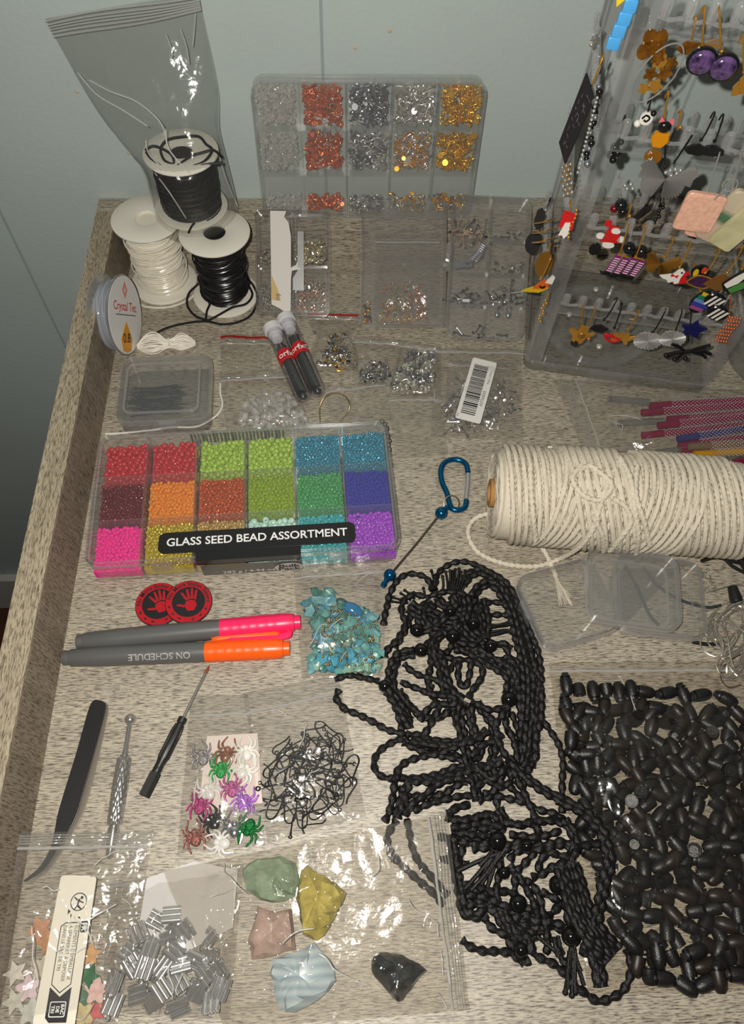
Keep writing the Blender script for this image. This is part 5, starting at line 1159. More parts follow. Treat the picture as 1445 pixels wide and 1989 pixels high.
MB().tube(catmull([at(x, y, .08)-o0 for x, y in ((1440, 1330), (1415, 1335), (1400, 1315), (1410, 1290), (1440, 1270))], 6), .045, 6).build('chain_strand', pmat('brown_chain', srgb(110, 80, 64), .4, .5), ch)
for k, (x, y) in enumerate(((1372, 1118), (1382, 1142))):
    b = thing('lobster_clasp', 'small silver lobster clasp, %s near the square cases' % ('upper one' if k == 0 else 'lower one'), 'clasp', at(x, y, .15), 40+70*k)
    MB().tube([(.2*math.cos(a), .3*math.sin(a), 0) for a in np.linspace(.4, 5.9, 14)], .06, 6).build('hook', m_chain, b); MB().tube([(.13*math.cos(a)-.05, .42+.13*math.sin(a), 0) for a in np.linspace(0, 6.2, 12)], .04, 5).build('ring', m_chain, b)
    MB().tube([(.45+.1*math.cos(a), .2+.1*math.sin(a), 0) for a in np.linspace(0, 6.2, 10)], .03, 5).build('link', m_chain, b)
cb = thing('cord_necklace', 'black cord necklace bundle with cone end at the frame edge', 'necklace', at(1425, 1090, 0)); o0 = at(1425, 1090, 0)
for k, path in enumerate(([(1362, 1090), (1390, 1083), (1420, 1090), (1460, 1100)], [(1400, 1076), (1425, 1084), (1450, 1072), (1480, 1078)], [(1398, 1068), (1420, 1098), (1460, 1118)], [(1440, 1050), (1432, 1080), (1450, 1110)], [(1410, 1060), (1440, 1090), (1470, 1120)], [(1425, 1055), (1450, 1090), (1470, 1110)], [(1345, 1247), (1380, 1252), (1405, 1246)])):
    MB().tube(catmull([at(x, y, .14+.1*(k % 3))-o0 for x, y in path], 6), .13, 7).build('cord_strand', m_black, cb)
MB().lathe([(0, 0), (.3, 0), (.42, .9), (.38, 1.15), (0, 1.2)], 18, frame(at(1422, 1140, .45)-o0, (1, 0, 0), (0, 0, 1)) @ TR(rx=0)).build('cone_end', pmat('cone_black', (.014, .014, .014), .35), cb)
# ================================================================ bag of black breakaway clasps
quad_bag('zip_bag', 'large zip bag full of black plastic breakaway clasps', (1066, 1286), (1490, 1284), (1485, 1922), (1142, 1934), 1.3, 21., .18, .035, n=60, fm=film('clasp_bag_film', .014, (.95, .94, .92), .13, (.68, .67, .64), bump=.5, bscale=42., fine=.12), z=.05, creases=2)
m_clasp = pmat('clasp_black', (.010, .0097, .0095), .38, spec=.5, bump=.25, bscale=1200.); m_clasp2 = pmat('clasp_dark_brown', (.017, .012, .009), .42, spec=.4)
# bullet body with hollow collar, and the pronged plug
me_body = MB().lathe([(.0, .62), (.2, .6), (.33, .42), (.39, .12), (.38, -.3), (.36, -.42), (.22, -.42), (.2, -.2), (0, -.2)], 14).mesh('bullet_body', m_clasp)
me_body2 = me_body.copy(); me_body2.materials.clear(); me_body2.materials.append(m_clasp2)
pl = MB().lathe([(0, -.30), (.2, -.30), (.2, -.50), (.32, -.52), (.3, -.62), (0, -.62)], 10)
for s in (-1, 1): pl.box(-.16, .16, s*.12-.05, s*.12+.05, -.80, -.60)
me_plug = pl.mesh('pronged_plug', m_clasp)
me_short = MB().lathe([(.0, .42), (.26, .40), (.36, .2), (.39, -.35), (.26, -.38), (.24, -.1), (0, -.1)], 14).mesh('collar_body', m_clasp)
rnd = random.Random(77)
def clasp(x, y, z, ang, tilt, kind, lab, grp):
    o = thing('breakaway_clasp', lab, 'clasp', (x, y, z), 0, grp)
    o.rotation_euler = (Matrix.Rotation(ang, 3, 'Z') @ Matrix.Rotation(math.pi/2+tilt, 3, 'X')).to_euler()
    if kind == 2: inst(me_short, 'collar_body', o, TR())
    else:
        inst(me_body2 if kind == 1 else me_body, 'bullet_body', o, TR())
        if kind != 3: inst(me_plug, 'pronged_plug', o, TR())
row = [(1100, 1332, 0), (1124, 1340, 180), (1152, 1342, 180), (1177, 1340, 0), (1202, 1344, 180), (1226, 1340, 180), (1100, 1372, 5), (1128, 1376, 95), (1252, 1344, 80), (1296, 1346, 100), (1328, 1352, 10), (1362, 1350, 100), (1412, 1358, 60)]
for k, (x, y, a) in enumerate(row):
    p = at(x, y, .4); clasp(p[0], p[1], .42, math.radians(a), 0, 2 if k in (1, 3) else 0, 'black breakaway clasp in the top row of the clasp bag', 'breakaway clasps, top row')
poly = [(1098, 1392), (1150, 1378), (1240, 1368), (1340, 1372), (1450, 1380), (1475, 1400), (1475, 1905), (1400, 1905), (1330, 1920), (1250, 1905), (1215, 1860), (1180, 1760), (1135, 1640), (1112, 1520)]
for k, (x, y) in enumerate(pack(poly, 245, 78, 22)):
    kd = rnd.choice((0, 0, 0, 1, 1, 2, 3)); tl = rnd.uniform(-.2, .2) if rnd.random() > .07 else rnd.choice((-1.2, 1.2))
    clasp(x, y, rnd.choice((.42, .42, .62, .85)), rnd.uniform(0, 6.28), tl, kd, 'black bullet-shaped breakaway clasp heaped in the large clasp bag', 'breakaway clasps, heaped')
# ================================================================ bag of patterned tubes behind the cord roll
quad_bag('zip_bag', 'long zip bag of colourful patterned tubes behind the cord roll', (1138, 892), (1074, 736), (1500, 760), (1490, 925), 1.2, 22., .22, .1, n=48, ribs=3, fm=f_bagthin, z=.05, creases=2)
m_spk = pmat('sparkle_white', srgb(226, 214, 216), .2, .3)
def ptube(label, a, b, z, r, col, metal=.1, clear=False):
    M, L = along(a, b, r, z); o = thing('patterned_tube', label, 'tube'); set_m(o, M)
    m_ = pmat('tube_%02d_%02d_%02d' % col, srgb(*col), .3, metal) if not clear else film('clear_tube', .12, (.9, .9, .9), .1, (.6, .6, .6))
    MB().lathe([(r-.05, 0), (r, .02), (r, L), (r-.05, L), (r-.05, 0)], 18, cap=False).build('sleeve', m_, o)
    MB().lathe([(r-.04, .25), (0, .25)], 14, cap=False).build('inner_plug', m_ink, o)
    if not clear:
        d = MB()
        for i in range(int((L-1.6)/.16)):
            for j in range(7):
                a_ = j*math.pi*2/7+i*.45; d.sphere(((r+.0)*math.cos(a_), (r+.0)*math.sin(a_), 1.7+i*.16), .05, 5, 4)
        dd = d.build('sparkle_dots', m_spk, o); dd['kind'] = 'stuff'
    return o
bur = (128, 22, 62)
for lab, a, b, z, col, cl_ in (('burgundy sparkle tube lying farthest back in the tube bag', (1262, 788), (1480, 775), .5, bur, 0), ('burgundy sparkle tube second from the back in the tube bag', (1246, 802), (1470, 785), .9, bur, 0), ('burgundy sparkle tube with its end just before the second one', (1296, 815), (1490, 800), .5, bur, 0), ('burgundy sparkle tube resting high on the heap', (1278, 827), (1480, 806), .95, bur, 0), ('burgundy sparkle tube reaching farthest toward the zip, middle of heap', (1247, 846), (1480, 822), .5, bur, 0), ('blue sparkle tube in the tube bag', (1316, 853), (1490, 826), .9, (52, 52, 110), 0), ('burgundy sparkle tube in front of the blue one', (1318, 866), (1490, 845), .5, bur, 0),
    ('burgundy sparkle tube with open end beside the golden one', (1322, 878), (1480, 862), .45, bur, 0), ('brownish sparkle tube above the golden one', (1338, 868), (1490, 858), 1.1, (120, 100, 80), 0), ('golden yellow sparkle tube', (1348, 882), (1490, 874), .75, (190, 136, 20), 0), ('short burgundy tube at the front of the tube bag', (1420, 902), (1490, 880), .4, bur, 0),
    ('clear tube alone at the back near the stand', (1180, 774), (1262, 782), .4, (200, 200, 200), 1), ('clear tube beside the zip strip of the tube bag', (1200, 822), (1290, 818), .4, (200, 200, 200), 1), ('clear tube at the front of the tube bag, nearest the cord roll', (1250, 885), (1330, 872), .4, (200, 200, 200), 1), ('clear tube lying before the burgundy heap', (1294, 898), (1345, 890), .35, (200, 200, 200), 1), ('clear tube slanting before the golden one', (1390, 904), (1440, 880), .35, (200, 200, 200), 1)):
    ptube('%s' % lab, a, b, z, .27, col, clear=bool(cl_))
# ================================================================ black knotted cord piece with wooden beads
m_waxed = pmat('waxed_black_cord', (.0065, .0062, .0062), .45, spec=.32, bump=.4, bscale=1400.)
m_bead = pmat('black_bead', (.006, .006, .006), .12, spec=.6)
MO = at(920, 1480, 0); mac = thing('knotted_cord_piece', 'tangle of black wavy twisted cords knotted with round black beads', 'cord piece', MO)
def cA(p): return (720+.2491*p[0], 1070+.2491*p[1])
def cB(p): return (640+.3322*p[0], 1330+.3322*p[1])
def cC(p): return (840+.2768*p[0], 1560+.2768*p[1])
mrnd = random.Random(55)
def braid(path, cv, z=None, n=1, spread=0., r=.225, zs=None, thin=False):
    for k in range(n):
        zb = (mrnd.uniform(.22, .75) if z is None else z)
        off = spread*(k-(n-1)/2)
        pts = []
        Pp = [np.array(cv(p)) for p in path]
        for i, p in enumerate(Pp):
            d = Pp[min(i+1, len(Pp)-1)]-Pp[max(i-1, 0)]; d = d/max(np.linalg.norm(d), 1e-6); nn = np.array([-d[1], d[0]])
            q = p+nn*off; zz = (zb if zs is None else zs[i]+.12*k)+mrnd.uniform(-.06, .06)
            pts.append(at(q[0], q[1], max(zz, .2))-MO)
        P = resample(catmull(pts, 8), .11)
        s = np.arange(len(P))*.11
        if thin: MB().tube(P, r, 6).build('cord_strand', m_waxed, mac); continue
        ph = mrnd.uniform(0, 3); R = r*(.60+.52*np.abs(np.sin(math.pi*s/.62+ph)))
        MB().tube(P, R, 8, lobes=2, depth=.12, twist=math.pi/.62, flat=.95).build('cord_strand', m_waxed, mac)
SA = [
 ([(510, 200), (560, 140), (640, 95), (730, 85), (820, 110), (900, 150), (980, 190), (1050, 240), (1110, 320), (1160, 400), (1200, 500), (1240, 620), (1290, 740), (1320, 860), (1330, 1000), (1320, 1150), (1310, 1325)], 1, 0),
 ([(720, 260), (770, 190), (850, 160), (930, 190), (1000, 250), (1050, 330), (1110, 430), (1150, 520), (1190, 640), (1230, 780), (1260, 920), (1270, 1060), (1260, 1200), (1255, 1325)], 2, 9),
 ([(800, 360), (830, 300), (900, 255), (980, 280), (1030, 350), (1080, 440), (1120, 560), (1150, 700), (1190, 850), (1210, 1000), (1210, 1150), (1200, 1325)], 2, 9),
 ([(1090, 330), (1130, 450), (1170, 600), (1210, 720), (1240, 850), (1290, 1000), (1280, 1150), (1290, 1320)], 2, 11),
 ([(870, 430), (910, 405), (970, 400), (1040, 420), (1090, 470), (1130, 560), (1150, 680), (1160, 800)], 1, 0), ([(910, 510), (960, 500), (1030, 500), (1090, 510), (1140, 560)], 1, 0),
 ([(100, 580), (110, 500), (130, 420), (140, 360), (180, 270), (230, 210), (300, 180), (370, 185), (430, 210), (465, 260), (480, 310)], 1, 0),
 ([(110, 830), (130, 770), (190, 710), (240, 640), (270, 560), (240, 480), (250, 400), (290, 360), (350, 340), (420, 360)], 1, 0), ([(190, 760), (230, 690), (280, 600), (310, 520), (310, 450), (350, 400)], 1, 0),
 ([(430, 370), (520, 330), (600, 320), (700, 330), (780, 370)], 1, 0), ([(500, 300), (505, 250), (515, 195)], 1, 0),
 ([(340, 790), (280, 800), (220, 820), (180, 880), (160, 960), (160, 1050), (190, 1150), (250, 1240), (290, 1325)], 3, 6),
 ([(260, 880), (310, 930), (380, 970), (460, 990), (540, 1020), (600, 1060), (660, 1110), (720, 1160)], 1, 0), ([(230, 1020), (300, 1050), (380, 1080), (450, 1110), (530, 1130), (600, 1130), (680, 1160)], 1, 0),
 ([(480, 640), (460, 760), (470, 880), (450, 970), (450, 1060), (470, 1130), (560, 1100)], 1, 0), ([(500, 800), (540, 900), (560, 1000), (580, 1100), (640, 1160)], 2, 7), ([(560, 820), (590, 930), (610, 1010), (640, 1080), (720, 1150)], 1, 0), ([(660, 850), (620, 920), (590, 970)], 1, 0),
 ([(800, 860), (860, 900), (870, 970), (830, 1040), (790, 1090), (760, 1150)], 1, 0), ([(690, 860), (680, 960), (700, 1040), (740, 1060), (770, 960), (780, 870)], 1, 0),
 ([(560, 820), (640, 840), (720, 850), (800, 850)], 1, 0),
 ([(640, 660), (700, 720), (800, 780), (900, 840), (1000, 900), (1080, 960), (1100, 1040), (1080, 1120)], 4, 6), ([(1000, 730), (1060, 770), (1090, 860), (1100, 940)], 1, 0), ([(930, 740), (1030, 720), (1100, 760)], 1, 0),
 ([(380, 1325), (440, 1240), (520, 1190), (620, 1200), (700, 1170)], 1, 0), ([(720, 1170), (620, 1260), (520, 1300), (420, 1300)], 1, 0), ([(1080, 1200), (1000, 1230), (930, 1240), (860, 1210), (780, 1170)], 1, 0),
 ([(220, 1100), (290, 1190), (370, 1260), (440, 1290)], 1, 0), ([(1150, 1060), (1160, 1200), (1170, 1320)], 1, 0),
 ([(360, 620), (440, 610), (520, 560), (600, 480), (660, 400), (620, 350)], 2, 8), ([(300, 430), (380, 480), (470, 500), (560, 540), (640, 560), (740, 520), (800, 470), (840, 400)], 3, 9), ([(390, 775), (470, 720), (540, 660), (600, 620)], 2, 7), ([(450, 420), (430, 500), (480, 580), (540, 600), (640, 660)], 2, 8), ([(700, 350), (720, 440), (700, 540), (740, 620), (800, 680), (860, 720)], 4, 9), ([(520, 360), (560, 420), (640, 440), (720, 500)], 2, 9), ([(850, 380), (870, 470), (890, 580), (870, 680)], 3, 8), ([(800, 380), (820, 460), (800, 540)], 2, 8), ([(480, 400), (420, 460), (400, 540), (450, 600)], 3, 8), ([(560, 640), (500, 700), (510, 780), (560, 820)], 2, 7), ([(640, 700), (620, 760), (580, 800)], 1, 0), ([(660, 740), (740, 760), (820, 760), (880, 700)], 3, 8), ([(1000, 900), (1060, 860), (1120, 880), (1150, 980), (1130, 1060)], 3, 7)]
for p, n, sp in SA: braid(p, cA, None, n, sp)
for p in ([(900, 600), (980, 590), (1060, 580), (1110, 560)], [(905, 575), (990, 580), (1070, 560), (1120, 530)], [(890, 640), (970, 630), (1060, 620), (1130, 650)], [(895, 660), (980, 650), (1070, 630), (1130, 670)]): braid(p, cA, .5, 1, 0, .12, thin=True)
for a, b in (((600, 320), (585, 165)), ((610, 320), (618, 155)), ((625, 320), (640, 160)), ((640, 320), (660, 145)), ((655, 320), (688, 140)), ((670, 325), (705, 165)), ((690, 320), (735, 155)), ((705, 325), (765, 165)), ((560, 320), (560, 200)), ((500, 300), (473, 155)), ((290, 410), (178, 362)), ((270, 410), (165, 395)), ((310, 385), (235, 332)), ((345, 375), (265, 308)), ((385, 375), (335, 325)), ((416, 365), (410, 292)), ((940, 1300), (930, 1325))):
    braid([a, ((a[0]+b[0])/2+6, (a[1]+b[1])/2), b], cA, .35, 1, 0, .085, thin=True)
    q = cA(b); MB().sphere(at(q[0], q[1], .35)-MO, .12, 7, 5).build('cord_tip', m_waxed, mac)
SB = [([(90, 145), (180, 180), (260, 220), (330, 260), (400, 280), (460, 290)], 1, 0), ([(55, 30), (40, 80), (90, 145)], 1, 0), ([(30, -30), (110, -55), (200, -40), (290, -20)], 1, 0), ([(350, 30), (400, 100), (430, 180), (450, 260)], 4, 6), ([(410, 30), (450, 90), (500, 160), (560, 190), (640, 190), (700, 150), (760, 100)], 1, 0), ([(450, 290), (540, 290), (580, 250), (610, 190), (640, 130), (600, 60), (590, 0)], 1, 0),
 ([(430, 310), (350, 345), (290, 390), (260, 450), (275, 510), (330, 545), (420, 545), (520, 545), (640, 520), (740, 480), (840, 470)], 1, 0), ([(430, 330), (520, 370), (620, 400), (720, 420), (800, 440)], 2, 6), ([(480, 300), (600, 330), (720, 340), (840, 320), (920, 270)], 2, 6), ([(470, 330), (580, 350), (690, 360), (800, 330)], 1, 0), ([(380, 560), (400, 500), (450, 450), (540, 420), (640, 400), (740, 360), (800, 330)], 1, 0),
 ([(320, 800), (350, 740), (370, 650), (380, 580), (400, 520)], 1, 0), ([(390, 780), (420, 680), (450, 600), (480, 560), (600, 560), (700, 540), (800, 500), (940, 470), (1010, 440)], 2, 6), ([(440, 770), (470, 710), (550, 650), (640, 580), (740, 550), (830, 560)], 1, 0), ([(450, 650), (560, 650), (660, 640), (740, 590), (800, 570)], 1, 0), ([(490, 740), (570, 700), (680, 670), (780, 650), (840, 650)], 1, 0), ([(430, 600), (420, 640), (480, 740)], 1, 0), ([(700, 770), (740, 720), (820, 700)], 1, 0),
 ([(780, 100), (760, 200), (780, 300), (800, 400), (820, 480), (850, 580), (870, 680)], 2, 9), ([(740, 120), (730, 190), (760, 270), (780, 330)], 1, 0), ([(820, 110), (830, 220), (860, 320), (880, 400), (840, 430)], 2, 7), ([(860, 110), (920, 180), (960, 260), (960, 360), (950, 470), (960, 560)], 2, 7), ([(880, 120), (960, 240), (1000, 360), (1060, 470), (1110, 580), (1160, 680), (1200, 780), (1220, 870)], 1, 0),
 ([(1040, 250), (1080, 340), (1100, 440)], 1, 0), ([(1040, 130), (1000, 190), (960, 240)], 1, 0), ([(1045, 130), (1030, 230), (1060, 300)], 1, 0), ([(1060, 160), (1100, 260), (1120, 360), (1130, 460), (1140, 560), (1130, 600), (1080, 560)], 1, 0), ([(1130, 20), (1130, 120), (1120, 240), (1110, 330)], 1, 0), ([(1170, 20), (1170, 150), (1160, 280), (1150, 400), (1120, 480)], 2, 9), ([(1220, 20), (1210, 150), (1200, 270), (1210, 350), (1180, 460), (1150, 520)], 1, 0), ([(1240, 20), (1240, 150), (1230, 230), (1200, 330), (1210, 400), (1180, 480)], 1, 0),
 ([(1240, 200), (1290, 270), (1340, 350), (1365, 450), (1360, 560), (1360, 660), (1360, 750)], 1, 0), ([(1040, 430), (1100, 480), (1160, 550), (1240, 610), (1330, 660), (1400, 690), (1440, 720)], 2, 7), ([(870, 680), (960, 650), (1060, 670), (1140, 690), (1220, 730), (1330, 760), (1400, 830)], 1, 0), ([(690, 780), (760, 790), (840, 780), (910, 760), (980, 770), (1060, 810), (1140, 820), (1240, 800), (1340, 790), (1420, 830)], 1, 0), ([(960, 560), (980, 700), (1000, 760), (1010, 830)], 1, 0), ([(830, 420), (900, 350), (960, 330), (1010, 290)], 1, 0), ([(840, 480), (940, 560), (1010, 520), (1040, 480)], 2, 7), ([(960, 600), (1020, 580), (1080, 620), (1140, 690)], 1, 0), ([(860, 600), (920, 560), (1000, 600), (1060, 560), (1040, 480)], 1, 0), ([(900, 640), (960, 620), (1000, 560)], 1, 0), ([(720, 860), (820, 830), (920, 830), (1010, 860)], 2, 8)]
for p, n, sp in SB: braid(p, cB, None, n, sp)
SC = [([(90, 100), (180, 120), (280, 110), (370, 80), (440, 100), (500, 130), (600, 150), (700, 130), (800, 120), (900, 140)], 1, 0), ([(100, 70), (180, 30), (260, 10)], 1, 0), ([(130, 190), (260, 170), (380, 150), (470, 180), (500, 120), (460, 40)], 2, 8), ([(130, 230), (250, 250), (380, 260), (450, 270)], 3, 9), ([(540, 220), (640, 230), (720, 240), (820, 220), (900, 190)], 1, 0), ([(280, 310), (400, 300), (500, 310), (620, 290), (720, 310), (820, 300), (900, 280), (960, 300)], 2, 7), ([(540, 400), (590, 340), (680, 330), (760, 320)], 1, 0),
 ([(590, 480), (650, 420), (700, 360), (740, 280), (740, 180), (700, 80)], 1, 0), ([(740, 480), (760, 400), (820, 350), (900, 370), (960, 380)], 1, 0), ([(700, 520), (780, 490), (860, 440), (960, 410), (1000, 360)], 1, 0), ([(130, 250), (150, 350), (160, 450), (180, 560), (200, 650), (220, 760), (300, 790), (380, 760)], 2, 8), ([(220, 260), (200, 360), (180, 420)], 1, 0), ([(560, 460), (580, 560), (570, 650)], 1, 0), ([(480, 380), (470, 480), (450, 600), (460, 700)], 1, 0),
 ([(540, 430), (620, 540), (690, 560), (740, 640), (770, 740), (780, 840), (740, 920), (660, 950), (600, 920)], 1, 0), ([(600, 500), (680, 640), (720, 720), (740, 800)], 1, 0), ([(370, 620), (430, 640), (520, 620), (600, 660)], 1, 0), ([(180, 700), (300, 680), (420, 720), (520, 760), (640, 770), (720, 790)], 3, 9), ([(200, 600), (320, 620), (420, 660)], 3, 9), ([(360, 800), (420, 880), (500, 920), (540, 980), (590, 1040), (640, 1110), (680, 1100)], 1, 0), ([(205, 960), (270, 1010), (370, 1040), (460, 1040), (560, 1060), (640, 1130)], 1, 0), ([(470, 760), (520, 850), (560, 920), (640, 960), (660, 1060)], 3, 9), ([(560, 800), (640, 860), (740, 880)], 3, 9),
 ([(700, 940), (700, 1040), (760, 1090), (850, 1130), (920, 1190), (1000, 1280), (1080, 1340), (1160, 1390), (1250, 1370), (1330, 1320), (1380, 1230), (1390, 1130), (1360, 1030)], 1, 0), ([(760, 620), (840, 660), (900, 700), (960, 760), (960, 860)], 1, 0), ([(820, 790), (880, 730), (940, 680), (960, 600)], 1, 0), ([(640, 800), (720, 840), (840, 850), (920, 880), (960, 900)], 2, 8), ([(780, 780), (800, 900), (810, 1000), (790, 1060)], 1, 0), ([(860, 960), (880, 1030), (910, 1100), (940, 1120)], 1, 0), ([(920, 120), (980, 200), (1000, 300), (960, 400), (920, 450), (960, 560)], 2, 8)]
for p, n, sp in SC: braid(p, cC, None, n, sp)
braid([(940, 440), (980, 560), (1010, 680), (1060, 800), (1120, 900), (1180, 980), (1260, 1060)], cC, None, 6, 8, zs=[.5, .8, 1.1, 1.3, 1.4, 1.3, 1.2])
braid([(900, 440), (930, 560), (960, 700), (980, 820), (1000, 900)], cC, None, 3, 8, zs=[.5, .6, .8, .9, .9])
braid([(880, -30), (960, 10), (1060, 60), (1130, 130), (1190, 210), (1220, 300), (1240, 420), (1200, 560), (1180, 680), (1160, 760), (1140, 860)], cC, None, 2, 9, zs=[.8, 1.1, 1.5, 1.75, 1.8, 1.85, 1.85, 1.8, 1.75, 1.6, 1.4])
braid([(1020, 310), (1120, 290), (1220, 280)], cC, 1.6, 1, 0)
braid([(1040, 1010), (1120, 1050), (1160, 1150), (1180, 1290)], cC, .9, 4, 5)
for a, b in [((470+mrnd.uniform(-70, 40), 340+mrnd.uniform(-15, 20)), (mrnd.uniform(170, 400), mrnd.uniform(430, 640))) for _ in range(16)]+[((970, 1000), (930, 1330)), ((985, 1020), (975, 1350)), ((1000, 1060), (1000, 1330)), ((1010, 1130), (1060, 1280)), ((960, 1040), (950, 1300)), ((990, 1000), (1040, 1180)), ((880, 930), (920, 1060)), ((850, 940), (880, 1080)), ((760, 900), (900, 990)), ((730, 930), (890, 1060))]:
    braid([a, ((a[0]+b[0])/2+mrnd.uniform(-10, 10), (a[1]+b[1])/2+mrnd.uniform(-10, 10)), b], cC, mrnd.uniform(.4, .9), 1, 0, .11, thin=True)
for a in ((930, 1330), (975, 1350), (1000, 1330)):
    q = cC(a); MB().sphere(at(q[0], q[1], .4)-MO, .16, 7, 5).build('cord_tip', m_waxed, mac)
for path in ([(770, 1592), (752, 1625), (757, 1650), (765, 1672)], [(790, 1590), (800, 1640), (812, 1672), (842, 1708), (870, 1740)], [(765, 1665), (785, 1685), (815, 1712), (842, 1735), (862, 1760)], [(850, 1625), (880, 1628), (905, 1630)], [(852, 1668), (885, 1672), (910, 1680)]):
    braid(path, lambda p: p, .22, 1, 0)
for (x, y, r, cv, z) in ((360, 620, 55, cA, .75), (390, 775, 55, cA, .75), (640, 665, 56, cA, .95), (800, 565, 52, cA, .95), (935, 740, 52, cA, .8), (110, 1055, 52, cA, .6), (1075, 1160, 62, cA, .7), (620, 470, 45, cA, .8), (455, 265, 64, cC, .8), (880, 575, 64, cC, .8), (600, 705, 62, cC, .8), (970, 935, 66, cC, 1.3), (660, 300, 40, cC, .7), (620, 1030, 52, cC, .7), (500, 490, 42, cC, .7)):
    q = cv((x, y)); q2 = cv((x+r, y)); c = at(q[0], q[1], z); R = np.linalg.norm(at(q2[0], q2[1], z)-c)
    MB().sphere(c-MO, R, 20, 14).build('bead', m_bead, mac)
# ================================================================ clear acrylic earring stand
f_acr = film('acrylic', .035, (.985, .985, .98), .06, (.74, .74, .74), ior=1.5)
f_acre = film('acrylic_edge', .09, (.95, .95, .95), .07, (.78, .78, .79), ior=1.6)
f_acrp = film('acrylic_peg', .2, (.93, .93, .93), .07, (.85, .85, .85), ior=1.6)
SFL = np.array([14.7, 38.45, 0.]); SE1 = np.array([13.9, -2.85, 0])/14.19; SE2 = np.array([.2008, .9796, 0]); SN = -SE2; SNL = -SE1
SW, SDp, SH = 14.2, 12.0, 31.0
SM = frame(SFL, SE1, SE2)                         # local x along the front, y back, z up
stand = thing('earring_stand', 'clear acrylic rotating earring stand hung with many earrings', 'earring stand'); set_m(stand, SM)
MB().shell(rr(SW, SDp, .7, 4, SW/2, SDp/2), rr(SW-.4, SDp-.4, .6, 4, SW/2, SDp/2), .0, .85, .25).build('base_tray', f_acr, stand)
MB().shell(rr(SW+.08, SDp+.08, .7, 4, SW/2, SDp/2), rr(SW-.2, SDp-.2, .6, 4, SW/2, SDp/2), .8, .95).build('tray_rim', f_acre, stand)
MB().shell(rr(SW-1.8, SDp-1.8, .9, 4, SW/2, SDp/2), rr(SW-2.1, SDp-2.1, .8, 4, SW/2, SDp/2), .25, .6).build('inner_rim', f_acre, stand)
MB().prism([(4.9, -.35), (8.2, -.35), (8.0, .05), (5.1, .05)], .25, .9).build('front_latch', f_acre, stand)
MB().lathe([(3.9, .27), (4.4, .27), (4.4, .6), (3.9, .6), (3.9, .27)], 56, TR(5.6, 5.4, 0), cap=False).build('turntable_ring', f_acre, stand)
MB().lathe([(0, .62), (4.6, .62), (4.6, .75), (0, .75)], 56, TR(5.6, 5.4, 0)).build('turntable_disc', f_acr, stand)
m_foot = pmat('steel_foot', srgb(206, 200, 188), .3, .5)
for px, py in ((1158, 562), (1106, 611), (1164, 673)):
    q = xf(np.linalg.inv(SM), on_plane(px, py, (0, 0, .95), (0, 0, 1)))[0]; MB().sphere(q, .28, 12, 8, (1, 1, .7)).build('steel_foot', m_foot, stand)
for k, (x, y) in enumerate(((0, 0), (SW, 0), (0, SDp), (SW, SDp))):
    sx = 1 if x == 0 else -1; sy = 1 if y == 0 else -1
    MB().box(min(x, x+sx*1.25), max(x, x+sx*1.25), min(y, y+sy*.32), max(y, y+sy*.32), .9, SH).build('post', f_acre, stand)
    MB().box(min(x, x+sx*.3), max(x, x+sx*.3), min(y+sy*.34, y+sy*1.2), max(y+sy*.34, y+sy*1.2), .9, SH).build('post', f_acr, stand)
MB().prism(rr(SW, SDp, .5, 4, SW/2, SDp/2), SH+.02, SH+.5).build('top_plate', f_acr, stand)
peg = MB().prism([(x, y) for x, y in rr(.52, 1.15, .25, 3, 0, .45)], -.15, .15, bev=.05)
peg.add(*(lambda m: (np.vstack(m.v), m.f))(MB().tube([(0, .0, .17), (0, .4, .19), (0, .75, .17)], .07, 5)))
peg_me = peg.mesh('peg', f_acrp)
ROWS = [7.3, 13.9, 20.0, 26.2]
def lface(x, y, z): return np.array([x, y, z])
for zr in ROWS:
    for side in range(4):
        if side == 0: M = TR(0, 0, zr) @ np.array(frame((0, 0, 0), (1, 0, 0), (0, 0, 1))); W_ = SW          # local x right, y up, z = outward(-y)
        elif side == 1: M = np.array(frame((0, 0, zr), (0, -1, 0), (0, 0, 1))) ; W_ = SDp                     # left face
        elif side == 2: M = np.array(frame((0, SDp, zr), (1, 0, 0), (0, 0, 1))); W_ = SW
        else: M = np.array(frame((SW, 0, zr), (0, 1, 0), (0, 0, 1))); W_ = SDp
        x0, x1 = (1.25, W_-1.25) if side != 1 else (-W_+1.25, -1.25)
        zo = {0: (-.3, 0), 1: (-.3, 0), 2: (0, .3), 3: (-.3, 0)}[side]
        r = MB().box(x0, x1, -1.0, -.25, zo[0], zo[1]); r.xform(M).build('rail', f_acr, stand)
        r = MB().tube([(x0, -1.05, zo[1]-.05), ((x0+x1)/2, -1.05, zo[1]-.05), (x1, -1.05, zo[1]-.05)], .07, 6); r.xform(M).build('rail_edge', f_acre, stand)
        r = MB().tube(np.array([(x0+(x1-x0)*t, -.22+.06*math.cos(t*60), zo[1]-.12) for t in np.linspace(0, 1, 60)]), .12, 6); r.xform(M).build('rail_edge', f_acrp, stand)
        if side == 3: continue
        n = int((x1-x0)/1.12)
        for i in range(n+1):
            inst(peg_me, 'peg', stand, M @ TR(x0+.25+(x1-x0-.5)*i/n, .05, zo[1]+.05, rx=18 if side != 2 else -18))
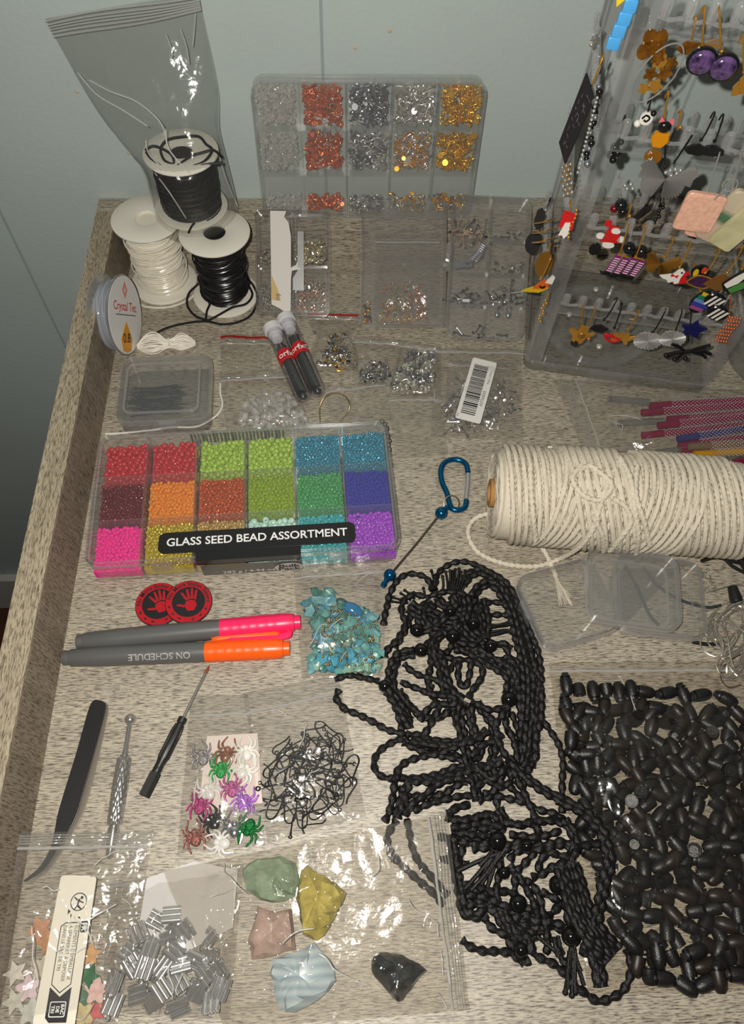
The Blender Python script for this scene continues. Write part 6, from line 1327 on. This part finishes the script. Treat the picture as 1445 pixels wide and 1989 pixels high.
# ---------------------------------------------------------------- earrings on the front face
m_blk = pmat('glossy_black', (.010, .010, .010), .2); m_gold2 = pmat('earring_gold', srgb(206, 150, 60), .28, .65); m_slv2 = pmat('earring_silver', srgb(206, 204, 200), .26, .7); m_slvd = pmat('pleated_silver', srgb(186, 184, 180), .24, .72); m_whe = pmat('enamel_white', srgb(224, 220, 210), .35); m_rede = pmat('enamel_red', srgb(196, 26, 30), .35); m_brz = pmat('bronze_gold', srgb(160, 116, 48), .35, .6); m_gmb = pmat('black_gun', srgb(62, 58, 58), .22, .8)
def FR(px, py, off=.35):
    return on_plane(px, py, SFL+SN*off, SN)
def LF(px, py, off=.5):
    return on_plane(px, py, SFL+SNL*off, SNL)
def wire_me(path, r): return MB().tube(catmull(path, 6), r, 6)
class Ear:
    """one earring: px of the charm's centre, px of the hook's top; shapes are given in photo pixels around the charm's centre"""
    def __init__(s, label, c, hook=None, wm=None, off=.4, fn=None, cat='earring', tilt=0., group=None):
        s.fn = fn or FR; s.c = s.fn(*c, off); s.k = float(CAMM[2] @ (s.c-np.array([0, 0, CAMH])))/FPX; s.off = off; s.pc = c
        up = np.array([0, 0, 1.]); ex = SE1
        s.M = frame(s.c, ex, up) @ TR(rz=tilt)
        s.o = thing('earring', label, cat, group=group); set_m(s.o, s.M); s.inv = np.linalg.inv(s.M)
        if hook is not None:
            h = xf(s.inv, s.fn(*hook, off*.5))[0]; P = [h+np.array([0, -.3, -.35]), h+np.array([0, .1, -.2]), h+np.array([0, .15, .1]), h*.6+np.array([0, 0, .2]), h*.25]
            wire_me(P, .05).build('ear_wire', wm or m_gold2, s.o); MB().sphere(h*.3, .11, 8, 6).build('wire_bead', wm or m_gold2, s.o)
    def poly(s, pts, m, name='charm', z=0., t=.14, par=None, bev=0.):
        q = [(x*s.k, y*s.k) for x, y in pts]
        a = sum(q[i][0]*q[(i+1) % len(q)][1]-q[(i+1) % len(q)][0]*q[i][1] for i in range(len(q)))
        if a < 0: q = q[::-1]
        return MB().prism(q, z, z+t, bev=bev).build(name, m, par or s.o)
    def ball(s, x, y, r, m, name='bead', sc=(1, 1, 1), z=.1, par=None): return MB().sphere((x*s.k, y*s.k, z), r*s.k, 14, 10, sc).build(name, m, par or s.o)
    def line(s, pts, r, m, name='link', z=.08, closed=False): return MB().tube(catmull([(x*s.k, y*s.k, z) for x, y in pts], 5, closed), r*s.k, 6, closed).build(name, m, s.o)
def ell(rx, ry, n=20, x=0, y=0): return [(x+rx*math.cos(2*math.pi*i/n), y+ry*math.sin(2*math.pi*i/n)) for i in range(n)]
def pleat(e, m, prof, a0, a1, n, flip=1, name='wing', z=.0, amp=3.6):
    """pleated metal fan: folds radiate from the centre; prof(angle) gives its outline in pixels"""
    k = e.k; V = [(0, 0, z+.05), (0, 0, z-.05)]; F = []
    for i in range(n+1):
        a = a0+(a1-a0)*i/n; r = prof(a); zz = amp*k*(1 if i % 2 else -1)
        for fr_ in (.5, 1.0):
            V += [(flip*r*fr_*math.cos(a)*k, r*fr_*math.sin(a)*k, z+.06+zz*fr_), (flip*r*fr_*math.cos(a)*k, r*fr_*math.sin(a)*k, z-.03+zz*fr_)]
    for i in range(n):
        b, c = 2+4*i, 6+4*i
        F += [(0, b, c), (1, c+1, b+1), (b, b+2, c+2, c), (b+1, c+1, c+3, b+3), (b+2, b+3, c+3, c+2)]
    return MB().add(V, F).build(name, m, e.o, smooth=False)
def fan(e, m, w, h, ribs=13, name='wing'):
    """two pleated butterfly wings"""
    for s_ in (-1, 1):
        pleat(e, m, lambda a: w*(1.05 if a > .28 else .92)*(1-.10*max(0, a-.55)*4), -.12, .72, 16, s_, 'upper_wing')
        pleat(e, m, lambda a: w*(.86-.22*abs(a+.7)), -1.35, -.12, 18, s_, 'lower_wing')
m_gal = pmat('galaxy_glass', srgb(84, 62, 104), .12, spec=.7, var=.85, vscale=260., coat=.5)
for k, (c, h, d) in enumerate((((1363, 118), (1366, 22), 'beside the hoop'), ((1405, 130), (1394, 24), 'overlapping the first'))):
    e = Ear('purple galaxy glass cabochon earring on gold hook, %s' % d, c, h, m_gold2, .9+.1*k); e.poly(ell(29, 27), m_blk, 'bezel', -.1, .25, bev=.08); e.ball(0, 0, 25, m_gal, 'cabochon', (1, .95, .42), .12)
e = Ear('gold leaf cluster earring at the photo edge below the cabochons', (1448, 165), (1440, 78), m_gold2); [e.poly([(x0-12, -22+10*k), (x0+14, -12+10*k), (x0+10, 8+10*k), (x0-10, 6+10*k), (x0-16, -6+10*k)], m_gold2, 'leaf', .1*k) for k, x0 in enumerate((-6, 4, -2, 6))]
e = Ear('large silver hoop earring filled with amber brown flowers', (1276, 140), None, off=.5); e.line([(34*math.cos(a)+16*math.sin(a), 58*math.sin(a)) for a in np.linspace(0, 6.1, 14)], 1.6, m_slv2, 'hoop', .15, True)
m_amb = pmat('amber_brown', srgb(120, 76, 20), .2, .4, var=.5, vscale=260.)
for k, (x, y, r) in enumerate(((0, 20, 16), (14, 2, 15), (-12, -2, 14), (4, -22, 15), (-10, 30, 13), (18, 26, 12), (-16, -26, 12))): e.poly([(x+r*(1+.28*math.cos(5*a))*.8*math.cos(a), y+r*(1+.28*math.cos(5*a))*.8*math.sin(a)) for a in np.linspace(0, 6.1, 24)], m_amb if k % 3 else m_gold2, 'flower', .05*k, .12)
e = Ear('brown resin flower earring behind the hoop, darker', (1268, 85), None, off=.25); [e.poly(ell(13, 15, 12, x, y), m_amb, 'petal', .03*k) for k, (x, y) in enumerate(((-10, 12), (10, 14), (0, -6), (14, -10), (-14, -12)))]
e = Ear('small black and white swirl earring', (1255, 228), (1262, 198), m_blk); e.poly(ell(12, 13), m_whe, 'disc'); e.line([(-8, 0), (-2, 7), (6, 2), (1, -5), (-4, -2)], 2, m_blk, 'swirl', .16); e.ball(-13, -12, 7, m_whe, 'drop'); e.ball(10, 12, 6, m_blk, 'drop')
e = Ear('black cat in amber cup earring with pink bow', (1284, 262), (1296, 186), m_gold2); e.ball(0, 18, 13, m_blk, 'head', (1, .9, .6)); e.poly([(-14, 8), (14, 8), (18, -8), (8, -22), (-10, -22), (-18, -6)], pmat('amber_clear', srgb(206, 134, 20), .12, spec=.7), 'cup', 0, .3, bev=.08); e.poly([(-12, 38), (-4, 30), (-14, 26)], pmat('pink_bow', srgb(220, 110, 120), .4), 'bow'); e.poly([(12, 36), (4, 30), (14, 24)], MATS['pink_bow'], 'bow'); e.poly(ell(17, 16, 16, 0, -44), pmat('amber_dark', srgb(128, 84, 26), .2), 'drop')
for k, (c, h) in enumerate((((1352, 290), (1385, 226)), ((1382, 292), (1402, 230)))):
    e = Ear('glossy black crescent earring on black hook, %s' % ('nearer the butterfly' if k == 0 else 'nearer the stone slabs'), c, h, m_blk); e.poly([(-24, 0), (-12, 10), (4, 12), (22, 4), (24, -4), (6, -9), (-14, -8)], m_blk, 'crescent', 0, .2, bev=.06)
e = Ear('silver pleated butterfly earring on black hooks', (1292, 348), (1291, 262), m_blk, .8, tilt=-4); fan(e, m_slvd, 56, 62); [e.ball(x, y, 4, m_slv2, 'crystal') for x, y in ((0, 22), (8, 26), (-6, 16), (14, 18), (18, 26), (6, 12))]
P = xf(e.inv, np.array([FR(1345, 262, .6), FR(1330, 285, .8), FR(1308, 318, .9)])); wire_me(P, .06).build('ear_wire', m_blk, e.o)
m_pnk = pmat('pink_terrazzo', srgb(222, 172, 148), .35, var=.14, vscale=420.)
e = Ear('pink speckled clay tile earring hanging from a silver ring', (1358, 412), (1394, 304), m_slv2, 1.2, tilt=-2); e.line([(27+13*math.cos(a), 68+13*math.sin(a)) for a in np.linspace(0, 6, 12)], 1.6, m_slv2, 'ring', .1, True); e.poly(rr(76, 84, 10, 3), m_pnk, 'tile', -.1, .3, bev=.06); e.line([(20, 58), (15, 46), (12, 36)], 1.6, m_slv2, 'pin', .25)
e = Ear('second pink clay tile earring, mostly hidden behind the first', (1370, 440), (1418, 330), m_slv2, .55, tilt=-6); e.poly(rr(64, 50, 8, 3), m_pnk, 'tile', -.1, .25, bev=.05); e.line([(40+10*math.cos(a), 82+10*math.sin(a)) for a in np.linspace(0, 6, 12)], 1.6, m_slv2, 'ring', .1, True)
m_, nt, out = _new('green_banded_jade'); p_ = N(nt, 'ShaderNodeBsdfPrincipled', Roughness=.3); nt.links.new(p_.outputs[0], out.inputs[0]); tc_ = N(nt, 'ShaderNodeTexCoord'); sp_ = N(nt, 'ShaderNodeSeparateXYZ'); nt.links.new(tc_.outputs['Object'], sp_.inputs[0]); rp = N(nt, 'ShaderNodeValToRGB'); mm = N(nt, 'ShaderNodeMath', _operation='MULTIPLY_ADD'); mm.inputs[1].default_value = 26.; mm.inputs[2].default_value = .5; nt.links.new(sp_.outputs[1], mm.inputs[0]); nt.links.new(mm.outputs[0], rp.inputs[0]); els = rp.color_ramp.elements; els[0].color = rgba(srgb(182, 160, 140)); els[1].color = rgba(srgb(190, 178, 150)); els[0].position = .1; els[1].position = .9
for pos, c in ((.36, (180, 166, 146)), (.45, (70, 104, 76)), (.55, (74, 110, 80)), (.64, (184, 170, 150))): q = els.new(pos); q.color = rgba(srgb(*c))
nt.links.new(rp.outputs[0], p_.inputs['Base Color'])
e = Ear('cream jade slab earring with a green band', (1408, 420), (1436, 300), m_slv2, 1.0, tilt=-20); e.poly(rr(52, 118, 12, 3), m_, 'slab', -.1, .35, bev=.08)
e = Ear('pale yellow-green jade slab earring at the photo edge', (1440, 436), (1462, 330), m_slv2, 1.4, tilt=-24); e.poly(rr(52, 118, 6, 2), pmat('pale_jade', srgb(186, 180, 140), .3, var=.15, vscale=120.), 'slab', -.1, .35, bev=.08)
e = Ear('red and white enamel dress earring', (1188, 456), None, off=.4); e.poly([(-8, 22), (10, 20), (20, -14), (-18, -16)], m_rede, 'dress'); e.poly(ell(9, 6, 10, -20, -4), m_whe, 'sleeve'); e.poly(ell(8, 6, 10, 20, -6), m_whe, 'sleeve'); e.poly(ell(12, 7, 12, 0, -22), m_whe, 'hem'); e.poly(ell(9, 6, 10, 4, 14), m_whe, 'collar', .1); e.poly(ell(12, 14, 12, -22, -36), m_blk, 'drop'); e.poly(ell(7, 7, 10, -14, 26), m_rede, 'bow')
for k, (c, d) in enumerate((((1222, 480), 'nearer the dress charm'), ((1246, 486), 'nearer the gold butterfly'))):
    e = Ear('faceted black bead drop earring, %s' % d, c, (c[0]+6, c[1]-46), m_slv2, .25); e.ball(0, 0, 12, m_blk, 'bead')
m_pur = pmat('stripe_purple', srgb(128, 34, 110), .35)
for k, (c, h, d) in enumerate((((1197, 516), (1219, 438), 'nearer the dress charm'), ((1228, 521), (1252, 442), 'nearer the gold butterfly'))):
    e = Ear('witch legs earring with purple striped stockings, %s' % d, c, h, m_gold2, .7, tilt=-8)
    for x in (-8, 8):
        st_ = e.poly([(x-5, 24), (x+6, 24), (x+3, -16), (x-7, -16)], m_pur, 'stocking')
        for j in range(7): y = 20-j*5.2; e.poly([(x-5-.2*j, y), (x+6-.35*j, y), (x+6-.35*j, y-1.5), (x-5-.2*j, y-1.5)], m_whe, 'stripe', .141, .02, st_)
        e.poly([(x-7, -15), (x+3, -15), (x+4, -22), (x-12, -24), (x-18, -18), (x-14, -20), (x-8, -20)], m_blk, 'boot', 0, .2)
    e.line([(-10, 26), (0, 27), (12, 26)], 1.6, m_gold2, 'bar')
e = Ear('gold pleated butterfly earring', (1284, 512), (1306, 466), m_gold2, .6, tilt=-6); fan(e, m_brz, 34, 36, 11)
e = Ear('white ghost earring with red bow and red cape', (1312, 536), (1338, 476), m_gold2, .8, tilt=-10); e.poly([(4, 14), (22, 16), (16, 6), (30, -4), (12, -16), (0, -14)], m_rede, 'cape', -.05); e.poly([(-4, 18), (2, 22), (9, 18), (9, 2), (12, -10), (6, -15), (0, -10), (-6, -16), (-14, -10), (-20, -10), (-30, -6), (-18, 0), (-8, 6)], m_whe, 'ghost', .05, .12); e.poly([(-12, 8), (-4, 4), (2, 8), (2, 0), (-4, 3), (-11, 0)], m_rede, 'bow', .18, .04); e.poly(ell(2, 2, 8, 4, 15), m_blk, 'eye', .18, .04)
e = Ear('purple glitter book earring with gold edge', (1360, 546), (1394, 490), m_gold2, .8, tilt=-14); e.poly([(-22, -10), (14, -10), (22, 12), (-12, 14)], gl('book_purple', (74, 40, 84)), 'book'); e.line([(-22, -10), (14, -10), (22, 12), (-12, 14)], 1.4, m_gold2, 'edge', .14, True)
e = Ear('brown leather leaf earring with gold hook', (1402, 548), (1438, 484), m_gold2, .95, tilt=-14); e.poly([(-30, -16), (0, -20), (24, -8), (30, 18), (18, 26), (4, 16), (-12, 18), (-20, 6)], pmat('leaf_brown', srgb(112, 74, 28), .45), 'leaf', 0, .12)
e = Ear('white and green pointed enamel earring with black outline', (1438, 540), (1450, 480), m_gold2, 1.1, tilt=-12); e.poly([(-24, -24), (-14, -34), (4, -40), (22, -20), (26, 30), (10, 36), (-8, 20), (-16, 0)], m_blk, 'outline', 0, .1); e.poly([(-20, -22), (-10, -28), (2, -10), (8, 20), (6, 30), (-4, 16), (-12, 0)], m_whe, 'white_panel', .1, .05); e.poly([(-6, -30), (4, -36), (18, -18), (20, 4), (6, -8)], pmat('enamel_green', srgb(70, 130, 60), .35), 'green_panel', .1, .05)
m_e = [pmat('rainbow_%d' % i, srgb(*c), .35) for i, c in enumerate(((196, 60, 44), (206, 178, 30), (30, 120, 80), (96, 130, 190), (52, 60, 140), (150, 70, 130)))]
e = Ear('rainbow striped oval earring', (1364, 584), (1352, 520), m_gold2, .5, tilt=-16); e.poly(ell(20, 30), m_blk, 'backing')
for j, y in enumerate((18, 9, 0, -9, -18)): w = 18*math.sqrt(max(.1, 1-(y/30)**2)); e.poly([(-w, y+4), (w, y+4), (w*.95, y-4), (-w*.95, y-4)], m_e[j+1], 'stripe', .14, .03)
e = Ear('black round earring with yellow and red petals', (1360, 526), None, off=.35); e.poly(ell(17, 16), m_blk, 'disc'); e.poly(ell(5, 9, 10, -8, -2), m_e[1], 'petal', .14, .03); e.poly(ell(5, 8, 10, 5, 6), m_e[0], 'petal', .14, .03)
for k, (c, d) in enumerate((((1388, 582), 'upper'), ((1394, 606), 'lower'))):
    e = Ear('black and white diagonally striped ball earring, %s of the two' % d, c, (c[0]+22, c[1]-36), m_slv2, .6+.2*k, tilt=-20); e.poly(ell(21, 18), m_blk, 'ball', 0, .2, bev=.05)
    for j in (-12, -2, 8): e.poly([(j-3, -14), (j+2, -14), (j+8, 12), (j+3, 12)], m_whe, 'stripe', .19, .03)
# bottom row
e = Ear('gold dancing bear earring in the lowest row', (1128, 648), (1132, 592), m_gold2, .5, tilt=-5); e.poly([(-8, 22), (8, 22), (12, 6), (24, 10), (24, 4), (12, -4), (10, -20), (2, -26), (-12, -22), (-14, -6), (-26, 6), (-22, 12), (-10, 8)], m_gold2, 'bear', 0, .15); e.ball(2, -2, 8, m_brz, 'belly', (1, 1, .5)); e.poly(ell(8, 6, 10, -4, -24), m_blk, 'shoe', .1); e.ball(18, -6, 4, m_cop, 'cup')
P = xf(e.inv, np.array([FR(1156, 594, .2), FR(1154, 608, .4), FR(1146, 626, .5)])); wire_me(P, .05).build('ear_wire', m_gold2, e.o)
e = Ear('black beret-shaped earring in the lowest row', (1164, 636), (1196, 584), m_blk, .6, tilt=-8); e.poly([(-16, -6), (-12, 4), (0, 10), (10, 4), (17, 4), (10, -6), (-4, -9)], m_blk, 'beret', 0, .22, bev=.06)
e = Ear('red lips earring in the lowest row', (1188, 654), (1206, 594), m_blk, .5, tilt=-8); e.line([(-15, 4), (-8, -5), (3, -8), (13, -4), (15, 2), (4, 3), (-6, 5)], 3.2, m_rede, 'lips', .1, True)
e = Ear('gold frog earring in the lowest row', (1212, 652), (1238, 608), m_gold2, .5, tilt=-12); e.poly([(-6, 8), (6, 10), (10, 2), (22, 10), (24, 6), (12, -8), (16, -16), (10, -18), (2, -10), (-8, -12), (-14, -20), (-20, -18), (-14, -6), (-22, -2), (-20, 4), (-10, 2)], m_gold2, 'frog', 0, .15)
for k, (c, h, w, d) in enumerate((((1258, 662), (1290, 605), 28, 'nearer the gold frog'), ((1306, 658), (1322, 608), 26, 'nearer the dark dragonfly'))):
    e = Ear('silver scallop fan earring in the lowest row, %s' % d, c, h, m_blk, .7+.1*k, tilt=-4); pleat(e, m_slv2, lambda a: w*.78*(1+.22*abs(math.cos(a))), 0, 2*math.pi, 40, 1, 'shell', amp=1.5)
e = Ear('dark gunmetal dragonfly earring in the lowest row', (1336, 680), (1340, 612), m_blk, .9, tilt=-8); e.line([(-30, -22), (-10, -6), (10, 4), (30, 14)], 4, m_gmb, 'body'); [e.line([(x, y), (x+dx*.6, y+dy*.5+4), (x+dx, y+dy)], 3.2, m_gmb, 'wing') for x, y, dx, dy in ((0, 0, 44, 6), (0, 0, 40, -6), (-4, -4, -32, 10), (-8, -6, -20, -24), (-2, 0, -6, -28), (4, 2, 26, 26))]; [e.ball(x, y, 5, m_gmb, 'eye') for x, y in ((-32, -24), (-12, -28), (6, -20))]
e = Ear('navy blue star drop earring in the lowest row', (1346, 638), (1380, 606), m_slv2, .5, tilt=0); e.poly([(26*math.cos(a)*(1 if i % 2 == 0 else .55), 24*math.sin(a)*(1 if i % 2 == 0 else .55)) for i, a in enumerate(np.linspace(.3, 6.58, 11)[:-1])], pmat('navy_enamel', srgb(24, 28, 84), .25), 'star', 0, .16)
e = Ear('copper chain tassel earring at the end of the lowest row', (1412, 640), (1418, 580), m_cop, .5)
for j in range(5): [e.ball(-10+j*5+2*math.sin(i), 34-i*9, 2.6, m_cop, 'chain_bead') for i in range(8)]
# behind the bars
e = Ear('black and red ladybird bead earring behind the second row', (1206, 396), (1204, 345), m_slv2, -.6); e.ball(0, 0, 12, m_blk, 'bead'); e.ball(-10, -10, 8, pmat('dark_red_bead', srgb(110, 14, 26), .2), 'bead'); e.ball(8, -14, 9, m_blk, 'bead'); [e.ball(x, y, 4, m_slv2, 'petal') for x, y in ((-6, 42), (4, 46), (10, 38), (0, 36))]
e = Ear('string of small black beads hanging inside the stand', (1196, 292), (1212, 232), m_blk, -1.0); [e.ball(x, y, r, m_blk, 'bead') for x, y, r in ((4, 20, 6), (-4, 8, 9), (4, -2, 8), (-6, -8, 9), (0, -18, 7))]
e = Ear('bronze leaf earring hanging behind the second row', (1250, 410), (1268, 370), m_gmb, -.6, tilt=-30); e.poly([(-6, -22), (6, -18), (8, 10), (0, 24), (-8, 8)], m_gmb, 'leaf', 0, .12)
e = Ear('dark silver chain earring behind the second row', (1280, 412), (1284, 372), m_gmb, -.6); [e.ball(3*math.sin(i*2), 20-i*7, 4, m_gmb, 'chain_bead') for i in range(7)]
for k, (a, b, d) in enumerate((((1322, 214), (1316, 252), 'beside the cat charm'), ((1345, 388), (1328, 428), 'behind the pink tile'), ((1226, 396), (1218, 424), 'above the dress charm'))):
    e = Ear('bare gold ear wire hanging %s' % d, b, None, None, .3); P = xf(e.inv, np.array([FR(a[0]-4, a[1]+6, .1), FR(*a, .3), FR((a[0]+b[0])/2+1, (a[1]+b[1])/2, .5), FR(*b, .4)])); wire_me(P, .05).build('wire', m_gold2, e.o); e.ball(2, 8, 3.5, m_gold2, 'wire_bead')
e = Ear('wide gold leaf earring hanging on the far row beside the hoop', (1340, 92), (1350, 40), m_gold2, -.5, tilt=10); e.poly([(-26, 0), (-8, 14), (12, 12), (30, 2), (14, -10), (-10, -12)], m_amb, 'leaf', 0, .1); e.poly([(20, 8), (44, 16), (60, 4), (42, -6)], m_gold2, 'leaf', .05, .1)
# ---------------------------------------------------------------- earrings on the face towards the findings box
SQN = (SNL+SN)/1.41421; SQ0 = LF(1120, 232, 1.2)
sq = [on_plane(*p, SQ0, SQN) for p in ((1139, 142), (1154, 192), (1098, 318), (1087, 276))]
e = Ear('black square card earring with scratched silver print', (1120, 232), (1168, 118), m_gold2, 1.0, LF)
m_sq = pmat('scratched_black', srgb(40, 36, 40), .4); qn = np.cross(sq[1]-sq[0], sq[3]-sq[0]); qn = qn/np.linalg.norm(qn)*.07; qn = qn if qn @ (np.array([0, 0, CAMH])-sq[0]) > 0 else -qn
def plate(pts, n0, n1): V = [p+qn*n0 for p in pts]+[p+qn*n1 for p in pts]; return MB().add(xf(e.inv, np.array(V)), [(3, 2, 1, 0), (4, 5, 6, 7), (0, 1, 5, 4), (1, 2, 6, 5), (2, 3, 7, 6), (3, 0, 4, 7)])
plate(sq, -1, 1).build('card', m_sq, e.o)
rnd = random.Random(9)
def sqp(u, v): return (sq[0]*(1-u)+sq[1]*u)*(1-v)+(sq[3]*(1-u)+sq[2]*u)*v
for k in range(22):
    u, v = rnd.uniform(.15, .75), rnd.uniform(.08, .9); du, dv = rnd.choice(((.03, .10), (.18, .012), (.02, .16), (.10, .03))); plate([sqp(u, v), sqp(u+du, v), sqp(u+du, v+dv*.5), sqp(u, v+dv*.5)], 1.05, 1.2).build('print_mark', pmat('print_silver', srgb(120, 118, 122), .4, .3), e.o)
e = Ear('long dangling black faceted bead earring beside the square card', (1158, 235), (1168, 140), m_blk, .6, LF)
for i in range(16):
    q = xf(e.inv, LF(1163-i*1.6+3*math.sin(i*1.3), 168+i*10, .6))[0]; MB().sphere(q, .2 if i % 2 else .16, 8, 6).build('bead', m_blk if i % 3 else m_gun, e.o)
e = Ear('silver bead chain earring hanging beside the black beads', (1145, 270), None, None, .8, LF)
for i in range(18):
    q = xf(e.inv, LF(1160-i*2.2, 190+i*8.5, .8))[0]; MB().sphere(q, .09, 6, 5).build('bead', m_slv2, e.o)
e = Ear('gold lattice drop earring below the square card', (1098, 350), (1106, 322), m_gold2, .8, LF)
for i in range(5):
    for j in range(7):
        q = xf(e.inv, LF(1092+i*4+j*.5, 325+j*9-i*1.5, .8))[0]; MB().sphere(q, .09, 6, 5).build('bead', m_brz if (i+j) % 2 else m_slv2, e.o)
e = Ear('red and white ghost charm earring with gold chain', (1100, 435), (1108, 395), m_gold2, .5, LF); e.poly([(-12, 30), (12, 26), (14, -10), (-14, -6)], m_rede, 'cape'); e.poly([(-4, 6), (6, 8), (8, -20), (2, -30), (-3, -22), (-10, -24)], m_whe, 'ghost', .14, .06); [e.ball(10+2*math.sin(i), 36-i*9, 3, m_gold2, 'chain_bead') for i in range(8)]
e = Ear('candy corn shaped enamel earring with smiling face', (1043, 556), (1068, 505), m_gold2, .8, LF); e.poly([(-26, -14), (6, -12), (22, 2), (14, 8), (-8, -2)], pmat('candy_yellow', srgb(206, 170, 24), .35), 'tip', 0, .15); e.poly([(-8, -4), (16, 0), (24, 16), (12, 20), (0, 10)], pmat('candy_orange', srgb(206, 96, 30), .35), 'middle', .02, .15); e.poly([(12, 16), (26, 14), (28, 30), (22, 34)], m_whe, 'top', .04, .15); e.line([(4, 6), (10, 3), (14, 8)], 2, m_blk, 'mouth', .2)
for k, (y, d) in enumerate(((433, 'topmost'), (452, 'middle'), (470, 'lowest'))):
    e = Ear('thin gold ear wire sticking out from the stand, %s of three' % d, (1052, y), None, None, .9, LF); P = xf(e.inv, np.array([LF(1078, y-8, .1), LF(1062, y-4, .8), LF(1048, y, 1.2), LF(1034, y+1, 1.5)])); wire_me(P, .06).build('wire', m_gold2, e.o)
e = Ear('black feather earring at the lower side of the stand', (1048, 425), (1068, 390), m_blk, 1.0, LF); e.poly([(-8, 20), (0, 26), (10, 8), (8, -16), (0, -26), (-10, -10)], pmat('feather_black', (.02, .02, .02), .6), 'feather', 0, .08); e.poly(ell(16, 26, 14, 0, -56), MATS['feather_black'], 'tassel', 0, .15)
e = Ear('matte gold disc earring above the candy corn', (1056, 512), (1068, 478), m_gold2, .5, LF); e.poly(ell(16, 30), m_brz, 'disc', 0, .1)
e = Ear('gold chain tassel hanging at the lowest corner of the stand', (1054, 600), (1064, 575), m_gold2, .5, LF); [e.ball(3*math.sin(i*1.7), 26-i*7, 2.6, m_gold2, 'chain_bead') for i in range(9)]
e = Ear('sky blue block earring with yellow tip at the top of the stand', (1213, 45), None, None, .7, FR); m_sky = pmat('sky_blue', srgb(78, 164, 226), .4); [e.poly(rr(25, 24, 3, 2, -j*3.5, 34-j*23), m_sky, 'block', 0, .3, bev=.05) for j in range(4)]; e.poly([(-34, 60), (-10, 62), (-12, 40), (-24, 26)], pmat('sun_yellow', srgb(226, 196, 30), .4), 'tip', -.2, .2)
e = Ear('square crystal stud earring at the side of the stand', (1152, 72), (1164, 62), m_slv2, 1.2, LF); e.poly(rr(9, 12, 2, 2), m_sil2, 'stud', 0, .25, bev=.06); e.ball(0, -12, 5, m_sil2, 'crystal')
# ---------------------------------------------------------------- round clear container at the edge of the photo
p = at(1504, 700, 0); o = thing('clear_container', 'round clear plastic container at the photo edge beside the stand', 'container', p)
MB().lathe([(0, 0), (3.7, 0), (3.9, .2), (3.9, 2.2), (3.75, 2.2), (3.75, .25), (3.6, .12), (0, .12)], 48).build('bowl', f_milky, o); MB().lathe([(0, 2.24), (4.05, 2.24), (4.05, 2.5), (3.7, 2.6), (0, 2.6)], 48).build('lid', f_milky, o)
